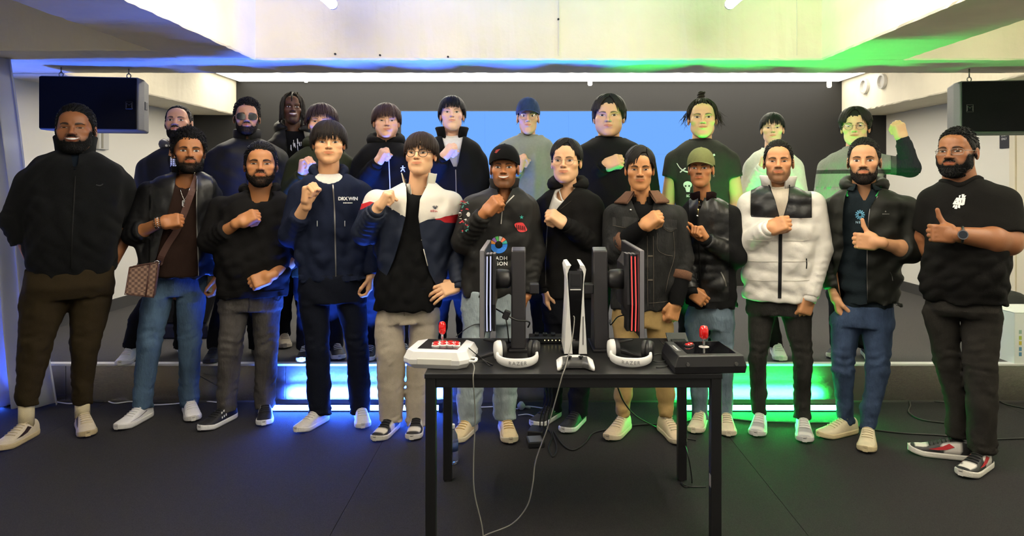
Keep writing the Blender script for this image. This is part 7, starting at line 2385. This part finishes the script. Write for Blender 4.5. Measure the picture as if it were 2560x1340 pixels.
SZ = STAGE_Z
def p_scarf():
    p = Person('bearded man in a black jacket with a white patterned hood, on the stage', 435, 4.88, SZ, skin='#c08e6c')
    p.head(446, 262, 352, w=1.0, yaw=-12, pitch=9, jaw=.95, nose=1.15, eye='round', hair=('recede', dict(len=.016, lift=.2, back=.8, sweep=.0)), vol=(.006, .008, .010), hc='#15110e', beard=('full', .88, .005), brow=1.1, h=.004)
    T = [(368, 412, 482), (380, 378, 505), (400, 354, 524), (450, 345, 532), (540, 348, 530), (640, 350, 526), (690, 352, 522)]
    p.body(T, {'R': dict(p=[(366, 422, 0), (350, 520, .02), (356, 615, -.05)], r=(.075, .066, .048), hand='relaxed', back=(-1, -.2, 0)), 'L': dict(p=[(512, 422, 0), (526, 520, .02), (522, 615, -.05)], r=(.075, .066, .048), hand='relaxed', back=(1, -.2, 0))}, neck=(446, 376), nr=.056)
    p.layer('tshirt', cloth('#131313'), T, grow=-.012, arms=False, h=.012, neckdrop=.02)
    p.polys('print', [[(426 + (k % 4) * 6, 393 + (k // 4) * 5), (430 + (k % 4) * 6, 392 + (k // 4) * 5), (430.5 + (k % 4) * 6, 396 + (k // 4) * 5), (425.5 + (k % 4) * 6, 396.5 + (k // 4) * 5)] for k in range(20)], INK)
    m = cloth('#121213', 'nylon')
    p.layer('jacket', m, T, kb=.64, opening=[(362, 424, 474), (400, 420, 470), (460, 430, 462), (540, 440, 452)], h=.011)
    pm = bpy.data.materials.new('patterned_lining'); pm.use_nodes = True
    nt = pm.node_tree; vz = nt.nodes.new('ShaderNodeTexVoronoi'); vz.inputs['Scale'].default_value = 22; tc = nt.nodes.new('ShaderNodeTexCoord'); rp = nt.nodes.new('ShaderNodeValToRGB'); rp.color_ramp.interpolation = 'CONSTANT'
    rp.color_ramp.elements[0].color = (.6, .6, .58, 1); rp.color_ramp.elements[1].position = .30; rp.color_ramp.elements[1].color = (.05, .05, .052, 1)
    nt.links.new(tc.outputs['Object'], vz.inputs['Vector']); nt.links.new(vz.outputs['Distance'], rp.inputs[0]); nt.links.new(rp.outputs[0], nt.nodes['Principled BSDF'].inputs['Base Color']); nt.nodes['Principled BSDF'].inputs['Roughness'].default_value = .6
    p.hood(pm, drop=.13, size=1.05, dz=.05, rx=.092, gap=.35)
    back_legs(p, 430, '#111113', left=[(400, 735, 0, 36), (352, 800, -.02, 30), (326, 868, -.04, 26)], right=[(470, 735, 0, 34), (462, 800, 0, 28), (458, 870, 0, 26)], shoes='#dcdad6', yaws=(-14, 6))
    p.finish_body()
p_scarf()

def p_sunglasses():
    p = Person('bearded man in dark sunglasses and a black zipped jacket, on the stage', 618, 4.85, SZ, skin='#b3805e')
    p.head(617, 244, 338, w=1.02, yaw=0, pitch=3, jaw=1.0, nose=1.05, eye='round', hair=('curly', dict(len=.034, lift=.7, back=.1, sweep=.35, curl=.4)), vol=(.010, .012, .026), hc='#14100e', beard=('full', .8, .004), brow=1.0, glasses=('sun', '#4a3a2c'), h=.004)
    T = [(346, 585, 652), (358, 552, 686), (376, 526, 708), (430, 520, 712), (540, 524, 710), (640, 528, 706), (690, 530, 702)]
    p.body(T, {'R': dict(p=[(540, 398, 0), (524, 500, .02), (532, 600, -.05)], r=(.080, .070, .05), hand='relaxed', back=(-1, -.2, 0)), 'L': dict(p=[(696, 398, 0), (710, 500, .02), (704, 600, -.05)], r=(.080, .070, .05), hand='relaxed', back=(1, -.2, 0))}, neck=(618, 354), nr=.058)
    m = cloth('#141414', 'nylon')
    p.layer('jacket', m, T, kb=.64, h=.011)
    p.stand(m, hgt=.060, flare=.008, gap=.10, rx=.074, drop=.03, th=.012, dz=.012)
    p.strip('zipper', [(618, 372), (618, 460), (618, 560), (618, 680)], 4, cloth('#060606', 'nylon'))
    back_legs(p, 608, '#131315', left=[(575, 735, 0, 34), (552, 800, 0, 28), (536, 872, 0, 26)], shoes='#141416', sole='#1c1c20', yaws=(-8, 10))
    p.finish_body()
p_sunglasses()

def p_dreads():
    p = Person('smiling man with long dreadlocks in a black hooded puffer, back of the stage', 733, 5.22, SZ, skin='#5a3a28')
    p.head(731, 231, 311, w=.92, yaw=2, pitch=5, jaw=.9, nose=1.25, smile=.9, teeth=True, eye='round', hair=('dreads', {}), vol=(.012, .012, .012), hc='#17120e', beard=('goatee', .5, .0), brow=.8, h=.004, lip=(.16, .07, .055))
    T = [(326, 700, 764), (338, 682, 788), (354, 668, 802), (420, 664, 806), (520, 668, 800), (620, 672, 795), (680, 675, 790)]
    p.body(T, {'R': dict(p=[(682, 378, 0), (670, 470, .02), (676, 565, -.05)], r=(.085, .075, .052), hand='relaxed', back=(-1, -.2, 0)), 'L': dict(p=[(788, 378, 0), (800, 470, .02), (794, 565, -.05)], r=(.085, .075, .052), hand='relaxed', back=(1, -.2, 0))}, neck=(732, 332), nr=.054)
    p.layer('tshirt', cloth('#0e0e0f'), T, grow=-.012, arms=False, h=.012)
    R = random.Random(3)
    p.polys('print', [[(x, y), (x + 2, y - 1), (x + R.uniform(0, 5), y + R.uniform(8, 16)), (x + R.uniform(-2, 2), y + R.uniform(6, 12))] for x, y in [(R.uniform(726, 752), R.uniform(346, 366)) for _ in range(9)]], INK)
    m = cloth('#181817', 'nylon')
    p.layer('puffer_jacket', m, T, kb=.72, puff=(.010, .11), h=.011, opening=[(322, 712, 758), (350, 716, 764), (420, 722, 758), (520, 730, 748)])
    p.hood(m, drop=.09, size=1.35, dz=.045, rx=.098, gap=.45)
    back_legs(p, 733, '#131416', left=[(705, 735, 0, 30), (708, 790, 0, 22), (708, 842, 0, 19)], right=[(762, 735, 0, 30), (766, 790, 0, 22), (768, 842, 0, 20)], shoes='#a49b8c', sole='#b8b0a2', yaws=(4, 10), v0=680)
    p.finish_body()
p_dreads()

def p_olive():
    p = Person('man in an olive hoodie half hidden behind the navy hoodie, raising a fist', 802, 4.84, SZ, skin='#dcaa88')
    p.head(804, 258, 352, w=1.06, yaw=-6, pitch=4, jaw=1.02, fat=.2, nose=.95, eye='narrow', hair=('fringe', dict(front=.036, side=-.006, flare=.010, curl=.18)), vol=(.018, .024, .026), hc='#33231c', brow=.6, h=.004)
    T = [(364, 768, 846), (378, 742, 864), (398, 724, 880), (450, 722, 884), (540, 724, 882), (640, 728, 880), (690, 730, 876)]
    p.body(T, {'R': dict(p=[(740, 418, 0), (720, 490, -.04), (756, 436, -.18)], r=(.078, .076, .050), end=.95, hand='fist', back=(-.85, .5, .1), dir=(.12, -.2, 1), hsize=1.1), 'L': dict(p=[(868, 418, 0), (882, 510, .02), (878, 605, -.05)], r=(.078, .07, .05), hand='relaxed', back=(1, -.2, 0))}, neck=(803, 372), nr=.057)
    m = cloth('#2c3020')
    p.layer('hoodie', m, T, kb=.64, h=.011, cuffmat=m)
    p.hood(m, drop=.06, size=1.1, dz=.06, rx=.094)
    back_legs(p, 800, '#14151b', left=[(772, 735, 0, 34), (768, 800, 0, 28), (764, 870, 0, 27)], right=[(832, 735, 0, 34), (834, 800, 0, 28), (836, 870, 0, 27)], shoes='#1a1a1c', sole='#d8d6d2', yaws=(-6, 8), w=30)
    p.finish_body()
p_olive()

def p_emblem():
    p = Person('man in a black zip hoodie with a small white emblem, fist under his chin', 965, 4.85, SZ, skin='#d8a888')
    p.head(966, 257, 346, w=1.10, yaw=2, pitch=1, jaw=1.05, fat=.55, nose=.95, eye='narrow', hair=('fringe', dict(front=.034, side=-.004, flare=.004, sweep=-.25)), vol=(.016, .022, .024), hc='#3a281f', brow=.5, h=.004)
    T = [(356, 925, 1006), (368, 904, 1026), (386, 890, 1040), (440, 886, 1046), (540, 890, 1042), (640, 893, 1038), (690, 896, 1036)]
    p.body(T, {'R': dict(p=[(906, 412, 0), (892, 478, -.04), (942, 408, -.20)], r=(.082, .080, .050), end=.96, hand='fist', back=(-.5, -.4, .6), dir=(.45, -.2, .85), hsize=1.12), 'L': dict(p=[(1026, 412, 0), (1042, 510, .02), (1038, 605, -.05)], r=(.080, .07, .05), hand='relaxed', back=(1, -.2, 0))}, neck=(965, 364), nr=.064)
    m = cloth('#121212')
    p.layer('zip_hoodie', m, T, kb=.66, h=.011, cuffmat=m)
    p.hood(m, drop=.06, size=1.25, dz=.055, rx=.096)
    p.strip('zipper', [(971, 374), (973, 420), (975, 470), (976, 560)], 2.5, INK)
    cx, cy = 1007, 422
    p.polys('emblem', [[(cx - 6, cy - 3), (cx + 6, cy - 4), (cx + 6, cy - 2), (cx - 6, cy - 1)], [(cx - 1.5, cy - 8), (cx + 1.5, cy - 8), (cx + 1.5, cy + 1), (cx - 1.5, cy + 1)], [(cx - 1, cy), (cx + 1, cy), (cx + 6, cy + 7), (cx + 4, cy + 8)], [(cx - 1, cy), (cx + 1, cy + 1), (cx - 4, cy + 8), (cx - 6, cy + 6)], [(cx - 4, cy + 2), (cx + 4, cy + 1), (cx + 4, cy + 3), (cx - 4, cy + 4)]], INK)
    back_legs(p, 965)
    p.finish_body()
p_emblem()

def p_whitetee():
    p = Person('man in a black zip jacket over a white T-shirt, fist at his collar', 1130, 4.85, SZ, skin='#dfb396')
    p.head(1130, 238, 330, w=1.0, yaw=0, pitch=8, jaw=.98, nose=.92, eye='asian', hair=('fringe', dict(front=.040, side=-.006, flare=.004)), vol=(.016, .022, .024), hc='#100d0d', brow=.6, h=.004)
    T = [(342, 1092, 1168), (354, 1072, 1190), (372, 1056, 1206), (430, 1050, 1214), (540, 1052, 1212), (640, 1055, 1208), (690, 1058, 1205)]
    p.body(T, {'R': dict(p=[(1076, 404, 0), (1066, 474, -.04), (1106, 394, -.20)], r=(.080, .078, .050), end=.96, hand='fist', back=(-.4, -.5, .7), dir=(.6, -.2, .75), hsize=1.1), 'L': dict(p=[(1194, 404, 0), (1210, 505, .02), (1205, 605, -.05)], r=(.082, .07, .05), hand='relaxed', back=(1, -.2, 0))}, neck=(1130, 350), nr=.057)
    tee = cloth('#d3d0cc')
    p.layer('tshirt', tee, T, grow=-.013, arms=False, h=.012); p.crew(tee, drop=.04, r=.005)
    m = cloth('#131313')
    p.layer('zip_jacket', m, T, kb=.66, h=.011, opening=[(338, 1104, 1158), (375, 1114, 1151), (405, 1128, 1146), (424, 1137, 1140)], cuffmat=m)
    p.stand(m, hgt=.06, flare=.026, gap=.5, rx=.082, drop=.06, dz=.012, th=.012)
    p.strip('zipper', [(1139, 424), (1140, 460), (1141, 540), (1142, 640)], 2.5, ZIP)
    back_legs(p, 1130)
    p.finish_body()
p_whitetee()

def p_sweater():
    p = Person('thin man in a blue denim cap, glasses and a grey sweater before the screen', 1318, 4.85, SZ, skin='#cfa384')
    p.head(1320, 248, 337, w=.92, yaw=0, pitch=1, jaw=.88, nose=1.0, eye='asian', hair=('cap', {}), vol=(.004, .004, .012), hc='#15120f', brow=.7, glasses=('round', '#9a8a72'), cap=dict(col='#2c3c5c', tilt=6, up=.012, blen=.048, kind='denim'), h=.004)
    T = [(340, 1286, 1354), (350, 1258, 1378), (366, 1244, 1388), (430, 1234, 1394), (540, 1238, 1390), (640, 1242, 1386), (690, 1244, 1384)]
    p.body(T, {'R': dict(p=[(1258, 398, 0), (1244, 480, -.03), (1292, 428, -.18)], r=(.074, .070, .048), end=.96, hand='fist', back=(-.5, -.3, .5), dir=(.3, -.2, 1), hsize=1.08), 'L': dict(p=[(1374, 398, 0), (1390, 500, .02), (1385, 600, -.05)], r=(.074, .066, .048), hand='relaxed', back=(1, -.2, 0))}, neck=(1320, 350), nr=.050)
    m = cloth('#7c827a')
    p.layer('sweater', m, T, kb=.62, h=.011, amp=.005, cuffmat=m)
    p.crew(m, drop=.05, r=.008, rx=.074, ry=.076)
    b = MB(); e = p.HM @ Vector((-.083, -.004, -.040)); b.lathe([(.0005, -.003), (.003, 0), (.0005, .003)], e, n=8); p.part('earring', b.v, b.f, SILVER)
    back_legs(p, 1318)
    p.finish_body()
p_sweater()

def p_black_sweater():
    p = Person('heavy-set man with parted hair in a plain black sweater before the screen', 1525, 4.85, SZ, skin='#cba07a')
    p.head(1522, 234, 342, w=1.08, yaw=-2, pitch=1, jaw=1.1, fat=.9, nose=1.0, eye='asian', hair=('part', dict(part=.004, front=.040, side=-.002, back=-.05)), vol=(.018, .020, .026), hc='#231d19', brow=.9, h=.004)
    T = [(346, 1484, 1562), (356, 1458, 1590), (374, 1436, 1612), (430, 1426, 1632), (540, 1428, 1636), (640, 1432, 1632), (690, 1436, 1630)]
    p.body(T, {'R': dict(p=[(1458, 412, 0), (1450, 488, -.04), (1510, 414, -.20)], r=(.090, .082, .052), end=.96, hand='fist', back=(-.3, -.8, .4), dir=(.8, -.2, .3), hsize=1.15), 'L': dict(p=[(1612, 412, 0), (1630, 510, .02), (1626, 610, -.05)], r=(.090, .078, .055), hand='relaxed', back=(1, -.2, 0))}, neck=(1522, 356), nr=.072)
    m = cloth('#121212')
    p.layer('sweater', m, T, kb=.68, belly=.03, h=.011, cuffmat=m)
    p.crew(m, drop=.035, r=.008, rx=.084, ry=.086)
    back_legs(p, 1530)
    p.finish_body()
p_black_sweater()

def p_knot():
    p = Person('man with a topknot in a dark T-shirt with crossed sword and skull print, on stage', 1752, 4.85, SZ, skin='#cfa57c')
    p.head(1756, 229, 345, w=1.04, yaw=2, pitch=1, jaw=1.08, nose=.95, chin_k=.3, eye='asian', hair=('knot', dict(kx=-.006)), vol=(.010, .010, .012), knot_h=.040, hc='#241c17', brow=.9, h=.004)
    T = [(350, 1720, 1790), (360, 1696, 1814), (378, 1684, 1828), (430, 1682, 1826), (540, 1692, 1820), (640, 1694, 1818), (690, 1696, 1816)]
    p.body(T, {'R': dict(p=[(1686, 402, 0), (1670, 500, .02), (1678, 600, -.04)], r=(.080, .066, .05), end=-.42, hand='relaxed', back=(-1, -.2, 0), bare=(.054, .048, .032)), 'L': dict(p=[(1824, 402, 0), (1842, 500, .02), (1834, 600, -.04)], r=(.080, .066, .05), end=-.42, hand='relaxed', back=(1, -.2, 0), bare=(.054, .048, .032))}, neck=(1754, 362), nr=.064)
    m = cloth('#2f302c')
    p.layer('tshirt', m, T, kb=.62, h=.011)
    p.crew(m, drop=.045, r=.007, rx=.078, ry=.080)
    p.strip('sword_print', [(1692, 408), (1700, 420), (1712, 428), (1730, 432)], 4, INK, taper=lambda t: .4 + .6 * t)
    p.strip('sword_print', [(1787, 386), (1778, 392), (1764, 404)], 5, INK); p.strip('sword_print', [(1700, 431), (1706, 426), (1714, 420)], 3, INK)
    p.polys('skull_print', [[(1719 + 11 * math.cos(t), 462 + 9 * math.sin(t)) for t in [2 * math.pi * k / 16 for k in range(16)]], [(1713, 470), (1726, 470), (1724, 480), (1716, 480)]], INK)
    p.polys('skull_print', [[(1714 + 2.5 * math.cos(t) + d, 465 + 2.5 * math.sin(t)) for t in [2 * math.pi * k / 10 for k in range(10)]] for d in (0, 9)], ink('#2f302c'), off=.005)
    p.text('SOI', 1722, 490, 6, INK, bold=.04)
    back_legs(p, 1754)
    p.finish_body()
p_knot()

def p_pale():
    p = Person('young man with a blunt fringe in a pale sweater behind the white puffer', 1930, 4.85, SZ, skin='#d9b492')
    p.head(1931, 281, 360, w=1.04, yaw=2, pitch=2, jaw=.95, nose=.92, eye='asian', hair=('fringe', dict(front=.040, side=.004, flare=.002)), vol=(.012, .020, .018), hc='#0f0d0d', brow=.5, h=.004)
    T = [(372, 1902, 1962), (384, 1880, 1986), (402, 1868, 2000), (450, 1862, 2006), (540, 1866, 2004), (640, 1868, 2000), (690, 1870, 1998)]
    p.body(T, {'R': dict(p=[(1880, 422, 0), (1868, 500, -.03), (1905, 420, -.14)], r=(.072, .068, .048), end=.96, hand='fist', back=(-.5, .5, .5), dir=(.3, -.2, 1), hsize=1.0), 'L': dict(p=[(1986, 422, 0), (2002, 510, .02), (1998, 600, -.05)], r=(.072, .066, .048), hand='relaxed', back=(1, -.2, 0))}, neck=(1931, 380), nr=.050)
    m = cloth('#cfd0c6')
    p.layer('sweater', m, T, kb=.64, h=.011, amp=.006, cuffmat=m)
    p.crew(m, drop=.03, r=.008)
    back_legs(p, 1932, '#141414', left=[(1902, 735, 0, 32), (1922, 800, 0, 26), (1940, 868, 0, 22)], right=[(1965, 735, 0, 32), (1990, 800, 0, 26), (2000, 868, 0, 22)], shoes='#dedcd6', sole='#dedcd6', yaws=(8, 6))
    p.finish_body()
p_pale()

def p_striped():
    p = Person('man in glasses and a grey and black striped knit sweater, arm raised in a fist', 2132, 4.85, SZ, skin='#d3ab84')
    p.head(2138, 266, 364, w=1.02, yaw=-3, pitch=1, roll=0, jaw=.98, nose=.95, eye='narrow', hair=('part', dict(part=.0, front=.040, side=-.004, back=-.05)), vol=(.020, .022, .022), hc='#1d1714', brow=.8, glasses=('round', '#6f675a'), h=.004)
    T = [(370, 2104, 2168), (382, 2080, 2192), (398, 2062, 2208), (450, 2052, 2212), (540, 2054, 2210), (640, 2056, 2206), (690, 2058, 2204)]
    p.body(T, {'R': dict(p=[(2068, 420, 0), (2052, 515, .02), (2056, 610, -.05)], r=(.076, .068, .05), hand='relaxed', back=(-1, -.2, 0)), 'L': dict(p=[(2198, 408, 0), (2276, 420, -.03), (2257, 348, -.06)], r=(.076, .070, .050), end=.92, hand='fist', back=(.6, -.7, .2), dir=(-.25, -.15, 1), hsize=1.1)}, neck=(2136, 382), nr=.055)
    wv = p.L(2100, 0)
    cols = ['#7d807a', '#3a3b3a', '#868a82', '#8f938b', '#4c4e4c', '#20242a']
    lv = [p.L(2130, v, -.1)[2] for v in (424, 434, 470, 520, 560)]
    xe = p.L(2240, 420)[0]; xe2 = p.L(2262, 420)[0]
    z0 = [(lambda V, q=q: (V[:, 2] - q), k + 1) for k, q in enumerate(lv)]
    z0 += [((lambda V: np.maximum(p.L(2226, 420)[0] - V[:, 0], 0 * V[:, 0] - 1)), 4), ((lambda V: xe - V[:, 0]), 5)]
    mats = [mat('knit_' + c.strip('#'), c, rough=.9, bump=.9, bscale=90, stretch=(1.6, 1.6, .35), spec=.2) for c in cols]
    p.layer('sweater', None, T, kb=.62, h=.010, amp=.005, zones=z0, mats=mats, cuffmat=mats[5])
    p.crew(mats[0], drop=.035, r=.008)
    back_legs(p, 2132, '#16171a')
    p.finish_body()
p_striped()
print('people', len(PEOPLE))
